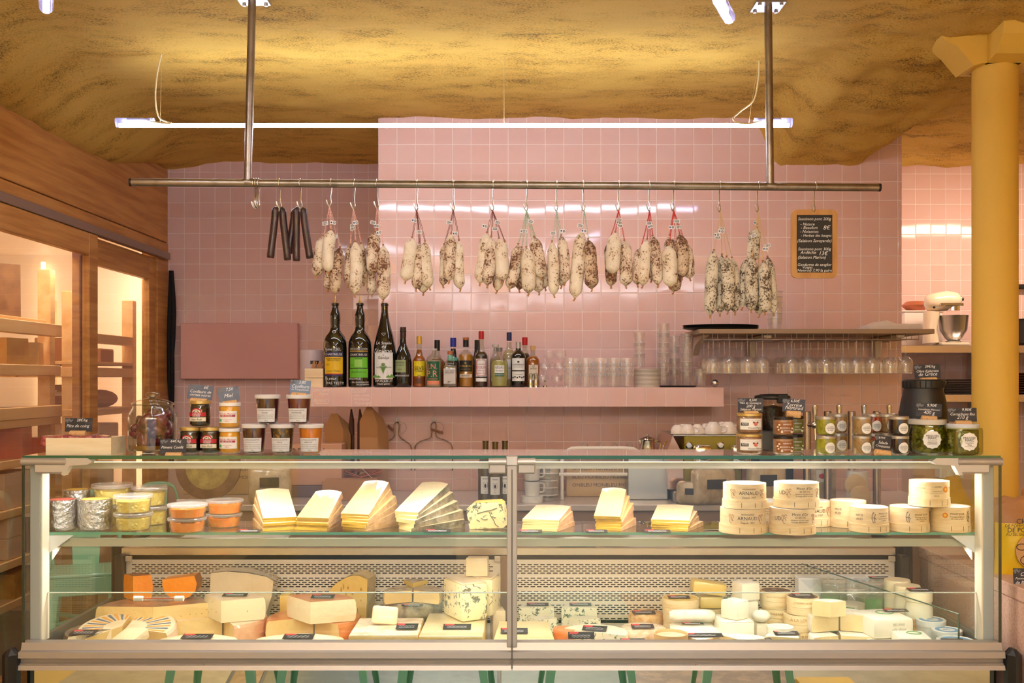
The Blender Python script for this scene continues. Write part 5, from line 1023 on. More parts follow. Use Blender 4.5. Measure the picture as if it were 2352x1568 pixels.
jam('lower left tall jar of red fruit jam', 584, 1041, 974, ZG, J3, 'QUATRE FRUITS ROUGES'); jam('lower middle tall jar of seedy fig jam', 648.5, 1041, 974, ZG, J4, 'FIGUE'); jam('lower right tall jar of orange apricot jam', 714, 1041, 974, ZG, J5, 'ABRICOT')
jam('upper left tall jar of dark berry jam', 615, 974, 907, ZG+67.3*3.47/F, J1, 'FRAISE'); jam('upper right tall jar of raspberry jam', 687, 974, 907, ZG+67.3*3.47/F, J2, 'FRAMBOISE')
price_card('pale grey-blue price card for fruit jam on the upper right tall jam jar', 664, 713, 873, 904, 3.47, ['Confiture', 'La Trinquelinette'], '3,80', M('slate_card_pale', (108, 130, 166), .5), roll=.06, cork_px=34, turn=-.15)
# --- right side: pâté, terrine, tapenades
PATE = M('pate_filling', (168, 124, 96), .3, coat=.6, noise_=(60, (136, 92, 66), .4, .66))
def pate(lb, px, y0, y1, z, d=3.43):
    r = jar('pate_jar', lb, px, d, y0, y1, 29.5, PATE, None, GLID, z, (px-29, px+27, y1+12, y1+37, WHITE_PAPER), [('PATÉ DE CAMPAGNE', px+6, y1+16, 3, M('pale_print', (206, 190, 186), .6), 40), ('PÂTÉ', px-17, y1+24, 7, CHALK, 13, .02), ('Vincent Marion', px+8, y1+33, 6.5, INK, 36, .005)], 'pâté jars', lid_h=7, shoulder=.06, extra_labels=[(px-27, px-8, y1+21, y1+28, M('dark_grey_stamp', (70, 76, 74), .6))])
    s = d/F; q = 29.5*s+.0028; m = MB(); pig = M('pig_print', (206, 110, 96), .6); dk = M('pig_ear_print', (96, 42, 40), .6)
    def pt(x, y): return (q*math.sin(x*s/q), -q*math.cos(x*s/q), (y0-y1-y)*s)
    for x, y, a, b_, mm in ((8, 24, 4.2, 4.4, pig), (3.4, 20.6, 2, 2.2, dk), (12.6, 20.6, 2, 2.2, dk), (8, 26, 2.0, 1.4, dk)): m.ball(pt(x, y), (a*s, .0006, b_*s), 10, 6, mat=mm)
    m.build('pig_print', None, r); return r
pate('lower jar of country pâté with a gold lid', 1721, 1042, 995, ZG); pate('upper jar of country pâté with a gold lid', 1721, 994.5, 948, ZG+47.5*3.43/F)
price_card('black price card for country pâté on the upper pâté jar', 1695, 1753, 914, 946, 3.43, ['Pâté de Campagne', '200 g', 'Salaison Marion'], '8,50€', cork_px=33, text_px=8)
TER = M('terrine_filling', (190, 150, 120), .3, coat=.6, noise_=(50, (160, 112, 84), .4, .66)); BLID = M('dark_lid', (44, 36, 34), .35, .4); OLV = M('olive_label', (112, 108, 40), .5); BRN = M('brown_label', (140, 86, 44), .5)
def terrine(lb, px, y0, y1, z, d, back=False):
    lbm = OLV if back else BRN
    r = jar('terrine_jar', lb, px, d, y0, y1, 23, TER if not back else M('olive_terrine', (140, 120, 66), .3, coat=.6), None, BLID, z, (px-22.5, px+22, y1+12, y1+37, lbm), [('NEMROD', px+4, y1+17, 5, CHALK, 20, .01), ('CHEVREUIL &' if not back else 'PORC', px+2, y1+25, 3.4, CHALK, 30), ('ET SAUVAGE', px+2, y1+31, 3.4, CHALK, 34)], 'game terrine jars', lid_h=7, shoulder=.05)
    s = d/F; q = 23*s+.0026; m = MB()
    for x, y, a in ((-15, 18, 2.6), (-19, 23, 2.4), (-12, 25, 2), (-17, 29, 2.2), (17, 26, 2.0), (15, 34, 2.6), (-9, 34, 3)): m.ball((q*math.sin(x*s/q), -q*math.cos(x*s/q), (y0-y1-y)*s), (a*s, .0006, a*s*.8), 8, 5, mat=CRL)
    m.build('floral_print', None, r); return r
terrine('front lower jar of game terrine with a brown label', 1799, 1042, 999, ZG, 3.41); terrine('front upper jar of game terrine with a brown label', 1799, 998.5, 955.5, ZG+43.5*3.41/F, 3.41)
terrine('rear lower game terrine jar with an olive label', 1823, 1036, 995, ZG, 3.53, True); terrine('rear upper game terrine jar with an olive label', 1823, 994.5, 953.5, ZG+42*3.53/F, 3.53, True)
price_card('black price card for game terrine on the upper terrine jar', 1797, 1848, 916, 946, 3.42, ['Terrine', 'Nemrod'], '6,50€', M('slate_card_mid', (52, 54, 70), .55), roll=.06, cork_px=32, turn=-.1)
def tap(lb, px, y0, y1, z, d, c, hw=22.8):
    return jar('tapenade_jar', lb, px, d, y0, y1, hw, c, None, M('silver_lid', (186, 180, 172), .3, .7), z, None, [('LES PETITS', px+4, y1+24, 2.6, INK, 16), ('TARTINABLES', px+4, y1+27.5, 2.8, INK, 20), ('du verger', px+4, y1+31, 2.6, INK, 14)], 'small spread jars', lid_h=7, shoulder=.05, round_label=(px+4, y1+27, 12.4, WHITE_PAPER, 0), extra_labels=[(px, px+8, y1+17.5, y1+21.5, M('organic_teal', (40, 110, 90), .5))])
PESTO = M('green_pesto', (166, 160, 30), .15, coat=.8, noise_=(70, (132, 128, 28), .4, .66)); HUM = M('beige_spread', (176, 140, 96), .2, coat=.8, noise_=(50, (150, 112, 70), .4, .66)); OLI = M('black_olive_spread', (46, 26, 26), .15, coat=.8); TOM = M('red_tomato_spread', (176, 62, 24), .15, coat=.8)
for px, d, c, nm in ((1897, 3.41, PESTO, 'green pesto jar with a round white label, front of the second stack'), (1924, 3.53, HUM, 'beige spread jar behind the green pesto jars'), (1980, 3.41, HUM, 'beige spread jar with a round white label left of the small fallen card'), (2003, 3.53, TOM, 'red spread jar half hidden behind the beige ones'), (2064, 3.41, OLI, 'black olive spread jar with a round white label'), (2038, 3.53, HUM, 'pale spread jar half hidden behind the black olive jars')):
    y0 = PZ(0, d); s = d/F; base = HY+(EYE-ZG)/s
    tap('lower '+nm, px, base, base-43.5, ZG, d, c); tap('upper '+nm, px, base-44, base-87.5, ZG+44*s, d, c)
price_card('small dark price card leaning between the beige and black spread jars', 2006, 2046, 1000, 1035, 3.375, ['Salade', 'Croquante'], '6,90€', roll=.14, cork_px=36, text_px=8, turn=.1)
# --- pickles
BRINE = glass('pickle_brine', (196, 190, 96), f0=.03); GH = M('gherkin', (112, 112, 32), .25, coat=.7, noise_=(20, (146, 140, 48), .4, .66), bump=(60, .3))
def pickles(lb, px, y0, y1, hw, d, lidm, t3, big, cat='pickle jar'):
    s = d/F; H = (y0-y1)*s; R = hw*s; r = thing('pickle_jar', lb, 'jar', (PX(px, d), d, ZG), 0, 'pickle jars'); hb = H-.012
    pf = ([(R*.82, 0), (R*.95, .005), (R, .02), (R, hb*.62), (R*.90, hb*.86), (R*.88, hb)] if big else [(R*.86, 0), (R*.97, .004), (R, .012), (R, hb*.9), (R*.96, hb)])
    MB().lathe(pf, 34, sq=0 if big else 5).build('jar_glass', glass('pickle_jar_glass', (226, 228, 190), f0=.05), r, smooth=50)
    MB().lathe([(q-.011, z+(.002 if i == 0 else -.004 if i == len(pf)-1 else 0)) for i, (q, z) in enumerate(pf)], 30, sq=0 if big else 5).build('brine', M('olive_brine', (104, 98, 24), .12, coat=.6), r, smooth=50)
    MB().lathe([(R*.94, H-.017), (R*.955, H-.016), (R*.955, H-.002), (R*.92, H), (R*.86, H-.001), (0, H-.001)], 36).build('lid', lidm, r)
    rng = random.Random(px); n = 0
    for i in range(60):
        a = -PI/2+rng.uniform(-1.5, 1.5); z = rng.uniform(.012, hb*.86); rz_ = R*(1 if z < hb*.62 or not big else .92)-.0095; L = rng.uniform(.011, .017)
        m = MB().ball((0, 0, 0), (.0075, .0065, L), 8, 7); o = m.build('gherkin', GH, loc=r.location+Vector((rz_*math.cos(a), rz_*math.sin(a), z)), rot=(rng.uniform(-.4, .4), rng.uniform(.4, 2.4), a+PI/2), smooth=180)
        o.scale = (1, .7, 1); tag(o, 'small green gherkin in the %s' % ('large round pickle jar' if big else 'squarer pickle jar'), 'gherkin', 'gherkins in the %s' % ('round pickle jar' if big else 'square pickle jar'))
    m = MB(); k = 36; cx_, cz, cr = (-(8 if big else 2)*s, H*(.43 if big else .45), (20 if big else 20)*s); q = R+.0058; v = [(q*math.sin(cx_/q), -q*math.cos(cx_/q), cz)]
    for i in range(k): a = 2*PI*i/k; rad = cr*(1+.05*math.cos(a*12)); xa = cx_+rad*math.cos(a); v.append((q*math.sin(xa/q), -q*math.cos(xa/q), cz+rad*math.sin(a)))
    m.add(v, [(0, 1+i, 1+(i+1) % k) for i in range(k)]); m.build('scalloped_label', WHITE_PAPER, r)
    t = MB(); q += .001
    for st, dz, h, b_ in (('MAISON', .40, 5.6, .02), ('MARC', .14, 5.6, .02), ('Cornichons', -.14, 3, 0), (t3, -.36, 4.5, 0), ('élaborés en France', -.54, 2.2, 0), ('• •', -.76, 3, 0)): t.text(st, h*s*1.3, cx_, cz+dz*cr, q, INK, b_, maxw=cr*1.5)
    t.build('lettering', None, r); return r
pickles('large round jar of gherkins with a white scalloped label and grey-white lid', 2131, 1040, 962, 43, 3.47, M('grey_white_lid', (206, 200, 188), .4), 'Malossol', True)
pickles('squarer jar of small gherkins with a white scalloped label, last on the right', 2211, 1045, 974, 37, 3.40, M('cool_white_lid', (206, 212, 222), .35), 'Fins', False)
price_card('black price card for large gherkins on the round pickle jar', 2104, 2162, 926, 957, 3.46, ['Cornichons Malossol', '400 g'], '9,90€', roll=.05, cork_px=34, turn=-.08)
price_card('black price card for fine gherkins on the squarer pickle jar', 2177, 2244, 936, 968, 3.40, ['Cornichons fins', '210 g'], '9,90€', cork_px=36)
d = 3.585; s = d/F; kb = thing('olive_barrel', 'black plastic barrel of olives with a ribbed screw lid behind the pickle jars', 'barrel', (PX(2121, d), d, ZG)); base = HY+(EYE-ZG)/s
q = lambda y: (base-y)*s
MB().lathe([(50*s, 0), (53*s, .004), (54*s, q(946)), (52.5*s, q(943)), (50*s, q(925)), (43*s, q(893)), (42*s, q(889))], 40).build('barrel_body', BLACKP, kb)
kl = MB().lathe([(44.5*s, q(891)), (45.5*s, q(890)), (45.5*s, q(874)), (43*s, q(871)), (0, q(871))], 40).build('screw_lid', BLACKP, kb); m = MB()
for i in range(24): a = 2*PI*i/24; m.tube([(45.6*s*math.cos(a), 45.6*s*math.sin(a), q(890)), (45.6*s*math.cos(a), 45.6*s*math.sin(a), q(875))], .002, 5)
m.build('lid_ribs', BLACKP, kl)
price_card('black price card for olives on the lid of the black barrel', 2101, 2161, 837, 869, 3.585, ['Olive Kalamata', 'de Grèce'], '39€/kg', roll=-.04, cork_px=37)
price_card('black price card for crisps standing on the pink counter', 2328, 2386, 1305, 1345, 3.42, ['Chips', 'Pomme de Terre', 'de Bretagne'], '', cork_px=36)
# ================================================================ MIDDLE GLASS SHELF
ZMS = ZM+.0006
def onm(px, d): return Vector((PX(px, d), d, ZMS))
def msh(px, d, z): return Vector((PX(px, d), d, z))
FOIL = M('crumpled_foil', (206, 206, 208), .22, 1, bump=(75, .9, 6)); YFOIL = M('gold_label_foil', (226, 176, 60), .35, .3)
for px, d, hw, h, top, lb in ((142, 3.52, 34, 69, (188, 84, 74), 'left front foil-wrapped cheese cylinder on the middle shelf'), (219, 3.53, 38, 69, (226, 170, 80), 'right front foil-wrapped cheese cylinder beside the yellow tubs'), (176, 3.645, 30, 80, (230, 180, 50), 'rear foil-wrapped cheese cylinder with a yellow top label')):
    s = d/F; r = thing('foil_cheese', lb, 'cheese', onm(px, d), 0, 'foil-wrapped cheeses on the middle shelf'); m = MB()
    m.lathe([(hw*s*.9, 0), (hw*s, .004)]+[(hw*s*(1+.015*math.sin(i*1.7)), h*s*(i+1)/9) for i in range(8)]+[(hw*s*.99, h*s-.001), (hw*s*.93, h*s), (0, h*s)], 36)
    m.v = [tuple(Vector(v)+Vector((v[0], v[1], 0))*(.05*noise.noise(Vector(v)*38+Vector((px, 0, 0))))) for v in m.v]; m.build('foil', FOIL, r, smooth=60)
    MB().lathe([(hw*s*.8, h*s+.0004), (hw*s*.8, h*s+.001), (0, h*s+.001)], 28).build('top_label', M('top_label_%d' % px, top, .5), r)
TUBP = glass('clear_tub_plastic', (246, 246, 244), .06, .06, body=.03); TUBL = glass('frosty_lid_plastic', (250, 250, 250), .15, .10, body=.12)
CAUL = M('pale_yellow_pickle', (240, 218, 120), .35, coat=.5, noise_=(60, (226, 190, 70), .45, .65)); ORG = M('orange_pickle', (244, 132, 30), .3, coat=.6, noise_=(30, (250, 160, 60), .45, .65))
def tub(lb, px, d, hw, h, z, m, group, nchunk):
    s = d/F; R = hw*s; H = h*s; r = thing('deli_tub', lb, 'tub', msh(px, d, z), 0, group)
    MB().shell([(0, .001), (R*.80, .001), (R*.84, 0), (R*.93, H*.80)], 32).build('tub_wall', TUBP, r, smooth=40)
    MB().lathe([(R*.94, H*.80), (R*.99, H*.82), (R, H*.96), (R*.97, H), (R*.92, H*.99), (R*.88, H*.92), (0, H*.92)], 36).build('tub_lid', TUBL, r, smooth=40)
    f = MB().lathe([(R*.78, .0025), (R*.86, H*.66), (R*.5, H*.72), (0, H*.73)], 24); f.v = [tuple(Vector(v)*(1+.05*noise.noise(Vector(v)*60))) for v in f.v]; f.build('contents', m, r, smooth=60)
    rng = random.Random(px); c = MB()
    for i in range(nchunk):
        a = rng.uniform(0, 2*PI); zz = rng.uniform(.008, H*.66); q = R*(.80+.10*zz/H)-.006
        if m is ORG: c.rbox(-.009, .009, -.004, .004, -.004, .004, .001, mx=T(q*math.cos(a), q*math.sin(a), zz, rng.uniform(-1, 1), rng.uniform(-1, 1), a+PI/2))
        else: c.ball((0, 0, 0), (.011, .006, .008), 8, 6, mx=T(q*math.cos(a), q*math.sin(a), zz, rng.uniform(-1, 1), rng.uniform(-1, 1), a+PI/2))
    c.build('pickle_chunks', m, r, smooth=50, kind='stuff'); return r
g = 'tubs of yellow pickles on the middle shelf'
for px, d, hw, z0, h, lb in ((258, 3.66, 45, 0, 46, 'rear left lower tub of yellow pickles'), (258, 3.66, 46, 46, 46, 'rear left upper tub of yellow pickles'), (347, 3.66, 38, 0, 42, 'rear right lower tub of yellow pickles'), (344, 3.66, 40, 43, 44, 'rear right upper tub of yellow pickles'), (306, 3.525, 44, 0, 39, 'front lower tub of yellow pickles'), (306, 3.525, 44, 40, 40, 'front upper tub of yellow pickles')):
    tub(lb+' on the middle shelf', px, d, hw, h, ZMS+z0*d/F, CAUL, g, 26)
g = 'tubs of orange pickles on the middle shelf'
for px, d, hw, z0, h, lb in ((430, 3.48, 44, 0, 32, 'left lower tub of orange pickles'), (431, 3.48, 45.5, 32.5, 31, 'left upper tub of orange pickles'), (515, 3.60, 41, 0, 30, 'right lower tub of orange pickles'), (516, 3.60, 43, 30.5, 31, 'right upper tub of orange pickles')):
    tub(lb+' on the middle shelf', px, d, hw, h, ZMS+z0*d/F, ORG, g, 40)
# --- stacked cheese slices in film
def paste(name, c, c2, coat=.75): return M(name, c, .3, coat=coat, noise_=(7, c2, .35, .7), bump=(38, .35))
P_YEL = paste('pressed_yellow_paste', (236, 206, 138), (228, 192, 116)); P_IV = paste('ivory_paste', (240, 220, 178), (234, 210, 160)); P_CUT = M('cut_yellow_edge', (214, 174, 62), .4, coat=.4, noise_=(30, (192, 152, 50), .4, .7)); P_CUT2 = M('cut_ivory_edge', (230, 208, 144), .4, coat=.4)
R_TAN = M('tan_rind', (216, 176, 126), .5, coat=.5, noise_=(40, (190, 146, 96), .4, .68), bump=(90, .3)); R_GREY = M('grey_mottled_rind', (142, 130, 104), .5, coat=.5, noise_=(26, (92, 84, 62), .42, .64), bump=(80, .5)); R_PINK = M('pinkish_rind', (236, 190, 146), .5, coat=.5, noise_=(30, (222, 166, 116), .4, .7))
def slices(nm, pf0, pf1, yf, d, L, n, tf, tr, rz, face, edge, rind, wr=1.0, fan=0, group=None, jit=.004, rind_side=0):
    """stack of n film-wrapped slices; front edge of the stack spans pixels pf0..pf1 at depth d"""
    x0, x1 = PX(pf0, d), PX(pf1, d); w = (x1-x0)/math.cos(rz)*.96; rng = random.Random(nm); cx = (x0+x1)/2; z = ZMS; tilt = 0
    names = ['bottom', 'second lowest', 'middle', 'fourth', 'fifth', 'sixth']; 
    for k in range(n):
        nmk = 'top' if k == n-1 else names[k]
        a = rz+fan*(n-1-k)+rng.uniform(-.03, .03)
        o = thing('cheese_slice', nmk+' film-wrapped slice in the '+nm, 'cheese', (cx+rng.uniform(-jit, jit), d+rng.uniform(-jit, jit)+.001*k, z), a, group or 'slices: '+nm); o.rotation_euler = (tilt, 0, a); o.rotation_mode = 'XYZ'
        o.rotation_euler = (Matrix.Rotation(a, 3, 'Z') @ Matrix.Rotation(tilt, 3, 'X')).to_euler()
        h1, h2 = w/2, w/2*wr
        b = .0015
        # outline with slightly curved rear (rind) edge
        rear = [(h2-2*h2*i/6, L+.012*math.sin(PI*i/6)) for i in range(7)]
        poly = [(-h1, 0), (h1, 0)]+rear
        top = MB(); N = len(poly)
        th = lambda y: tf+(tr-tf)*min(1, y/L)
        v = [(x, y, 0) for x, y in poly]+[(x*.985, y*.985+.002, th(y)) for x, y in poly]
        top.add(v, [tuple(range(N, 2*N)), tuple(range(N))[::-1]]); top.build('paste', face, o, smooth=0)
        e = MB(); e.add(v, [(0, 1, N+1, N)]); e.build('cut_edge', edge, o, smooth=0)
        r_ = MB(); r_.add(v, [(i, (i+1) % N, N+(i+1) % N, N+i) for i in range(1, N)]); ro = r_.build('rind', rind, o, smooth=40)
        z += tf*1.02; tilt = min(.62, tilt+math.atan((tr-tf)/L)*1.02)
slices('first slice stack right of the orange tubs', 604, 678, 1220, 3.50, .165, 5, .0082, .0245, .42, P_IV, P_CUT, R_TAN, 1.02)
slices('second slice stack right of the orange tubs', 676, 756, 1218, 3.50, .155, 5, .0082, .0235, -.24, P_YEL, P_CUT, R_TAN, .85)
slices('third slice stack, taller and leaning right', 778, 850, 1220, 3.50, .185, 6, .0088, .0250, -.36, P_YEL, P_CUT, R_TAN, .90, fan=-.05)
slices('grey-rinded slice stack left of the blue-veined block', 902, 962, 1215, 3.50, .20, 5, .0120, .0285, -.50, P_IV, P_CUT2, R_GREY, 1.15, fan=-.13)
slices('wide pale slice stack right of the centre post', 1196, 1284, 1220, 3.49, .165, 4, .0088, .0160, -.30, P_IV, P_CUT2, R_PINK, .98, fan=-.05)
slices('tall glossy slice stack between the two pale ones', 1366, 1428, 1218, 3.50, .165, 5, .0092, .0250, -.28, P_YEL, P_CUT, R_PINK, .95, fan=-.04)
slices('pale slice stack left of the wooden boxes', 1493, 1582, 1218, 3.50, .160, 4, .0082, .0160, -.28, P_IV, P_CUT, R_TAN, .98, fan=-.07)
# blue veined block
BLUEV = M('blue_veined_paste', (248, 234, 178), .4, coat=.5)
def veins(m, scale, dens, vc, base, base2):
    t = m.node_tree; b = t.nodes['Principled BSDF']; tc = t.nodes.new('ShaderNodeTexCoord'); n = nd(t, 'TexNoise', Scale=scale, Detail=5, Roughness=.7, Distortion=.6); n2 = nd(t, 'TexNoise', Scale=scale*.3, Detail=2)
    oi = t.nodes.new('ShaderNodeObjectInfo'); ra = t.nodes.new('ShaderNodeVectorMath'); ra.operation = 'SCALE'; ra.inputs[0].default_value = (3, 5, 7); t.links.new(oi.outputs['Random'], ra.inputs['Scale']); ad = t.nodes.new('ShaderNodeVectorMath'); t.links.new(tc.outputs['Object'], ad.inputs[0]); t.links.new(ra.outputs[0], ad.inputs[1])
    t.links.new(ad.outputs[0], n.inputs['Vector']); t.links.new(ad.outputs[0], n2.inputs['Vector'])
    su = nd(t, 'Math', _operation='MULTIPLY_ADD'); su.inputs[1].default_value = .5; t.links.new(n2.outputs['Fac'], su.inputs[0]); t.links.new(n.outputs['Fac'], su.inputs[2])
    r = t.nodes.new('ShaderNodeValToRGB'); t.links.new(su.outputs[0], r.inputs['Fac']); e = r.color_ramp.elements; e[0].position = dens; e[0].color = (*lin(base), 1); e[1].position = dens+.06; e[1].color = (*lin(vc), 1)
    t.links.new(r.outputs[0], b.inputs['Base Color'])
veins(BLUEV, 42, .80, (86, 92, 78), (240, 222, 164), (240, 220, 150))
d = 3.52; r = thing('blue_cheese_block', 'upright blue-veined cheese block left of the centre post on the middle shelf', 'cheese', onm(1116, d), -.15); s = d/F
pl_ = [(-38*s, 0), (40*s, 4*s), (47*s, 10*s), (37*s, 58*s), (28*s, 64*s), (-30*s, 60*s), (-46*s, 46*s), (-45*s, 38*s)]
MB().prism(pl_, 0, .075, 'y').build('paste', BLUEV, r, smooth=0)
m = MB(); VEIN = M('dark_vein', (84, 84, 70), .6)
for pts in (((-20, 36), (-4, 41), (14, 45), (26, 50)), ((8, 40), (12, 30), (18, 22), (22, 12), (30, 6)), ((-12, 26), (-4, 22), (4, 24)), ((14, 30), (24, 27)), ((-22, 22), (-14, 18))): m.tube([(x*s, -.0004, z*s) for x, z in pts], .0012, 5)
m.build('veins', VEIN, r)
v = [pl_[i] for i in (1, 2, 3, 4, 5, 6, 7, 0)]; m = MB(); m.v = [(a, -.0006, c) for a, c in v]+[(a*1.02, .076, c*1.01) for a, c in v]; m.f = [(i, i+1, 9+i, 8+i) for i in range(2, 7)]; m.mi = [0]*5; m.build('rind', M('yellow_orange_rind', (236, 188, 92), .5, coat=.4, noise_=(30, (214, 160, 70), .4, .7)), r, smooth=40)
# --- round spruce boxes with printed bands
SPR = M('spruce_box_wood', (240, 216, 172), .55, noise_=(16, (226, 196, 146), .4, .68), stretch=(1, 1, 6)); BRI = M('brown_print', (74, 52, 40), .7); TANP = M('tan_print', (176, 118, 78), .7); ORP = M('orange_seal', (226, 130, 30), .6)
def spruce_box(lb, px, d, hw, h, z, kind, rz=0):
    s = d/F; R = hw*s; H = h*s; r = thing('round_spruce_box', lb, 'cheese box', msh(px, d, z), rz, 'round spruce cheese boxes on the middle shelf')
    MB().lathe([(R*.985, 0), (R, .001), (R*.985, H*.34), (R*.95, H*.34), (R*.95, .004), (0, .004)], 44).build('box_base', SPR, r)
    MB().lathe([(R*.955, H*.30), (R*.945, H), (R*.925, H), (R*.92, H-.003), (0, H-.003)], 44).build('box_lid', SPR, r)
    MB().lathe([(R*.915, H-.0028), (R*.905, H-.001), (0, H-.0008)], 36).build('paper_disc', WHITE_PAPER, r)
    t = MB(); q = R*.952; u = lambda f: f*H
    def tx(st, x, z_, hh, m=BRI, mw=None, b=.0): t.text(st, hh*s*1.25, x*s, u(z_), q+.0012, m, b, maxw=mw*s if mw else None)
    def squirrel(x, sgn=1):
        for a, b_, rx, rz_ in ((0, .55, 3.5, 6), (3*sgn, .74, 2.6, 3), (-4*sgn, .66, 2.4, 7)):
            pts = [((x+a+rx*math.cos(i*PI/7))*s, u(b_)+rz_*s*math.sin(i*PI/7)) for i in range(13)]; t.tube([((q+.0012)*math.sin(p/q), -(q+.0012)*math.cos(p/q), zz) for p, zz in pts], .0007, 4, mat=TANP)
    def seal(x, z_, rad=4.6):
        v = [((q+.0014)*math.sin((x*s+rad*s*math.cos(i*PI/8))/q), -(q+.0014)*math.cos((x*s+rad*s*math.cos(i*PI/8))/q), u(z_)+rad*s*math.sin(i*PI/8)) for i in range(16)]; t.add(v, [tuple(range(16))], ORP)
        v = [(a*1.0006, b_*1.0006, u(z_)+(c-u(z_))*.5) for a, b_, c in [((q+.0018)*math.sin((x*s+rad*.5*s*math.cos(i*PI/6))/q), -(q+.0018)*math.cos((x*s+rad*.5*s*math.cos(i*PI/6))/q), u(z_)+rad*s*math.sin(i*PI/6)) for i in range(12)]]; t.add(v, [tuple(range(12))], M('seal_yellow', (244, 200, 70), .6))
    def figure(x):
        for pts in (((0, .46), (-2, .62), (0, .8)), ((0, .46), (3, .42)), ((-2, .62), (3, .62)), ((0, .8), (2, .86), (3, .8), (0, .8)), ((5, .42), (4, .64), (6, .78)), ((4, .64), (8, .56))):
            t.tube([((q+.0012)*math.sin((x+a)*s/q), -(q+.0012)*math.cos((x+a)*s/q), u(b_)) for a, b_ in pts], .0008, 4, mat=BRI)
    if kind == 'A': tx('FROMAGERIES', 0, .80, 5, BRI, 30); tx('ARNAUD', 0, .64, 13, BRI, 46, .015); tx('Depuis 1907', 0, .47, 5, BRI, 36); squirrel(33); squirrel(-38, -1)
    if kind == 'B': tx("Mont d'Or", 6, .80, 10, BRI, 38, .005); tx('au lait cru', 6, .69, 6, BRI, 24); tx("Appellation d'Origine Protégée", 6, .58, 4, BRI, 44); tx('fromage affiné en boîte', 6, .5, 3.5, BRI, 46); squirrel(-30); squirrel(42, -1); tx('UD', -47, .62, 10, BRI)
    if kind == 'C': tx("MONT D'OR", 22, .78, 6, BRI, 28, .005); tx('au lait cru', 22, .68, 4); tx('Appellation Origine Protégée', 22, .58, 3, BRI, 30); tx('à déguster', 22, .5, 3, BRI, 22); figure(-6); tx('ARCIS', -36, .70, 8, BRI, 18); tx('AUD', -36, .55, 8, BRI, 16)
    if kind == 'D': tx("MONT D'OR", 14, .72, 7, BRI, 34, .005); tx('Fromage au lait cru', 14, .62, 3.5, BRI, 32); tx('affiné dans sa boîte', 14, .54, 3, BRI, 34); tx('tradition', 14, .47, 3, BRI, 26); figure(-20)
    if kind == 'E': tx("MONT D'OR", -2, .74, 7, BRI, 32, .005); tx('Fromage au lait cru', -2, .63, 3.5, BRI, 32); tx('affiné dans sa boîte', -2, .55, 3, BRI, 34); figure(24); seal(-28, .68, 6)
    if kind == 'F': tx("MONT D'OR", -36, .74, 6, BRI, 22); tx('⊙ LAITERIE', 0, .80, 5, BRI, 22); tx('à consommer', 0, .62, 3.5, BRI, 24); tx('conserver entre +4° et +8°', 0, .54, 3.2, BRI, 30); tx('25.12', 0, .44, 4, BRI); seal(22, .70, 7); tx('MONT', 40, .74, 5, BRI, 16)
    t.build('box_print', None, r)
    st = MB()
    for a in (-.5, .35, .9): st.wrap(R*1.0025, a*R*.7, a*R*.7+.0016, H*.06, H*.26, 1)
    st.build('staple', M('dark_staple', (96, 86, 76), .4, .6), r, kind='stuff'); return r
s350 = 3.47/F
spruce_box('lower round spruce box at the left front of the boxes', 1706, 3.47, 54, 56, ZMS, 'A')
spruce_box('upper round spruce box at the left front, stacked on another', 1710, 3.47, 51, 56, ZMS+56.5*3.47/F, 'A')
spruce_box('lower round spruce box with a squirrel print, second from left and nearest the shelf edge', 1819, 3.455, 53.5, 58, ZMS, 'B')
spruce_box('upper round spruce box with a squirrel print, second stack from left', 1829, 3.47, 53, 56, ZMS+58.5*3.455/F, 'B')
spruce_box('round spruce box with an orange seal hidden behind the first two stacks', 1766, 3.635, 46, 56, ZMS, 'E')
spruce_box('round spruce box half hidden behind the right of the squirrel-printed stack', 1862, 3.64, 47, 56, ZMS, 'A')
spruce_box('lone rear round spruce box behind the first figure-printed one', 1948, 3.60, 42, 60, ZMS, 'C')
spruce_box('round spruce box with walking figures, leftmost of the front row at the right end', 1996, 3.49, 44.5, 56, ZMS, 'C')
spruce_box('round spruce box with walking figures, middle of the front row at the right end', 2088, 3.50, 45, 56, ZMS, 'D')
spruce_box('round spruce box with an orange seal, rightmost of the front row', 2183, 3.50, 45, 57, ZMS, 'E')
spruce_box('round spruce box standing on top of the two rightmost ones', 2134, 3.505, 46, 57, ZMS+57.5*3.50/F, 'F')
# small price tickets lying on the middle shelf
BTK = M('black_ticket', (40, 36, 38), .5); RTK = M('red_ticket_mark', (214, 62, 62), .5)
rngT = random.Random(4)
def ticket(lb, px0, px1, d, z, dep=.034, tilt=.12, rz=0, group='black price tickets', red=True):
    w = (px1-px0)*d/F; o = MB().rbox(-w/2, w/2, -dep/2, dep/2, 0, .001, .0004).build('price_ticket', BTK, loc=(PX((px0+px1)/2, d), d, z+.5*dep*math.sin(tilt)+.0012), rot=(tilt, 0, rz)); tag(o, lb, 'price ticket', group)
    if red:
        MB().prism([(-w*.46, dep*.2), (-w*.12, dep*.2), (-w*.10, dep*.46), (-w*.44, dep*.46)], .001, .0014).build('red_mark', RTK, o)
    k = MB()
    for j in range(2):
        pts = [(-w*.36+w*.7*i/14, dep*(.02-.24*j)+dep*.06*math.sin(i*2.3+j), .0013) for i in range(15)]; k.tube(pts, .0005, 4)
    k.build('chalk_scribble', CHALK, o); return o
ticket('black price ticket lying before the wide pale slice stack', 1190, 1245, 3.455, ZMS)
ticket('pale price ticket before the grey-rinded slice stack', 975, 1035, 3.46, ZMS, red=True)
ticket('price ticket lying before the tall glossy slice stack', 1345, 1395, 3.455, ZMS)
ticket('price ticket lying before the rightmost slice stack', 1480, 1540, 3.455, ZMS)
ticket('price ticket lying left of the first slice stack', 545, 600, 3.46, ZMS, red=True)
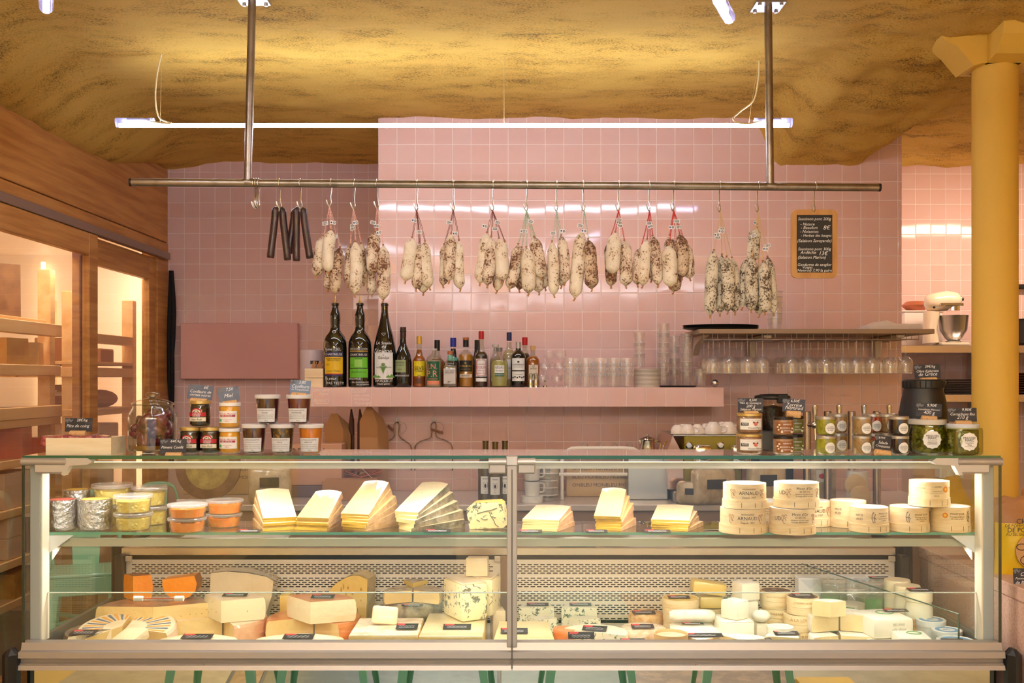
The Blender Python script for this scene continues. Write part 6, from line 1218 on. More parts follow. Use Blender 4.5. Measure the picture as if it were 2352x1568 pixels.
# ================================================================ CHEESES ON THE DECK
Z0 = ZD+.0006
def zz(y, d): return PZ(y, d)
R_BROWN = M('brown_stone_rind', (132, 108, 88), .6, coat=.2, noise_=(30, (96, 78, 62), .4, .66), bump=(60, .4)); R_ORANGE = M('orange_washed_rind', (226, 122, 54), .4, coat=.6, noise_=(12, (240, 160, 96), .42, .68), bump=(30, .15)); R_PALE = M('pale_pink_rind', (240, 212, 184), .5, coat=.4, noise_=(12, (228, 182, 146), .45, .7)); R_BLOOM = M('white_bloom_rind', (244, 238, 224), .8, noise_=(30, (226, 210, 180), .45, .7), bump=(70, .25)); R_TOMME = M('tomme_grey_rind', (186, 168, 136), .6, coat=.5, noise_=(34, (140, 122, 92), .42, .66), bump=(60, .4)); R_CREAMY = M('cream_wheel_top', (238, 222, 188), .6, coat=.3, noise_=(8, (222, 198, 158), .45, .7)); R_PRINT = M('print_brown_top', (176, 122, 96), .5, coat=.5, noise_=(16, (120, 78, 62), .45, .62))
P_SOFT = paste('soft_cream_paste', (244, 224, 186), (238, 214, 168), .4); P_MAIN = paste('wheel_yellow_paste', (236, 204, 142), (228, 190, 120), .5); P_MIM = paste('mimolette_paste', (248, 150, 34), (240, 132, 26), .5); P_EMM = paste('emmental_paste', (244, 214, 124), (236, 198, 104), .4)
def sector(name, lb, px, d, R, h, z, a0, a1, pst, rnd, outer=None, bulge=.04, rot=(0, 0, 0), group=None, cat='cheese', holes=0, top_m=None):
    """piece of a wheel: apex at pixel column px and depth d, spanning angles a0..a1 (degrees, 90 = away from the viewer)"""
    r = thing(name, lb, cat, (PX(px, d), d, z), 0, group); r.rotation_euler = rot; full = a1-a0 >= 359.9
    n = max(6, int((a1-a0)/9)); A = [math.radians(a0+(a1-a0)*i/n) for i in range(n+1)]; lv = [(0, .985), (.12, 1+bulge*.5), (.5, 1+bulge), (.88, 1+bulge*.5), (1, .985)]
    rim = [[(R*k*math.cos(a), R*k*math.sin(a), h*t) for a in A] for t, k in lv]
    m = MB()
    for j in range(4):
        m.add(rim[j]+rim[j+1], [(i, i+1, n+2+i, n+1+i) for i in range(n)])
    if outer: m.build('rind_side', outer, r, smooth=50); m = MB()
    m.add([(0, 0, h)]+rim[4], [(0, i+1, i+2) for i in range(n)]); m.add([(0, 0, 0)]+rim[0], [(0, i+2, i+1) for i in range(n)]); m.build('rind', top_m or rnd, r, smooth=50)
    if outer is None and top_m: 
        m = MB()
        for j in range(4): m.add(rim[j]+rim[j+1], [(i, i+1, n+2+i, n+1+i) for i in range(n)])
        m.build('rind_side', rnd, r, smooth=50)
    if not full:
        c = MB()
        for e, fl_ in ((0, 0), (n, 1)):
            v = [(0, 0, 0)]+[rim[j][e] for j in range(5)]+[(0, 0, h)]; f = tuple(range(7)); c.add(v, [f if not fl_ else f[::-1]])
        c.build('paste', pst, r, smooth=0)
        if holes:
            rng = random.Random(lb); hm = MB()
            for i in range(holes):
                e = rng.choice((A[0], A[n])); q = rng.uniform(.15, .9)*R; zz_ = rng.uniform(.15, .85)*h; nrm = Vector((math.sin(e), -math.cos(e), 0))*(1 if e == A[0] else -1)
                hm.ball((q*math.cos(e)+nrm.x*.0002, q*math.sin(e)+nrm.y*.0002, zz_), (rng.uniform(.0015, .004), .0012, rng.uniform(.001, .0025)), 7, 5)
            hm.build('holes', M('paste_hole', (196, 156, 84), .6), r, kind='stuff')
    return r
def block(name, lb, px0, px1, d0, d1, z, h, pst, top=None, cat='cheese', group=None, rz=0, taper=.0, b=.004, rind_sides=(), rx=0, ry=0):
    """cut block; front face is paste, top is rind"""
    dm = (d0+d1)/2; x0, x1 = PX(px0, d0), PX(px1, d0); cx = (x0+x1)/2; w = x1-x0; L = d1-d0
    r = thing(name, lb, cat, (cx, dm, z), rz, group); r.rotation_euler = (rx, ry, rz); k = 1-taper
    poly = [(-w/2, -L/2), (w/2, -L/2), (w/2*k, L/2), (-w/2*k, L/2)]
    m = MB(); m.rbox(-w/2, w/2, -L/2, L/2, 0, h*.97 if top else h, b, 2)
    if taper: m.v = [(x*(1-taper*(y+L/2)/L), y, q) for x, y, q in m.v]
    m.v = [tuple(Vector(v)+Vector((0, 0, 1))*.0012*noise.noise(Vector(v)*25+Vector((px0, 0, 0)))) for v in m.v]
    m.build('paste', pst, r, smooth=40)
    if top:
        t = MB(); t.rbox(-w/2+b*.4, w/2-b*.4, -L/2+b*.4, L/2-b*.4, h*.95, h, min(b, h*.022), 1)
        if taper: t.v = [(x*(1-taper*(y+L/2)/L), y, q) for x, y, q in t.v]
        t.build('rind', top, r, smooth=40)
    return r
def profile_piece(name, lb, pts, d, depth, pst, rnd, rind_from, rind_to, group=None, z=None, rz=0, holes=0):
    """piece whose front face outline is given in pixels at depth d; rind edges rind_from..rind_to (indices)"""
    cx = sum(p[0] for p in pts)/len(pts); zb = PZ(max(p[1] for p in pts), d); q = [(PX(x, d)-PX(cx, d), PZ(y, d)-zb) for x, y in pts]
    r = thing(name, lb, 'cheese', (PX(cx, d), d, z if z is not None else zb), rz, group)
    MB().prism(q, 0, depth, 'y').build('paste', pst, r, smooth=0); n = len(q); m = MB(); e = .0008
    idx = list(range(rind_from, rind_to+1)); m.v = [(q[i % n][0]*1.004, -.0004, q[i % n][1]*1.004+e) for i in idx]+[(q[i % n][0]*1.004, depth+.001, q[i % n][1]*1.004+e) for i in idx]; k = len(idx)
    m.f = [(i, i+1, k+i+1, k+i) for i in range(k-1)]; m.mi = [0]*len(m.f); m.build('rind', rnd, r, smooth=40)
    if holes:
        rng = random.Random(lb); hm = MB(); xs0, xs1 = min(p[0] for p in q), max(p[0] for p in q)
        for i in range(holes): hm.ball((xs0+(xs1-xs0)*rng.uniform(.3, .85), -.0002, max(p[1] for p in q)*rng.uniform(.15, .8)), (rng.uniform(.002, .005), .0012, rng.uniform(.004, .012)), 8, 6)
        hm.build('holes', M('paste_hole', (196, 156, 84), .6), r, kind='stuff')
    return r
# -- left part
d = 3.80
big = sector('cheese_wheel_half', 'large half wheel with a brown printed top at the back left of the deck', 352, 3.86, .205, .082, .552, 20, 172, P_MAIN, R_PRINT, R_PALE, holes=16)
big.location = (PX(352, 3.72), 3.72, Z0+.055); big.rotation_euler = (0, 0, math.radians(4))
sector('cheese_wheel_half', 'pale half wheel under the brown printed half wheel at the back left', 352, 3.74, .20, .053, Z0, 22, 170, P_MAIN, R_PALE, R_PALE)
sector('mimolette_piece', 'small orange wedge with a brown rind standing on the brown printed half wheel', 306, 3.83, .062, .088, Z0+.139, 20, 140, P_MIM, M('mimolette_rind', (156, 98, 56), .6, noise_=(30, (126, 78, 44), .4, .66)), bulge=.1, group='orange mimolette pieces')
profile_piece('mimolette_piece', 'bright orange quarter cheese standing on the brown printed half wheel', [(373, 1323), (400, 1320), (446, 1314), (452, 1332), (449, 1348), (436, 1362), (421, 1368), (395, 1368), (378, 1352), (373, 1338)], 3.84, .07, P_MIM, M('mimolette_rind', (156, 98, 56), .6), 2, 8, z=Z0+.140, group='orange mimolette pieces')
th = thing('thermometer', 'clear tube thermometer with white end caps clipped to the inner glass', 'thermometer', P(365, 1374, 3.452)); s = 3.452/F; MB().tube([(-42*s, 0, 0), (42*s, 0, 0)], .006, 12).build('tube', CLEAR, th); MB().tube([(-42*s, 0, 0), (40*s, 0, 0)], .0012, 6).build('capillary', RED, th)
for x in (-47, 47): MB().tube([((x-10)*s, 0, 0), ((x+10)*s, 0, 0)], .0085, 14).build('end_cap', WHITEP, th)
# radial-printed wheel in two halves
def radial_print(par, R, h, a0, a1):
    m = MB(); OR2 = M('print_orange', (232, 160, 70), .6); BL2 = M('print_blue_grey', (96, 112, 136), .6)
    k = 0; a = a0+5
    while a < a1-3:
        c, s_ = math.cos(math.radians(a)), math.sin(math.radians(a)); m.add([(R*.42*c-s_*.0025, R*.42*s_+c*.0025, h+.0007), (R*.42*c+s_*.0025, R*.42*s_-c*.0025, h+.0007), (R*.9*c+s_*.006, R*.9*s_-c*.006, h+.0007), (R*.9*c-s_*.006, R*.9*s_+c*.006, h+.0007)], [(0, 1, 2, 3)], (OR2, BL2)[k % 2]); a += 10; k += 1
    m.build('radial_print', None, par)
w1 = sector('cheese_wheel_half', 'left half of the wheel with a radial orange and blue printed top', 283, 3.63, .145, .075, Z0+.002, 95, 235, P_MAIN, R_CREAMY, R_PALE, holes=0); radial_print(w1, .145, .075, 95, 235); w1.rotation_euler = (.14, 0, 0); w1.location.z += .018
w2 = sector('cheese_wheel_half', 'right half of the wheel with a radial orange and blue printed top', 292, 3.64, .165, .075, Z0+.002, -18, 92, P_MAIN, R_CREAMY, R_PALE, holes=6); radial_print(w2, .165, .075, -18, 92); w2.rotation_euler = (.14, 0, 0); w2.location.z += .010
sector('cheese_wedge', 'front left wedge with a dark brown rind top', 256, 3.585, .15, .090, Z0, 150, 226, P_SOFT, R_BROWN, R_BROWN)
ticket('black price ticket on the front left brown-rinded wedge', 163, 222, 3.52, Z0+.092, .045); ticket('black price ticket on the left half of the radial-printed wheel', 208, 270, 3.63, Z0+.080, .04)
block('cheese_piece', 'small pale cheese piece with a brown rind end lying front left', 262, 322, 3.475, 3.56, Z0+.062, .035, P_SOFT, None, rz=-.35, b=.006, rx=.3)
block('cheese_block', 'hidden pale block carrying the small cheese piece at the front left', 268, 318, 3.49, 3.57, Z0, .06, P_MAIN)
# tall wrapped hard-cheese wedge
profile_piece('hard_cheese_wedge', 'tall pale hard-cheese wedge in film at the back of the deck', [(478, 1420), (478, 1398), (484, 1292), (520, 1288), (570, 1292), (612, 1300), (628, 1310), (624, 1345), (606, 1400), (606, 1420)], 3.97, .085, P_SOFT, M('film_dark_rind', (176, 160, 136), .25, coat=1, noise_=(40, (140, 122, 98), .4, .66)), 2, 8, z=Z0)
# stacked quarter wheels
sector('cheese_wheel_quarter', 'lower left quarter wheel with a pale rind, under another quarter', 510, 3.80, .158, .084, Z0, 100, 205, P_MAIN, R_PALE, R_PALE, group='pale quarter wheels'); sector('cheese_wheel_quarter', 'lower right quarter wheel with a pink rind, under another quarter', 514, 3.80, .155, .084, Z0, -62, 70, P_MAIN, R_PALE, M('pink_rind_side', (226, 176, 138), .5, coat=.4, noise_=(12, (210, 150, 110), .45, .7)), group='pale quarter wheels')
sector('cheese_wheel_quarter', 'upper pale quarter wheel resting on two others with its tip forward', 508, 3.70, .150, .078, Z0+.0855, 22, 128, P_SOFT, R_PALE, R_PALE, holes=5, group='pale quarter wheels')
ticket('price ticket on the upper pale quarter wheel', 512, 568, 3.78, Z0+.1655, .035)
# orange rind quarters
OSIDE = R_ORANGE
sector('cheese_wheel_quarter', 'lower left orange-rinded quarter wheel', 719, 3.80, .165, .084, Z0, 98, 205, P_MAIN, R_ORANGE, OSIDE, group='orange-rinded quarter wheels'); sector('cheese_wheel_quarter', 'lower right orange-rinded quarter wheel', 723, 3.80, .165, .084, Z0, -50, 75, P_MAIN, R_ORANGE, OSIDE, group='orange-rinded quarter wheels')
sector('cheese_wheel_quarter', 'upper orange-rinded quarter wheel with its tip forward', 713, 3.68, .158, .078, Z0+.0855, 20, 132, P_SOFT, R_ORANGE, OSIDE, group='orange-rinded quarter wheels')
ticket('price ticket on the upper orange-rinded quarter wheel', 715, 768, 3.75, Z0+.1655, .04)
block('cheese_slab', 'narrow yellow cheese slab standing behind the orange-rinded quarters', 642, 662, 3.93, 4.03, Z0, .135, P_EMM)
# emmental wedge
profile_piece('emmental_wedge', 'tall yellow emmental wedge with holes at the back of the deck', [(752, 1438), (756, 1347), (772, 1332), (792, 1320), (810, 1313), (826, 1313), (846, 1322), (842, 1438)], 3.96, .10, P_EMM, M('emmental_rind', (214, 186, 126), .5, coat=.6, noise_=(30, (190, 158, 96), .4, .66)), 1, 7, z=Z0, rz=-.18, holes=14)
# white domed wheels at the front
for px, hw, lb in ((455, 98, 'left low cream-coloured wheel at the front edge of the deck'), (688, 112, 'right low cream-coloured wheel at the front edge of the deck')):
    d = 3.53; R = .95*hw*d/F; r = thing('domed_cheese', lb, 'cheese', (PX(px, d), d, Z0), 0, 'cream wheels at the front edge'); MB().lathe([(R*.95, 0), (R, .02), (R, .055), (R*.95, .069), (R*.6, .078), (0, .082)], 44).build('rind', R_CREAMY, r, smooth=60); r.scale = (1, .54, 1)
    ticket('price ticket on the '+lb.replace(' at the front edge of the deck', ''), px-37, px+33, 3.51, Z0+.081, .045)
# tomme stack
R = .109; d = 3.90
for k, (z, lb) in enumerate(((Z0, 'lower grey whole tomme in the stack'), (Z0+.066, 'upper grey whole tomme in the stack'))):
    r = thing('tomme', lb, 'cheese', (PX(948, d), d, z), 0, 'grey tommes'); m = MB().lathe([(R*.93, 0), (R, .008), (R*1.02, .032), (R, .056), (R*.95, .064), (0, .065)], 40); m.v = [tuple(Vector(v)*(1+.012*noise.noise(Vector(v)*22+Vector((k*9, 0, 0))))) for v in m.v]; m.build('rind', R_TOMME, r, smooth=60)
sector('tomme_half', 'left cut half tomme on top of the grey tomme stack', 946, 3.83, .102, .042, Z0+.1325, 92, 205, P_MAIN, R_TOMME, M('tomme_pale_side', (236, 206, 140), .5, coat=.4), group='grey tommes'); sector('tomme_half', 'right cut half tomme on top of the grey tomme stack', 950, 3.83, .104, .042, Z0+.1325, -25, 88, P_MAIN, R_TOMME, M('tomme_pale_side'  , (236, 206, 140), .5, coat=.4), group='grey tommes')
sector('tomme_wedge', 'thin wedge lying across the top of the grey tomme stack', 948, 3.88, .085, .016, Z0+.175, 55, 118, P_EMM, R_TOMME, R_TOMME, group='grey tommes')
ticket('price ticket between the tommes of the stack', 922, 972, 3.785, Z0+.128, .02)
# goat slice leaning on big front block
block('cheese_block', 'wide cut block with a mottled top at the front, carrying a rounded white slice', 800, 960, 3.47, 3.72, Z0, .099, P_MAIN, M('mottled_top', (244, 226, 198), .6, coat=.4, noise_=(14, (214, 176, 140), .45, .66)))
block('goat_cheese_slice', 'rounded white slice leaning on the wide mottled block', 851, 911, 3.60, 3.625, Z0+.1005, .064, P_SOFT, None, b=.010, rz=.08, rx=-.35, ry=.1)
ticket('large price ticket on the right of the wide mottled block', 910, 960, 3.56, Z0+.102, .055)
# big yellow blocks at the centre and blue cube on top
block('cheese_block', 'large smooth yellow block left of the centre post', 963, 1112, 3.46, 3.80, Z0, .098, P_YEL, P_IV, rz=-.02); ticket('price ticket on the large smooth yellow block', 1018, 1082, 3.57, Z0+.099, .05)
block('cheese_block', 'large yellow block right of the centre post', 1133, 1275, 3.46, 3.72, Z0, .088, P_YEL, M('pinkish_yellow_top', (240, 214, 158), .4, coat=.5), taper=.15); ticket('price ticket on the large yellow block behind the centre post', 1150, 1212, 3.55, Z0+.090, .05)
BLUEC = M('blue_mould_paste', (250, 236, 190), .4, coat=.4); veins(BLUEC, 50, .81, (110, 112, 92), (250, 236, 190), (0, 0, 0))
block('blue_cheese_block', 'tall cube of lightly veined blue cheese on the yellow block', 1032, 1100, 3.66, 3.82, Z0+.099, .135, BLUEC, R_CREAMY, rz=.5, b=.012)
block('blue_cheese_block', 'second lightly veined blue cheese cube joined behind the first one', 1096, 1142, 3.74, 3.86, Z0+.099, .138, BLUEC, R_CREAMY, rz=-.25, b=.012)
block('cheese_piece', 'small ivory block standing on top of the blue cheese cube', 1071, 1122, 3.765, 3.82, Z0+.2375, .066, P_SOFT, None, rz=-.1, taper=.05)
block('cheese_piece', 'small pale wedge lying right of the blue cheese cube', 1128, 1158, 3.78, 3.86, Z0+.0, .11, P_SOFT, None, rz=.15)
# -- right part: blue cheeses
ROQ = M('roquefort_paste', (248, 242, 214), .4, coat=.5); veins(ROQ, 70, .80, (84, 108, 92), (248, 242, 214), (0, 0, 0)); RW = M('roquefort_skin', (240, 230, 200), .5, coat=.5)
for px, nm in ((1232, 'left'), (1330, 'right')):
    sector('blue_cheese_half', 'rear half drum of blue-green veined cheese, %s of the pair behind the front blue wedge' % nm, px, 3.90, .066, .098, Z0, -8, 188, ROQ, RW, RW, bulge=.01, group='blue cheese drums'); sector('blue_cheese_wedge', 'front wedge of blue-green veined cheese before the %s half drum' % nm, px+8, 3.745, .074, .085, Z0, 25, 128, ROQ, RW, RW, bulge=.01, group='blue cheese drums')
    ticket('price ticket on the %s blue cheese half drum' % nm, px-22, px+28, 3.93, Z0+.0995, .03)
sector('blue_cheese_wedge', 'wide front piece of strongly veined blue cheese', 1365, 3.56, .115, .088, Z0, -28, 150, ROQ, RW, RW, bulge=.01); ticket('price ticket on the wide front blue cheese', 1338, 1394, 3.585, Z0+.090, .05, rz=-.2)
sector('washed_rind_cheese', 'small orange washed-rind cheese in foil at the front edge', 1297, 3.62, .040, .086, Z0, 0, 360, P_MAIN, R_ORANGE, R_ORANGE)
sector('orange_cheese_wedge', 'flat orange-yellow wedge at the front edge beside the standing ticket', 1335, 3.47, .05, .066, Z0, 10, 170, P_YEL, P_YEL, R_ORANGE); t_ = ticket('black ticket standing upright at the front edge beside the small orange cheese', 1305, 1365, 3.46, Z0+.088, .024, tilt=1.2)
d = 3.88; r = thing('brain_rind_cheese', 'drum-shaped orange-white cheese with a wrinkled rind', 'cheese', (PX(1484, d), d, Z0)); R = 40*d/F; m = MB().lathe([(R*.9, 0), (R, .006)]+[(R, .012*i) for i in range(1, 7)]+[(R*.93, .083), (R*.5, .085), (0, .0855)], 40); m.v = [tuple(Vector(v)*(1+.03*noise.noise(Vector(v)*90))) for v in m.v]; m.build('rind', M('wrinkled_orange_rind', (240, 206, 150), .6, noise_=(50, (226, 160, 92), .42, .64), bump=(110, .6)), r, smooth=180); ticket('price ticket on the wrinkled drum-shaped cheese', 1452, 1505, 3.85, Z0+.087, .035)
for k, (z, dd, lb) in enumerate(((Z0, 3.62, 'lower flat mottled wheel at the front'), (Z0+.043, 3.66, 'upper flat mottled wheel at the front'))):
    R = .083; r = thing('flat_round_cheese', lb, 'cheese', (PX(1478, dd), dd, z), 0, 'flat mottled wheels'); MB().lathe([(R*.93, 0), (R, .012), (R*.99, .030), (R*.9, .038), (R*.6, .041), (R*.55, .0405), (R*.3, .042), (0, .042)], 40).build('rind', M('mottled_flat_rind', (240, 220, 190), .6, coat=.3, noise_=(24, (206, 168, 128), .42, .64), bump=(40, .3)), r, smooth=60)
ticket('price ticket on the upper flat mottled wheel', 1450, 1502, 3.63, Z0+.087, .04); ticket('price ticket leaning at the front edge before the flat wheels', 1425, 1482, 3.46, Z0+.072, .03, tilt=.5)
r = thing('wooden_bowl', 'shallow pale wooden hoop holding a soft cheese at the front edge', 'cheese box', (PX(1541, 3.51), 3.51, Z0)); R = .057; MB().lathe([(R, 0), (R, .097), (R*.95, .097), (R*.95, .085), (0, .085)], 40).build('hoop', M('orange_wood_hoop', (238, 196, 140), .5, noise_=(14, (224, 176, 116), .4, .7)), r); MB().lathe([(R*.93, .0852), (R*.9, .088), (0, .089)], 32).build('soft_cheese', R_PALE, r)
def wood_round(lb, px, d, hw, h, z, top=True, printed=None, ring='round wooden cheese boxes on the deck', rot=(0, 0, 0), tick=False):
    s = d/F; R = hw*s; r = thing('round_cheese_box', lb, 'cheese box', (PX(px, d), d, z), 0, ring); r.rotation_euler = rot; W = M('pale_box_wood', (244, 222, 176), .55, noise_=(14, (230, 200, 146), .4, .68), stretch=(1, 1, 5))
    MB().lathe([(R*.97, 0), (R*.98, .001), (R*.97, h*.5), (R*.94, h*.5), (0, h*.5)], 36).build('box_base', W, r); MB().lathe([(R*.99, h*.45), (R, h*.46), (R, h), (R*.94, h), (R*.93, h-.003), (0, h-.003)], 36).build('box_lid', W, r)
    if top: MB().lathe([(R*.92, h-.0028), (R*.9, h-.001), (0, h-.001)], 32).build('top_label', M('dark_box_label' if printed else 'yellow_box_top', (92, 70, 58) if printed else (236, 204, 120), .5, noise_=(30, (150, 120, 96) if printed else (220, 180, 90), .45, .6)), r)
    if printed:
        t = MB(); t.text(printed, h*.30, 0, h*.73, R+.0012, M('gold_brown_print', (176, 132, 70), .6), .005, maxw=R*1.7); t.build('box_print', None, r)
    return r
wood_round('bottom round box of the tall wooden box stack', 1565, 3.80, 42, .052, Z0, False); wood_round('middle round box of the tall wooden box stack', 1565, 3.80, 42, .050, Z0+.0525, False); wood_round('top round box of the tall wooden box stack with a yellow lid', 1563, 3.80, 42, .052, Z0+.103); ticket('price ticket on the top box of the tall wooden box stack', 1534, 1584, 3.79, Z0+.156, .03)
wood_round('round box under the yellow loaf-shaped cheeses', 1632, 3.92, 32, .095, Z0, False)
block('loaf_cheese', 'lower yellow loaf-shaped cheese on a round box', 1608, 1662, 3.88, 3.97, Z0+.0955, .045, P_EMM, None, b=.008); block('loaf_cheese', 'upper yellow loaf-shaped cheese tilted on the lower one', 1590, 1668, 3.86, 3.94, Z0+.152, .044, P_EMM, None, b=.008, ry=.14)
for k, (x0, x1, d, z, lb) in enumerate(((1537, 1641, 3.68, Z0+.093, 'upper white goat log on the pile of logs'), (1546, 1650, 3.62, Z0+.046, 'front white goat log under the upper one'), (1538, 1640, 3.69, Z0+.046, 'rear white goat log under the upper one'), (1550, 1655, 3.64, Z0, 'lowest white goat log'))):
    a, b = PX(x0, d), PX(x1, d); r = MB(); n = 12; r.tube([((b-a)*(i/n-.5), 0, 0) for i in range(n+1)], [.014]+[.021]+[.0225]*9+[.021, .014], 16); tag(r.build('goat_log', M('goat_log_white', (246, 240, 226), .7, noise_=(30, (232, 218, 188), .45, .7), bump=(60, .2)), loc=((a+b)/2, d, z+.0228), smooth=60), lb, 'cheese', 'white goat logs')
ticket('price ticket pinched between the goat logs', 1566, 1616, 3.65, Z0+.0935, .02, tilt=.05)
sector('brie_wedge', 'flat white brie wedge with a large ticket at the front', 1608, 3.47, .16, .080, Z0, 40, 118, P_SOFT, R_BLOOM, R_BLOOM, bulge=.02); ticket('large price ticket on the flat white brie wedge', 1556, 1660, 3.53, Z0+.081, .035)
sector('orange_cheese_wedge', 'pointed orange wedge tip at the front edge before the brie', 1620, 3.465, .06, .075, Z0, 20, 60, P_YEL, R_ORANGE, R_ORANGE)
# white cubes
CUBE = M('fresh_white_paste', (246, 238, 218), .45, coat=.25, noise_=(12, (238, 226, 194), .4, .7))
block('white_cheese_block', 'lower wide white cheese block under the white cubes', 1654, 1732, 3.58, 3.70, Z0, .118, CUBE, R_BLOOM, b=.006, rz=.05); block('white_cheese_cube', 'front white cheese cube standing cornerwise on the wide white block', 1670, 1716, 3.60, 3.67, Z0+.1185, .063, CUBE, R_BLOOM, b=.005, rz=.7); block('white_cheese_block', 'rear white cheese block supporting the rear cube', 1690, 1740, 3.77, 3.86, Z0, .150, CUBE, R_BLOOM, rz=.1); block('white_cheese_cube', 'rear white cheese cube behind the cornerwise one', 1694, 1742, 3.76, 3.83, Z0+.1505, .064, CUBE, R_BLOOM, b=.005, rz=.35)
wood_round('camembert box lettered along its rim, left of the pair on top', 1782, 3.82, 36, .060, Z0+.118, True, 'AU LAIT CRU MOULÉ À LA LOUCHE'); wood_round('camembert box under the left lettered one', 1786, 3.82, 36, .058, Z0+.059, False, 'MOULÉ À LA LOUCHE'); wood_round('lowest camembert box of the left pile', 1790, 3.82, 36, .058, Z0, False)
wood_round('camembert box with a black ticket on its lid, right of the pair', 1844, 3.72, 36.5, .060, Z0+.118, True, 'CAMEMBERT DE NORMANDIE'); wood_round('camembert box under the ticketed one', 1836, 3.72, 36, .058, Z0+.059, False, 'À LA LOUCHE'); wood_round('lowest camembert box of the right pile', 1846, 3.72, 36, .058, Z0, False, 'NORMANDIE')
ticket('price ticket on the lid of the right camembert box', 1820, 1868, 3.71, Z0+.179, .04)
r = MB().ball((0, 0, .021), (.034, .030, .022), 18, 12); tag(r.build('round_goat_cheese', R_BLOOM, loc=(PX(1748, 3.70), 3.70, Z0+.09), smooth=180), 'round white goat cheese between the white block and the camembert boxes', 'cheese'); block('white_cheese_block', 'low white block under the round goat cheese', 1738, 1766, 3.67, 3.73, Z0, .088, CUBE, R_BLOOM)
BRIE = M('ripe_brie_paste', (240, 220, 168), .4, coat=.3, noise_=(14, (228, 200, 138), .4, .7))
for lb, px, d, R, h, z, a0, a1 in (('small soft white wedge on top of the brie pile', 1908, 3.60, .062, .052, Z0+.128, 20, 150), ('upper left brie wedge of the pile', 1926, 3.66, .105, .058, Z0+.069, 105, 198), ('upper right brie wedge of the pile', 1930, 3.66, .108, .058, Z0+.069, -20, 78), ('lower right brie wedge of the pile', 1932, 3.60, .115, .066, Z0, -15, 80), ('lower left brie wedge of the pile', 1926, 3.60, .10, .066, Z0, 105, 200), ('white brie wedge carrying a ticket at the front right', 1835, 3.50, .11, .082, Z0, 78, 168), ('low white brie wedge at the front beside the flat brie', 1706, 3.48, .10, .078, Z0, 20, 125), ('small round-topped white cheese behind the ticketed brie wedge', 1792, 3.60, .045, .098, Z0, 0, 360)):
    sector('brie_wedge', lb, px, d, R, h, z, a0, a1, BRIE, R_BLOOM, R_BLOOM, bulge=.03, group='white brie wedges')
ticket('price ticket on the white brie wedge at the front right', 1778, 1834, 3.55, Z0+.083, .04); ticket('small black and white ticket between the front brie wedges', 1757, 1772, 3.46, Z0+.085, .025, red=False)
# wrapped butters
WRAP = M('white_wrapping', (242, 236, 218), .45, coat=.2, bump=(26, .25))
def butter(lb, px0, px1, d0, d1, z, h, rz=0):
    r = block('wrapped_butter', lb, px0, px1, d0, d1, z, h, WRAP, None, 'butter', 'paper-wrapped butters', rz, b=.010); w = (PX(px1, d0)-PX(px0, d0)); L = d1-d0; t = MB(); g2 = M('green_print', (74, 148, 76), .6); gp = M('pale_grey_print', (150, 150, 140), .6)
    t.text('BEURRE', h*.18, w*.12, h*.70, mat=gp, y=-L/2-.0016, maxw=w*.6); t.text('cru doux', h*.20, w*.12, h*.48, mat=gp, y=-L/2-.0016, shear=.3, maxw=w*.6); t.text('Baratte', h*.14, w*.12, h*.28, mat=gp, y=-L/2-.0016, maxw=w*.5); t.tube([(w*.1+w*.22*math.cos(i*PI/8), L*.1+L*.16*math.sin(i*PI/8), h+.0018) for i in range(17)], .0011, 4, mat=g2); t.build('wrap_print', None, r); return r
butter('upper large paper-wrapped butter with a ticket', 1998, 2096, 3.56, 3.72, Z0+.064, .068, .12); butter('lower large paper-wrapped butter', 2000, 2090, 3.53, 3.69, Z0, .063, .05); butter('small paper-wrapped butter at the front beside the white lids', 2070, 2146, 3.46, 3.57, Z0, .092, -.1); ticket('price ticket on the upper large butter', 2030, 2085, 3.67, Z0+.134, .03)
# milk cartons, glass yoghurt jars, cream pots, white-lidded tubs
for i, (px, d, lb) in enumerate(((1856, 4.03, 'white milk carton with a blue print at the left of the row'), (1908, 4.05, 'white milk carton second from left, behind the green jars'), (1964, 4.05, 'white milk carton third from left, behind the green jars'), (2018, 4.05, 'white milk carton at the right of the row, carrying a ticket'))):
    s = d/F; r = thing('milk_carton', lb, 'carton', (PX(px, d), d, Z0), .05*(i-1), 'white milk cartons'); w = 26*s; h = .187; MB().rbox(-w, w, -.035, .033, 0, h, .002).build('carton_body', M('carton_white', (246, 246, 244), .4), r); m = MB(); m.prism([(-w*.9, h*.98), (w*.9, h*.98), (0, h*.78)], -.0358, -.0354, 'y'); m.build('folded_flap', M('carton_flap', (226, 228, 232), .4), r)
    bp = MB(); BP = M('blue_print', (70, 120, 180), .6); bp.ball((0, -.0355, h*.55), (.012, .0008, .012), 12, 6, mat=BP)
    for k in range(5): a = 2*PI*k/5; bp.ball((.016*math.cos(a), -.0355, h*.44+.012*math.sin(a)), (.007, .0007, .005), 8, 5, mat=BP)
    bp.build('carton_print', None, r)
ticket('price ticket on the tops of the right milk cartons', 1996, 2042, 3.99, Z0+.188, .03)
GRJ = M('green_jar_filling', (70, 168, 84), .3, coat=.6, noise_=(9, (110, 192, 110), .4, .7)); 
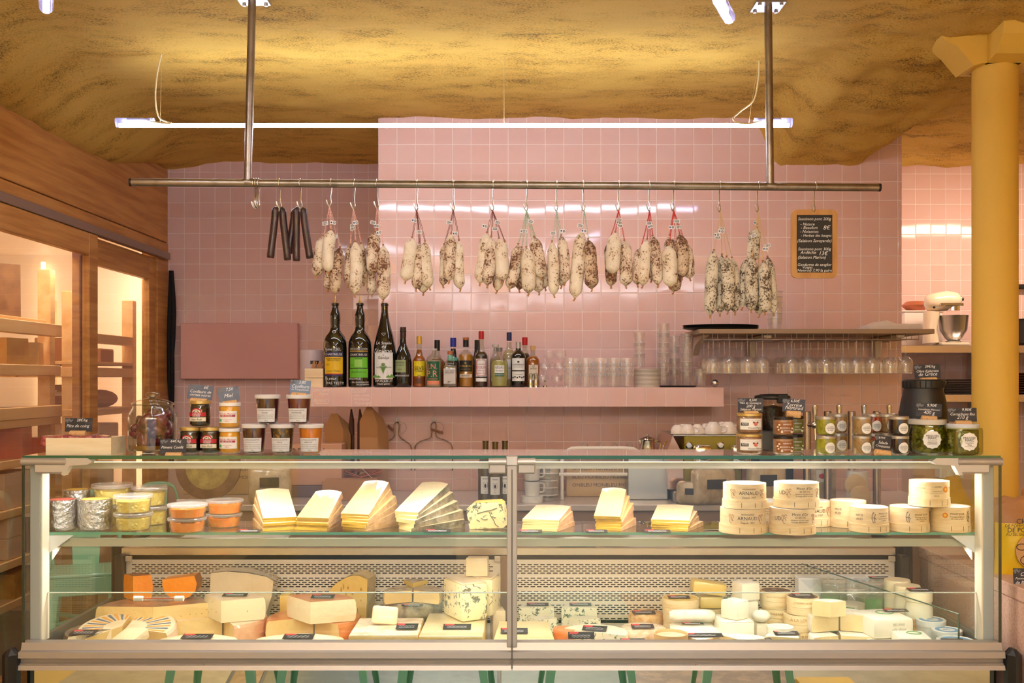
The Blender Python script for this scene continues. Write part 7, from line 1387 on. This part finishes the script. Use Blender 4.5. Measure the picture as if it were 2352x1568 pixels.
for px, d, hw, top, lb, c in ((1915, 3.945, 36, 1324, 'left lidded glass jar with a green band', GRJ), (1957, 3.855, 34, 1345, 'front lidded glass jar with white curd and a green band', None), (1998, 3.95, 35, 1331, 'right lidded glass jar with a green band', GRJ)):
    s = d/F; R = hw*s; H = PZ(top, d)-Z0; r = thing('curd_jar', lb, 'jar', (PX(px, d), d, Z0), 0, 'lidded glass curd jars'); MB().shell([(0, .003), (R*.72, .003), (R*.78, 0), (R*.88, H*.80), (R, H*.84), (R, H*.90), (R*.96, H*.92)], 34).build('jar_glass', TUBP, r, smooth=40); MB().lathe([(R*1.02, H*.91), (R*1.04, H*.93), (R*1.03, H), (R*.9, H), (R*.88, H*.95), (0, H*.95)], 34).build('lid', CRYSTAL, r)
    MB().lathe([(R*.70, .004), (R*.83, H*.66), (0, H*.66)], 30).build('contents', c or CUBE, r, smooth=60)
    if not c: MB().wrap(R*.84, -R*1.2, -R*.1, H*.12, H*.62, 10).build('green_band', GRJ, r)
POT = M('cream_pot_white', (250, 240, 210), .3, coat=.4); PTAN = M('pot_tan_band', (240, 200, 136), .5); PRED = M('pot_red_print', (222, 92, 76), .5)
for px, d, hw, top, lb in ((2061, 3.92, 30, 1330, 'rearmost glass cream pot with a red print'), (2084, 3.84, 30, 1343, 'middle glass cream pot with a red print'), (2110, 3.74, 31, 1354, 'front glass cream pot with a red print and a ticket on its lid')):
    s = d/F; R = hw*s; H = PZ(top, d)-Z0; r = thing('cream_pot', lb, 'pot', (PX(px, d), d, Z0), 0, 'glass cream pots'); MB().lathe([(R*.9, 0), (R, .006), (R, H*.66), (R*.93, H*.74), (R*.90, H*.80)], 34).build('pot_glass', POT, r, smooth=50); MB().lathe([(R*.94, H*.80), (R*.97, H*.81), (R*.97, H*.97), (R*.93, H), (0, H)], 34).build('lid', M('cream_pot_lid', (250, 238, 200), .4), r); MB().wrap(R+.0006, -R*1.3, R*1.3, H*.22, H*.50, 14).build('tan_band', PTAN, r)
    t = MB(); t.text('CRÈME FRAÎCHE', H*.12, 0, H*.46, R+.0022, PRED, .01, maxw=R*1.6); t.text('NORMANDE', H*.12, 0, H*.37, R+.0022, PRED, .01, maxw=R*1.5); q = R+.0018; t.wrap(q, -R*.7, R*.7, H*.17, H*.28, 8, PRED); t.text('LE BANVILLE', H*.10, 0, H*.225, R+.0028, CHALK, .01, maxw=R*1.25); t.build('pot_print', None, r)
ticket('price ticket on the lid of the front cream pot', 2085, 2140, 3.72, PZ(1354, 3.74)+.001, .04)
BLR = M('blue_ring_print', (96, 160, 206), .5)
for px, d, hw, z, h, lb in ((2138, 3.68, 33, 0, .105, 'rear white tub with a blue-ringed lid'), (2175, 3.60, 33, 0, .088, 'middle white tub with a blue-ringed lid'), (2196, 3.495, 42, 0, .078, 'front white tub with a blue-ringed lid and a ticket')):
    s = d/F; R = hw*s; r = thing('white_tub', lb, 'tub', (PX(px, d), d, Z0), 0, 'white tubs with blue-ringed lids'); MB().lathe([(R*.85, 0), (R*.95, h*.85)], 32).build('tub_wall', WHITEP, r); MB().lathe([(R, h*.80), (R*1.01, h*.98), (R*.95, h), (R*.92, h-.002), (0, h-.002)], 36).build('tub_lid', WHITEP, r)
    m = MB().lathe([(R*.78, h-.0012), (R*.78, h-.0008), (R*.52, h-.0008), (R*.52, h-.0012)], 36, closed=True); m.build('blue_ring', BLR, r); MB().prism([(-R*.3, -R*.05), (R*.28, R*.05), (R*.1, R*.2), (-R*.2, R*.12)], h-.0016, h-.0008).build('lid_drawing', BLR, r)
ticket('black and white ticket on the front white tub', 2163, 2215, 3.47, Z0+.079, .03, red=False)
# ================================================================ BACK COUNTER AND WHAT STANDS ON IT
ZB = .90
bc = thing('back_counter', 'steel-topped back counter along the tiled wall behind the display case', 'counter', (-1.62, 4.98, 0)); 
MB().rbox(0, 3.71, 0, DW-4.98-.006, ZB-.03, ZB, .003).build('counter_top', M('pale_counter_top', (214, 200, 192), .3, .3), bc); MB().box(0.01, 3.70, .03, DW-4.98-.006, .0, ZB-.031).build('counter_body', M('taupe_front', (172, 146, 134), .6), bc)
MB().box(.01, .89, DW-4.98+.002, DL-4.98-.012, 0, ZB).build('counter_return', M('taupe_front', (172, 146, 134), .6), bc)
def onb(px, d): return Vector((PX(px, d), d, ZB+.0005))
# folded cartons
def cartons(lb, px0, px1, ytop, n, d, lean):
    s = d/F; w = (px1-px0)*s*.72; H = PZ(ytop, d)-ZB-.001
    for k in range(n):
        poly = [(-w/2, 0), (w/2, 0), (w/2, H*.80), (w*.18, H), (-w*.12, H), (-w/2, H*.84)]
        o = MB().prism(poly, 0, .0026, 'y').build('folded_carton', KRAFT, loc=(PX(px0, d)+w/2+k*.0042*lean, d+.0075*k, ZB+.0005)); o.scale = (1, 1, 1-.012*k); tag(o, '%s, %s from the front' % (lb, ORD[k]), 'folded carton', lb+'s')
cartons('flat kraft carton in the left stack under the tiled shelf', 745, 806, 949, 12, 5.44, 1); cartons('flat kraft carton in the right stack under the tiled shelf', 826, 884, 934, 12, 5.40, 1)
for px, lb in ((806, 'dark folded carton edge standing right of the left carton stack'), (826, 'dark folded carton edge standing left of the right carton stack')):
    o = MB().prism([(-.014, 0), (.016, 0), (.010, .38), (-.002, .44), (-.012, .36)], 0, .05, 'y').build('folded_carton', M('dark_kraft', (92, 58, 44), .8), loc=onb(px, 5.50)); tag(o, lb, 'folded carton')
# wire cheese cutters hanging on wall hooks
HWIRE = M('polished_rod', (176, 166, 158), .2, 1)
for px, hw, lb in ((911, 34, 'left bent steel cheese-wire frame hanging on the wall'), (996, 43, 'right bent steel cheese-wire frame hanging on the wall')):
    d = 5.60; s = d/F; q = lambda x, y: Vector((x*s, 0, (968-y)*s)); r = thing('cheese_wire_frame', lb, 'cheese cutter', P(px, 968, d), 0, 'cheese-wire frames')
    pts = [q(-hw, 1080), q(-hw, 1032), q(-hw+4, 1020), q(-hw+14, 1013), q(-9, 1006), q(-5, 997), q(-6, 978), q(-3, 971), q(3, 970), q(6, 977), q(5, 996), q(10, 1005), q(hw-14, 1012), q(hw-4, 1020), q(hw, 1032), q(hw, 1080)]
    MB().tube(bez(pts, 4), .0032, 8).build('frame_rod', HWIRE, r); MB().tube([q(-hw, 1080), q(hw, 1080)], .0006, 5).build('cutting_wire', HWIRE, r)
    h = MB().tube([q(-20, 976), q(-8, 988)], .006, 8) if hw < 40 else MB().tube([q(-5, 986), q(22, 994)], .006, 8); h.build('wooden_grip', M('worn_wood_grip', (150, 104, 78), .6), r)
    w_ = MB().tube(bez([q(0, 968), q(18, 972), q(22, 985), q(12, 996)], 6), .0006, 4); w_.build('loose_wire', HWIRE, r)
    hk_ = MB(); hk_.tube([Vector((0, DW-d-.004, .012)), Vector((0, -.008, .006)), Vector((0, -.012, .018))], .005, 8); hk_.lathe([(.010, 0), (.010, .004)], 12, mx=T(0, DW-d-.004, .012, PI/2)); tag(hk_.build('wall_hook', WHITEP, loc=P(px, 968, d)), 'white wall hook holding the '+lb.split(' bent')[0]+' cheese-wire frame', 'hook')
# wine bottles
WB = M('olive_bottle_glass', (84, 66, 22), .1, coat=1)
for px, top, lb in ((1121, 1012, 'left of three wine bottles behind the case'), (1137.5, 1014, 'middle of three wine bottles behind the case'), (1154, 1012, 'right of three wine bottles behind the case')):
    d = 5.05+.03*(px == 1137.5)*-1; s = d/F; H = PZ(top, d)-ZB; r = thing('wine_bottle', lb, 'bottle', onb(px+(px-1137.5)*.35, d), 0, 'wine bottles on the back counter'); MB().lathe([(.034, 0), (.037, .003), (.037, H*.60), (.034, H*.66), (.018, H*.76), (.0145, H*.80), (.014, H*.97), (.0155, H*.972), (.0155, H), (.012, H)], 26).build('bottle_body', WB, r); MB().wrap(.0378, -.024, .024, H*.16, H*.44, 10).build('label', WHITE_PAPER, r)
    t = MB(); t.text('TRAPET', .009, 0, H*.40, .0388, INK, .01, maxw=.038); t.text('1858', .006, 0, H*.19, .0388, INK)
    sh_ = [(-.010, .34), (.010, .34), (.010, .27), (0, .225), (-.010, .27), (-.010, .34)]; t.tube([(.0386*math.sin(a/.0386), -.0386*math.cos(a/.0386), H*b) for a, b in sh_], .0006, 4, mat=INK); t.ball((0, -.0386, H*.29), (.005, .0006, .010), 8, 6, mat=INK); t.build('label_print', None, r)
# white tube stand with paper bags behind
d = 5.2; s = d/F; q = lambda x, y, dy=0: P(x, y, d)-P(1380, 1100, d)+Vector((0, dy, 0)); r = thing('tube_stand', 'white enamelled tube stand on the back counter', 'stand', P(1380, 1100, d)); EN = M('white_enamel', (240, 232, 220), .35)
m = MB()
for x in (1291, 1478): m.tube([q(x, 1057), P(x, 0, d)*0+Vector((q(x, 0).x, 0, ZB+.001-P(0, 1100, d).z))], .0085, 10)
m.tube([q(1284, 1089), q(1484, 1089)], .0095, 10); m.tube([q(1291, 1060), q(1296, 1040), q(1312, 1030), q(1330, 1029), q(1435, 1029), q(1455, 1031), q(1470, 1040), q(1478, 1060)], .0105, 10); m.build('tube_frame', EN, r)
for x in (1333, 1432): MB().tube([q(x, 1030), q(x, 1089)], .003, 6).build('upright', EN, r)
for x in (1343, 1378, 1412, 1446): MB().tube(bez([q(x-5, 1027), q(x-6, 1019), q(x+5, 1018), q(x+6, 1026)], 4), .0016, 6).build('clip', HWIRE, r)
KB = M('kraft_paper_bag', (206, 174, 132), .7)
def print_bag(lb, px0, px1, y0, d, words, h_top):
    s = d/F; w = (px1-px0)*s/2; H = PZ(y0, d)-ZB-.001; r = thing('paper_bag', lb, 'paper bag', onb((px0+px1)/2, d), 0, 'printed kraft bags'); MB().rbox(-w, w, 0, .05, 0, H, .004).build('bag_body', KB, r); t = MB(); z = H-.03; k = 0
    while z > .05: t.text(words[k % len(words)], .026, 0, z, mat=M('grey_bag_print', (104, 92, 92), .7), y=-.0012, bold=.02, maxw=w*1.92); z -= .042; k += 1
    t.build('bag_print', None, r)
print_bag('kraft bag printed with a repeated word, standing behind the white tube stand', 1300, 1470, 1062, 5.32, ['ONBLEU MONBLEU MONT', 'BLEU MONBLEU MONBLEU'], 0)
print_bag('kraft bag printed with a repeated word, right of the white tube stand', 1488, 1541, 1068, 5.42, ['MONBLEU MONBLEU', 'BLEU MONBLEU MON'], 0)
print_bag('kraft bag printed with a repeated word, behind the slice stacks on the left', 420, 620, 1064, 5.42, ['MONBLEU MONBLEU', 'BLEU MONBLEU MON'], 0)
r = thing('printed_crate', 'flat brown card crate with large faded print behind the left slice stacks', 'crate', onb(708, 5.30)); MB().rbox(-.17, .17, 0, .14, .06, .27, .003).build('crate_body', M('pinkish_card', (206, 158, 128), .7), r); MB().rbox(-.175, .175, -.005, .145, 0, .058, .003).build('crate_foot', M('dark_card', (120, 96, 92), .7), r); t = MB(); t.text('REMILLY', .045, 0, .23, mat=BRI, y=-.0012, maxw=.3); t.text('BUREAU PARIS', .016, .03, .17, mat=BRI, y=-.0012); t.build('crate_print', None, r)
r = thing('card_box', 'small open brown card box behind the third slice stack', 'box', onb(800, 5.15)); MB().rbox(-.13, .13, 0, .12, 0, .10, .002).build('box_body', KRAFT, r)
r = thing('twine_bundle', 'bundle of brown wrapping straw tied with pale twine behind the slice stacks', 'straw bundle', onb(812, 5.34)); m = MB(); rng = random.Random(2)
for i in range(26): a = rng.uniform(-.5, .5); m.tube([(-.10+rng.uniform(-.02, .02), rng.uniform(0, .05), .03+.12*rng.random()), (.14, rng.uniform(0, .05), .03+.15*rng.random())], .003, 5)
m.build('straw', M('rust_straw', (170, 92, 60), .7), r, kind='stuff'); MB().tube(bez([Vector((-.06, -.01, .18)), Vector((0, -.02, .175)), Vector((.05, -.02, .14)), Vector((.1, -.015, .09))], 6), .002, 5).build('twine', M('pale_string', (206, 186, 160), .8), r)
# mugs and a clear jug
for k, (z, lb) in enumerate(((0, 'lower white mug lying in the small stack behind the pale slices'), (.075, 'upper white mug in the small stack behind the pale slices'))):
    r = thing('white_mug', lb, 'mug', (PX(1222, 5.1), 5.1, ZB+.03+z+.001), .3, 'white mugs'); MB().shell([(0, .004), (.028, .003), (.033, 0), (.037, .01), (.040, .070), (.037, .070), (.034, .01), (0, .008)], 26).build('mug_body', WHITEP, r, smooth=40); MB().tube(bez([Vector((.036, 0, .058)), Vector((.060, 0, .056)), Vector((.060, 0, .020)), Vector((.036, 0, .016))], 5), .005, 7).build('handle', WHITEP, r)
tag(MB().lathe([(.055, 0), (.055, .03), (0, .03)], 24).build('mug_stand', WHITEP, loc=onb(1222, 5.1)), 'white round stand under the stacked white mugs', 'stand')
r = thing('clear_jug', 'clear plastic jug beside the white mugs', 'jug', onb(1258, 5.15)); MB().shell([(0, .004), (.046, .003), (.050, 0), (.052, .16), (.054, .162)], 26).build('jug_wall', CRYSTAL, r)
for k in range(4): MB().lathe([(.0525, .03+.035*k), (.0535, .032+.035*k), (.0525, .034+.035*k)], 26).build('rib', M('glass_rim', (214, 206, 202), .15, coat=.6), r)
# wrapped grey cheeses with black labels, round labels
for px, d, y0, hw, h, rz, lb in ((1640, 4.995, 1130, 52, .17, .2, 'large film-wrapped grey cheese piece behind the rightmost slice stack'), (1590, 5.0, 1160, 36, .11, -.2, 'smaller film-wrapped grey cheese piece with a black label behind the slices'), (1760, 4.995, 1140, 44, .2, .1, 'film-wrapped pale cheese behind the round spruce boxes'), (620, 5.02, 1140, 48, .18, .15, 'film-wrapped pale cheese with a dark label behind the left slices'), (1245, 5.3, 1090, 40, .24, 0, 'film-wrapped pale cheese above the white mugs'), (1885, 5.1, 1140, 34, .22, 0, 'white wrapped cheese with a red oval print behind the boxes')):
    r = thing('wrapped_cheese', lb, 'cheese', onb(px, d), rz, 'film-wrapped cheeses on the back counter'); w = hw*d/F; m = MB().rbox(-w, w, -.03, .05, 0, h, .022, 3); m.v = [tuple(Vector(v)*(1+.08*noise.noise(Vector(v)*14+Vector((px, 0, 0))))) for v in m.v]; m.build('wrapped_body', M('film_grey_rind', (206, 190, 164), .3, coat=.8, noise_=(12, (166, 146, 118), .42, .66), bump=(24, .35)), r, smooth=60)
    red_ = px == 1885; o = MB().rbox(-w*.45, w*.45, -.036, -.034, h*.45, h*.72, .001).build('label', WHITE_PAPER if red_ else BTK, r)
    if red_: MB().prism([(w*.28*math.cos(i*PI/10), h*.585+w*.18*math.sin(i*PI/10)) for i in range(20)], -.0372, -.0365, 'y').build('red_oval', RED, o)
for px, y, d, rad, lb, c in ((1963, 1112, 4.95, 24, 'round wooden cheese lid with a plum label on the back counter', PINE), (1975, 1150, 4.92, 24, 'round pale wooden cheese lid standing on the back counter', PINE), (1785, 1120, 5.0, 27, 'round clear-rimmed lid standing behind the spruce boxes', CRYSTAL)):
    R = rad*d/F; o = MB().lathe([(R, 0), (R, .012), (R*.9, .014), (0, .014)], 30, mx=T(0, 0, R, PI/2+.12)).build('round_disc', c, loc=(PX(px, d), d, ZB+.0005)); o.location.z = max(ZB+.0005, PZ(y, d)-R); tag(o, lb, 'lid')
r = thing('stacked_lids', 'tall white round tin carrying the round lids', 'tin', onb(1969, 4.99)); MB().lathe([(.05, 0), (.05, .16), (0, .16)], 26).build('tin_body', WHITEP, r)
# plate stack printed with radial cheese label (round board)
o = MB().lathe([(.16, 0), (.16, .02), (0, .02)], 44, mx=T(0, 0, .16, PI/2-.1)); r = o.build('round_board', M('dark_wood_board', (120, 84, 68), .5, noise_=(14, (92, 62, 52), .4, .66)), loc=onb(480, 5.2)); tag(r, 'large round dark board leaning behind the yellow tubs', 'board'); m = MB().lathe([(.11, .0205), (.11, .0212), (0, .0212)], 40, mx=T(0, 0, .16, PI/2-.1)); m.build('board_label', M('olive_print', (176, 160, 96), .6, noise_=(20, (146, 128, 80), .42, .6)), r)
tag(MB().tube([(-.10, 0, .012), (.10, 0, .012)], .012, 12).build('marker_pen', M('pen_white', (226, 222, 226), .4), loc=(PX(440, 4.9)+.0, 5.0, ZB+.0008)), 'thick white marker pen lying behind the orange tubs', 'pen')
# coffee machine with cups
d = 5.10; x0, x1 = PX(1546, d), PX(1705, d); zt = PZ(998, d); r = thing('espresso_machine', 'chrome and olive-green espresso machine on the back counter', 'coffee machine', ((x0+x1)/2, d, ZB)); w = (x1-x0)/2; H = zt-ZB; OL = M('olive_metal', (148, 132, 38), .35, .2)
MB().rbox(-w+.055, w, 0, .36, .06, H-.008, .006).build('body', OL, r); MB().rbox(-w, w+.004, .02, .40, H-.010, H, .003).build('cup_tray', STEEL, r); MB().prism([(-w, H-.004), (-w+.05, H-.10), (-w+.055, .06), (-w-.02, .06), (-w-.03, H-.09)], .01, .38, 'y').build('side_panel', M('pink_reflecting_steel', (206, 168, 152), .15, .8), r); MB().rbox(-w, w, -.05, .38, 0, .055, .006).build('drip_base', STEEL, r)
for sx in (-.045, .135):
    gh = MB().rbox(sx-.035, sx+.05, -.10, .0, H-.15, H-.045, .016, 2).build('group_head', CHROME, r); MB().prism(arc(sx+.008, H-.082, .036, PI, 2*PI, 10), -.1015, -.1005, 'y').build('black_badge', BLACKP, gh)
    e = MB()
    for k in range(3): e.tube([(sx+.008+.016*(k-1)-.005, -.1025, H-.095), (sx+.008+.016*(k-1), -.1025, H-.104), (sx+.008+.016*(k-1)+.006, -.1025, H-.095)], .0014, 5)
    e.build('badge_mark', CHROME, gh)
for sx in (-.095, .06, .16): MB().lathe([(.018, 0), (.018, .02), (.012, .024), (0, .024)], 16, mx=T(sx, 0, H-.05, PI/2)).build('knob', CHROME, r)
MB().tube(bez([Vector((-w-.03, .0, H-.03)), Vector((-w-.05, -.01, H-.06)), Vector((-w-.05, -.01, H-.12)), Vector((-w-.03, 0, H-.15))], 6), .004, 8).build('steam_wand', CHROME, r)
t0 = None
for px, dy, rr_, lb in ((1556, .06, .034, 'small white cup at the left end of the espresso machine top'), (1570, .12, .034, 'small white cup second from left on the espresso machine'), (1580, .05, .036, 'front small white cup third on the espresso machine'), (1602, .06, .036, 'white cup with its handle to the right on the espresso machine'), (1622, .14, .036, 'white cup in the rear row of the espresso machine'), (1638, .05, .045, 'large upside-down white cup in the middle of the espresso machine'), (1660, .15, .042, 'large white cup behind the middle one on the espresso machine'), (1673, .06, .045, 'large upside-down white cup at the right of the espresso machine')):
    dd = d+dy; q = thing('coffee_cup', lb, 'cup', (PX(px, dd), dd, zt+.001), -.5, 'white cups on the espresso machine'); MB().shell([(rr_*.99, 0), (rr_, .001), (rr_*.97, rr_*.55), (rr_*.75, rr_*1.05), (rr_*.45, rr_*1.28), (rr_*.42, rr_*1.34), (0, rr_*1.33)], 24).build('cup_body', M('porcelain', (244, 234, 226), .2, coat=.5), q, smooth=50); MB().tube(bez([Vector((rr_*.95, 0, rr_*.25)), Vector((rr_*1.45, 0, rr_*.35)), Vector((rr_*1.4, 0, rr_*.8)), Vector((rr_*.78, 0, rr_*.98))], 5), .004, 7).build('handle', M('porcelain', (244, 234, 226), .2, coat=.5), q)
# steel teapot
d = 5.2; s = d/F; r = thing('steel_teapot', 'small polished steel teapot left of the espresso machine', 'teapot', onb(1487, d), .0); r.location.z = PZ(1042, d); MB().lathe([(17*s, 0), (18*s, .003), (16.5*s, 30*s), (17.5*s, 33*s)], 30).build('pot_body', CHROME, r); MB().lathe([(17.8*s, 33*s), (17*s, 36*s), (6*s, 39*s), (2*s, 40*s), (3.5*s, 43*s), (2*s, 45*s), (0, 45*s)], 26).build('lid', CHROME, r); MB().tube(bez([Vector((16*s, 0, 28*s)), Vector((29*s, 0, 28*s)), Vector((28*s, 0, 10*s)), Vector((17*s, 0, 6*s))], 5), .0035, 8).build('handle', CHROME, r); MB().prism([(-16*s, 22*s), (-21*s, 32*s), (-16*s, 33*s)], -.008, .008, 'y').build('spout', CHROME, r)
tag(MB().rbox(-.1, .1, -.02, .16, 0, r.location.z-ZB-.0012, .004).build('pot_riser', STEEL, loc=onb(1487, d)), 'steel box under the small teapot', 'riser')
# coffee grinder
d = 5.2; s = d/F; r = thing('coffee_grinder', 'black coffee grinder with a hopper of beans behind the terrine jars', 'coffee grinder', onb(1774, d)); z = lambda y: PZ(y, d)-ZB-.0005
MB().rbox(-40*s, 40*s, -.08, .10, 0, z(985), .012, 2).build('grinder_body', BLACKP, r); MB().lathe([(24*s, z(985)), (30*s, z(960)), (33*s, z(918))], 30).build('hopper', glass('smoky_hopper', (214, 204, 196), f0=.05), r); m = MB().lathe([(22*s, z(984)), (28.5*s, z(960)), (31*s, z(935)), (0, z(930))], 26); m.build('beans', M('coffee_beans', (58, 38, 28), .35, noise_=(80, (34, 22, 18), .4, .6), bump=(90, 1.0)), r, kind='stuff'); MB().lathe([(34*s, z(917)), (41*s, z(914)), (40*s, z(909)), (26*s, z(905)), (0, z(904))], 30).build('lid', BLACKP, r); MB().rbox(2*s, 26*s, -41*s, -30*s, z(925), z(904), .004).build('lid_latch', BLACKP, r)
# beer taps
TAPM = M('tap_steel', (190, 176, 166), .2, .95)
for i, (cp_, hp) in enumerate(((1854, 1864), (1901, 1919), (1956, 1976), (2014, 2033))):
    d = 5.04; s = d/F; r = thing('beer_tap', ('leftmost steel beer tap behind the terrine jars', 'second steel beer tap from the left, behind the pesto jars', 'third steel beer tap from the left, behind the beige spread jars', 'rightmost steel beer tap, next to the black barrel')[i], 'beer tap', onb(cp_, d), 0, 'steel beer taps'); z = lambda y: PZ(y, d)-ZB-.0005; hx = (hp-cp_)*s
    MB().lathe([(9*s, 0), (9*s, z(945)), (8*s, z(944)), (0, z(944))], 22).build('column', TAPM, r); MB().tube([(0, -.01, z(975)), (hx, -.05, z(975))], .009, 10).build('tap_arm', TAPM, r); MB().ball((hx, -.055, z(974)), (.020, .020, .019), 16, 10).build('tap_valve', CHROME, r); MB().lathe([(3.4*s, z(968)), (4.4*s, z(955)), (6.6*s, z(934)), (6.2*s, z(930)), (0, z(928))], 16, (hx, -.055, 0)).build('tap_handle', CHROME, r); MB().tube([(hx, -.06, z(980)), (hx, -.064, z(1008))], .0035, 8).build('spout', CHROME, r)
# pale pipe and white bracket seen behind the right end of the case
r = thing('waste_pipe', 'pale grey vertical pipe with a collar behind the right end of the case', 'pipe', (PX(2184, 4.62), 4.62, 0)); MB().lathe([(.042, 0), (.042, 1.10), (0, 1.10)], 24).build('pipe', M('pale_grey_plastic', (206, 208, 196), .4), r); MB().lathe([(.048, .97), (.049, .975), (.049, 1.0), (.048, 1.005)], 24).build('collar', M('pale_grey_plastic', (206, 208, 196), .4), r); MB().rbox(-.06, .05, -.03, .03, 1.06, 1.14, .006).build('bracket', WHITEP, r)
# ---- kitchen recess on the right: shelves, mixer, tub
zs1, zs2 = PZ(793, 6.3), PZ(906, 6.3)
for z, lb in ((zs1, 'upper polished steel shelf in the kitchen recess'), (zs2, 'lower polished steel shelf in the kitchen recess')):
    r = thing('steel_shelf', lb, 'shelf', (2.35, 6.3, z), 0, 'steel shelves in the recess'); MB().rbox(0, 1.4, 0, .57, -.045, 0, .002).build('shelf_board', M('mirror_steel', (226, 214, 206), .16, .9), r)
    for x in (.64, 1.3): MB().prism([(.56, -.046), (.56, -.2), (.1, -.046)], x, x+.02, 'x').build('bracket', STEEL, r)
d = 6.46; s = d/F; zb = zs1+.0006; r = thing('stand_mixer', 'cream stand mixer with a steel bowl on the upper recess shelf', 'mixer', (PX(2185, d), d, zb)); X = lambda px: PX(px, d)-PX(2185, d); Z = lambda y: PZ(y, d)-PZ(791, d); MC = M('cream_enamel', (236, 214, 186), .25, coat=.5)
MB().rbox(X(2152), X(2218), -.07, .09, 0, .022, .010, 2).build('mixer_foot', MC, r)
nk = MB(); nk.tube([(X(2138), .0, .02), (X(2136), .0, .10), (X(2140), 0, Z(712))], [.05, .042, .05], 18); nk.build('mixer_column', MC, r)
hd = MB(); hd.tube([(X(2124), 0, Z(692)), (X(2130), 0, Z(692)), (X(2150), 0, Z(690)), (X(2175), 0, Z(687)), (X(2195), 0, Z(687)), (X(2203), 0, Z(689)), (X(2206), 0, Z(690))], [.02, .050, .058, .062, .052, .036, .01], 22); hd.build('mixer_head', MC, r, smooth=180)
MB().tube([(X(2195), -.005, Z(684)), (X(2206), -.01, Z(683))], [.026, .022], 16).build('attachment_hub', CHROME, r); MB().rbox(X(2150), X(2203), -.068, -.058, Z(700), Z(694), .002).build('trim_band', CHROME, r); MB().tube([(X(2206), -.012, Z(683)), (X(2211), -.014, Z(684))], .010, 10).build('hub_knob', BLACKP, r); MB().ball((X(2138), -.05, Z(703)), .008, 8, 6).build('speed_knob', BLACKP, r)
MB().lathe([(.046, Z(710)), (.046, Z(698)), (.03, Z(696))], 20, (X(2187), 0, 0)).build('beater_collar', CHROME, r)
MB().lathe([(.045, .0225), (.047, .03), (.034, .034), (.050, .05), (.080, .10), (.088, Z(722)), (.090, Z(721)), (.086, Z(722)), (.078, .10), (.04, .05), (0, .045)], 36, (X(2190), 0, 0)).build('bowl', STEEL, r)
d = 6.72; r = thing('plastic_tub', 'large translucent white plastic tub left of the stand mixer', 'tub', (PX(2112, d), d, zb)); w = 46*d/F; MB().rbox(-w, w, -.06, .14, 0, PZ(716, d)-zb, .012).build('tub_body', M('translucent_white', (244, 226, 216), .35), r); MB().rbox(-w-.006, w+.006, -.066, .146, PZ(718, d)-zb, PZ(714, d)-zb, .004).build('tub_rim', M('translucent_white', (244, 226, 216), .35), r); m = MB().lathe([(.05, 0), (.09, .035), (.06, .06), (0, .065)], 24); o = m.build('copper_bowl', M('copper_bowl', (196, 116, 82), .4, .4), loc=(PX(2106, d), d+.02, PZ(714, d)+.001)); tag(o, 'rust-coloured upturned bowl on the translucent tub', 'bowl')
for k in range(7): o = MB().rbox(-.16, .16, -.12, .18, 0, .010, .002).build('baking_tray', M('dark_tray_metal', (46, 38, 36), .35, .6), loc=(PX(2210, 6.5)-.0, 6.5, zs2+.001+.0135*k), rot=(0, 0, .01*k)); tag(o, 'dark baking tray, %s from the bottom of the stack on the lower recess shelf' % ORD[k], 'tray', 'stacked baking trays')
o = MB().lathe([(.05, 0), (.075, .08), (.078, .081), (.072, .081), (.047, .003), (0, .003)], 26).build('steel_bowl', STEEL, loc=(PX(2150, 6.4), 6.42, zs2+.001)); tag(o, 'tilted steel bowl beside the baking trays on the lower recess shelf', 'bowl')
for k in range(9): o = MB().lathe([(.08, 0), (.12, .012), (.118, .014), (0, .004)], 28).build('dinner_plate', M('brown_plate', (110, 70, 56), .3, coat=.4), loc=(PX(2352, 6.5), 6.5, zs2+.001+.0145*k)); tag(o, 'brown plate, %s from the bottom of the stack right of the yellow column' % ORD[k], 'plate', 'brown plate stack in the recess')
r = thing('black_pot', 'black cooking pot on the upper shelf right of the yellow column', 'pot', (PX(2362, 6.5), 6.5, zb)); MB().lathe([(.10, 0), (.12, .02), (.12, .16), (.128, .165), (.12, .168), (0, .15)], 30).build('pot_body', M('black_iron', (34, 28, 28), .4, .3), r); MB().tube([(-.12, 0, .12), (-.15, 0, .13), (-.12, 0, .14)], .006, 7).build('handle', BLACKP, r)
o = MB().rbox(-.03, .2, -.02, .02, 0, .03, .008).build('wall_bar', BLACKP, loc=(PX(2338, 6.8), 6.85, PZ(662, 6.8))); tag(o, 'black wall-mounted bar right of the yellow column', 'bar')
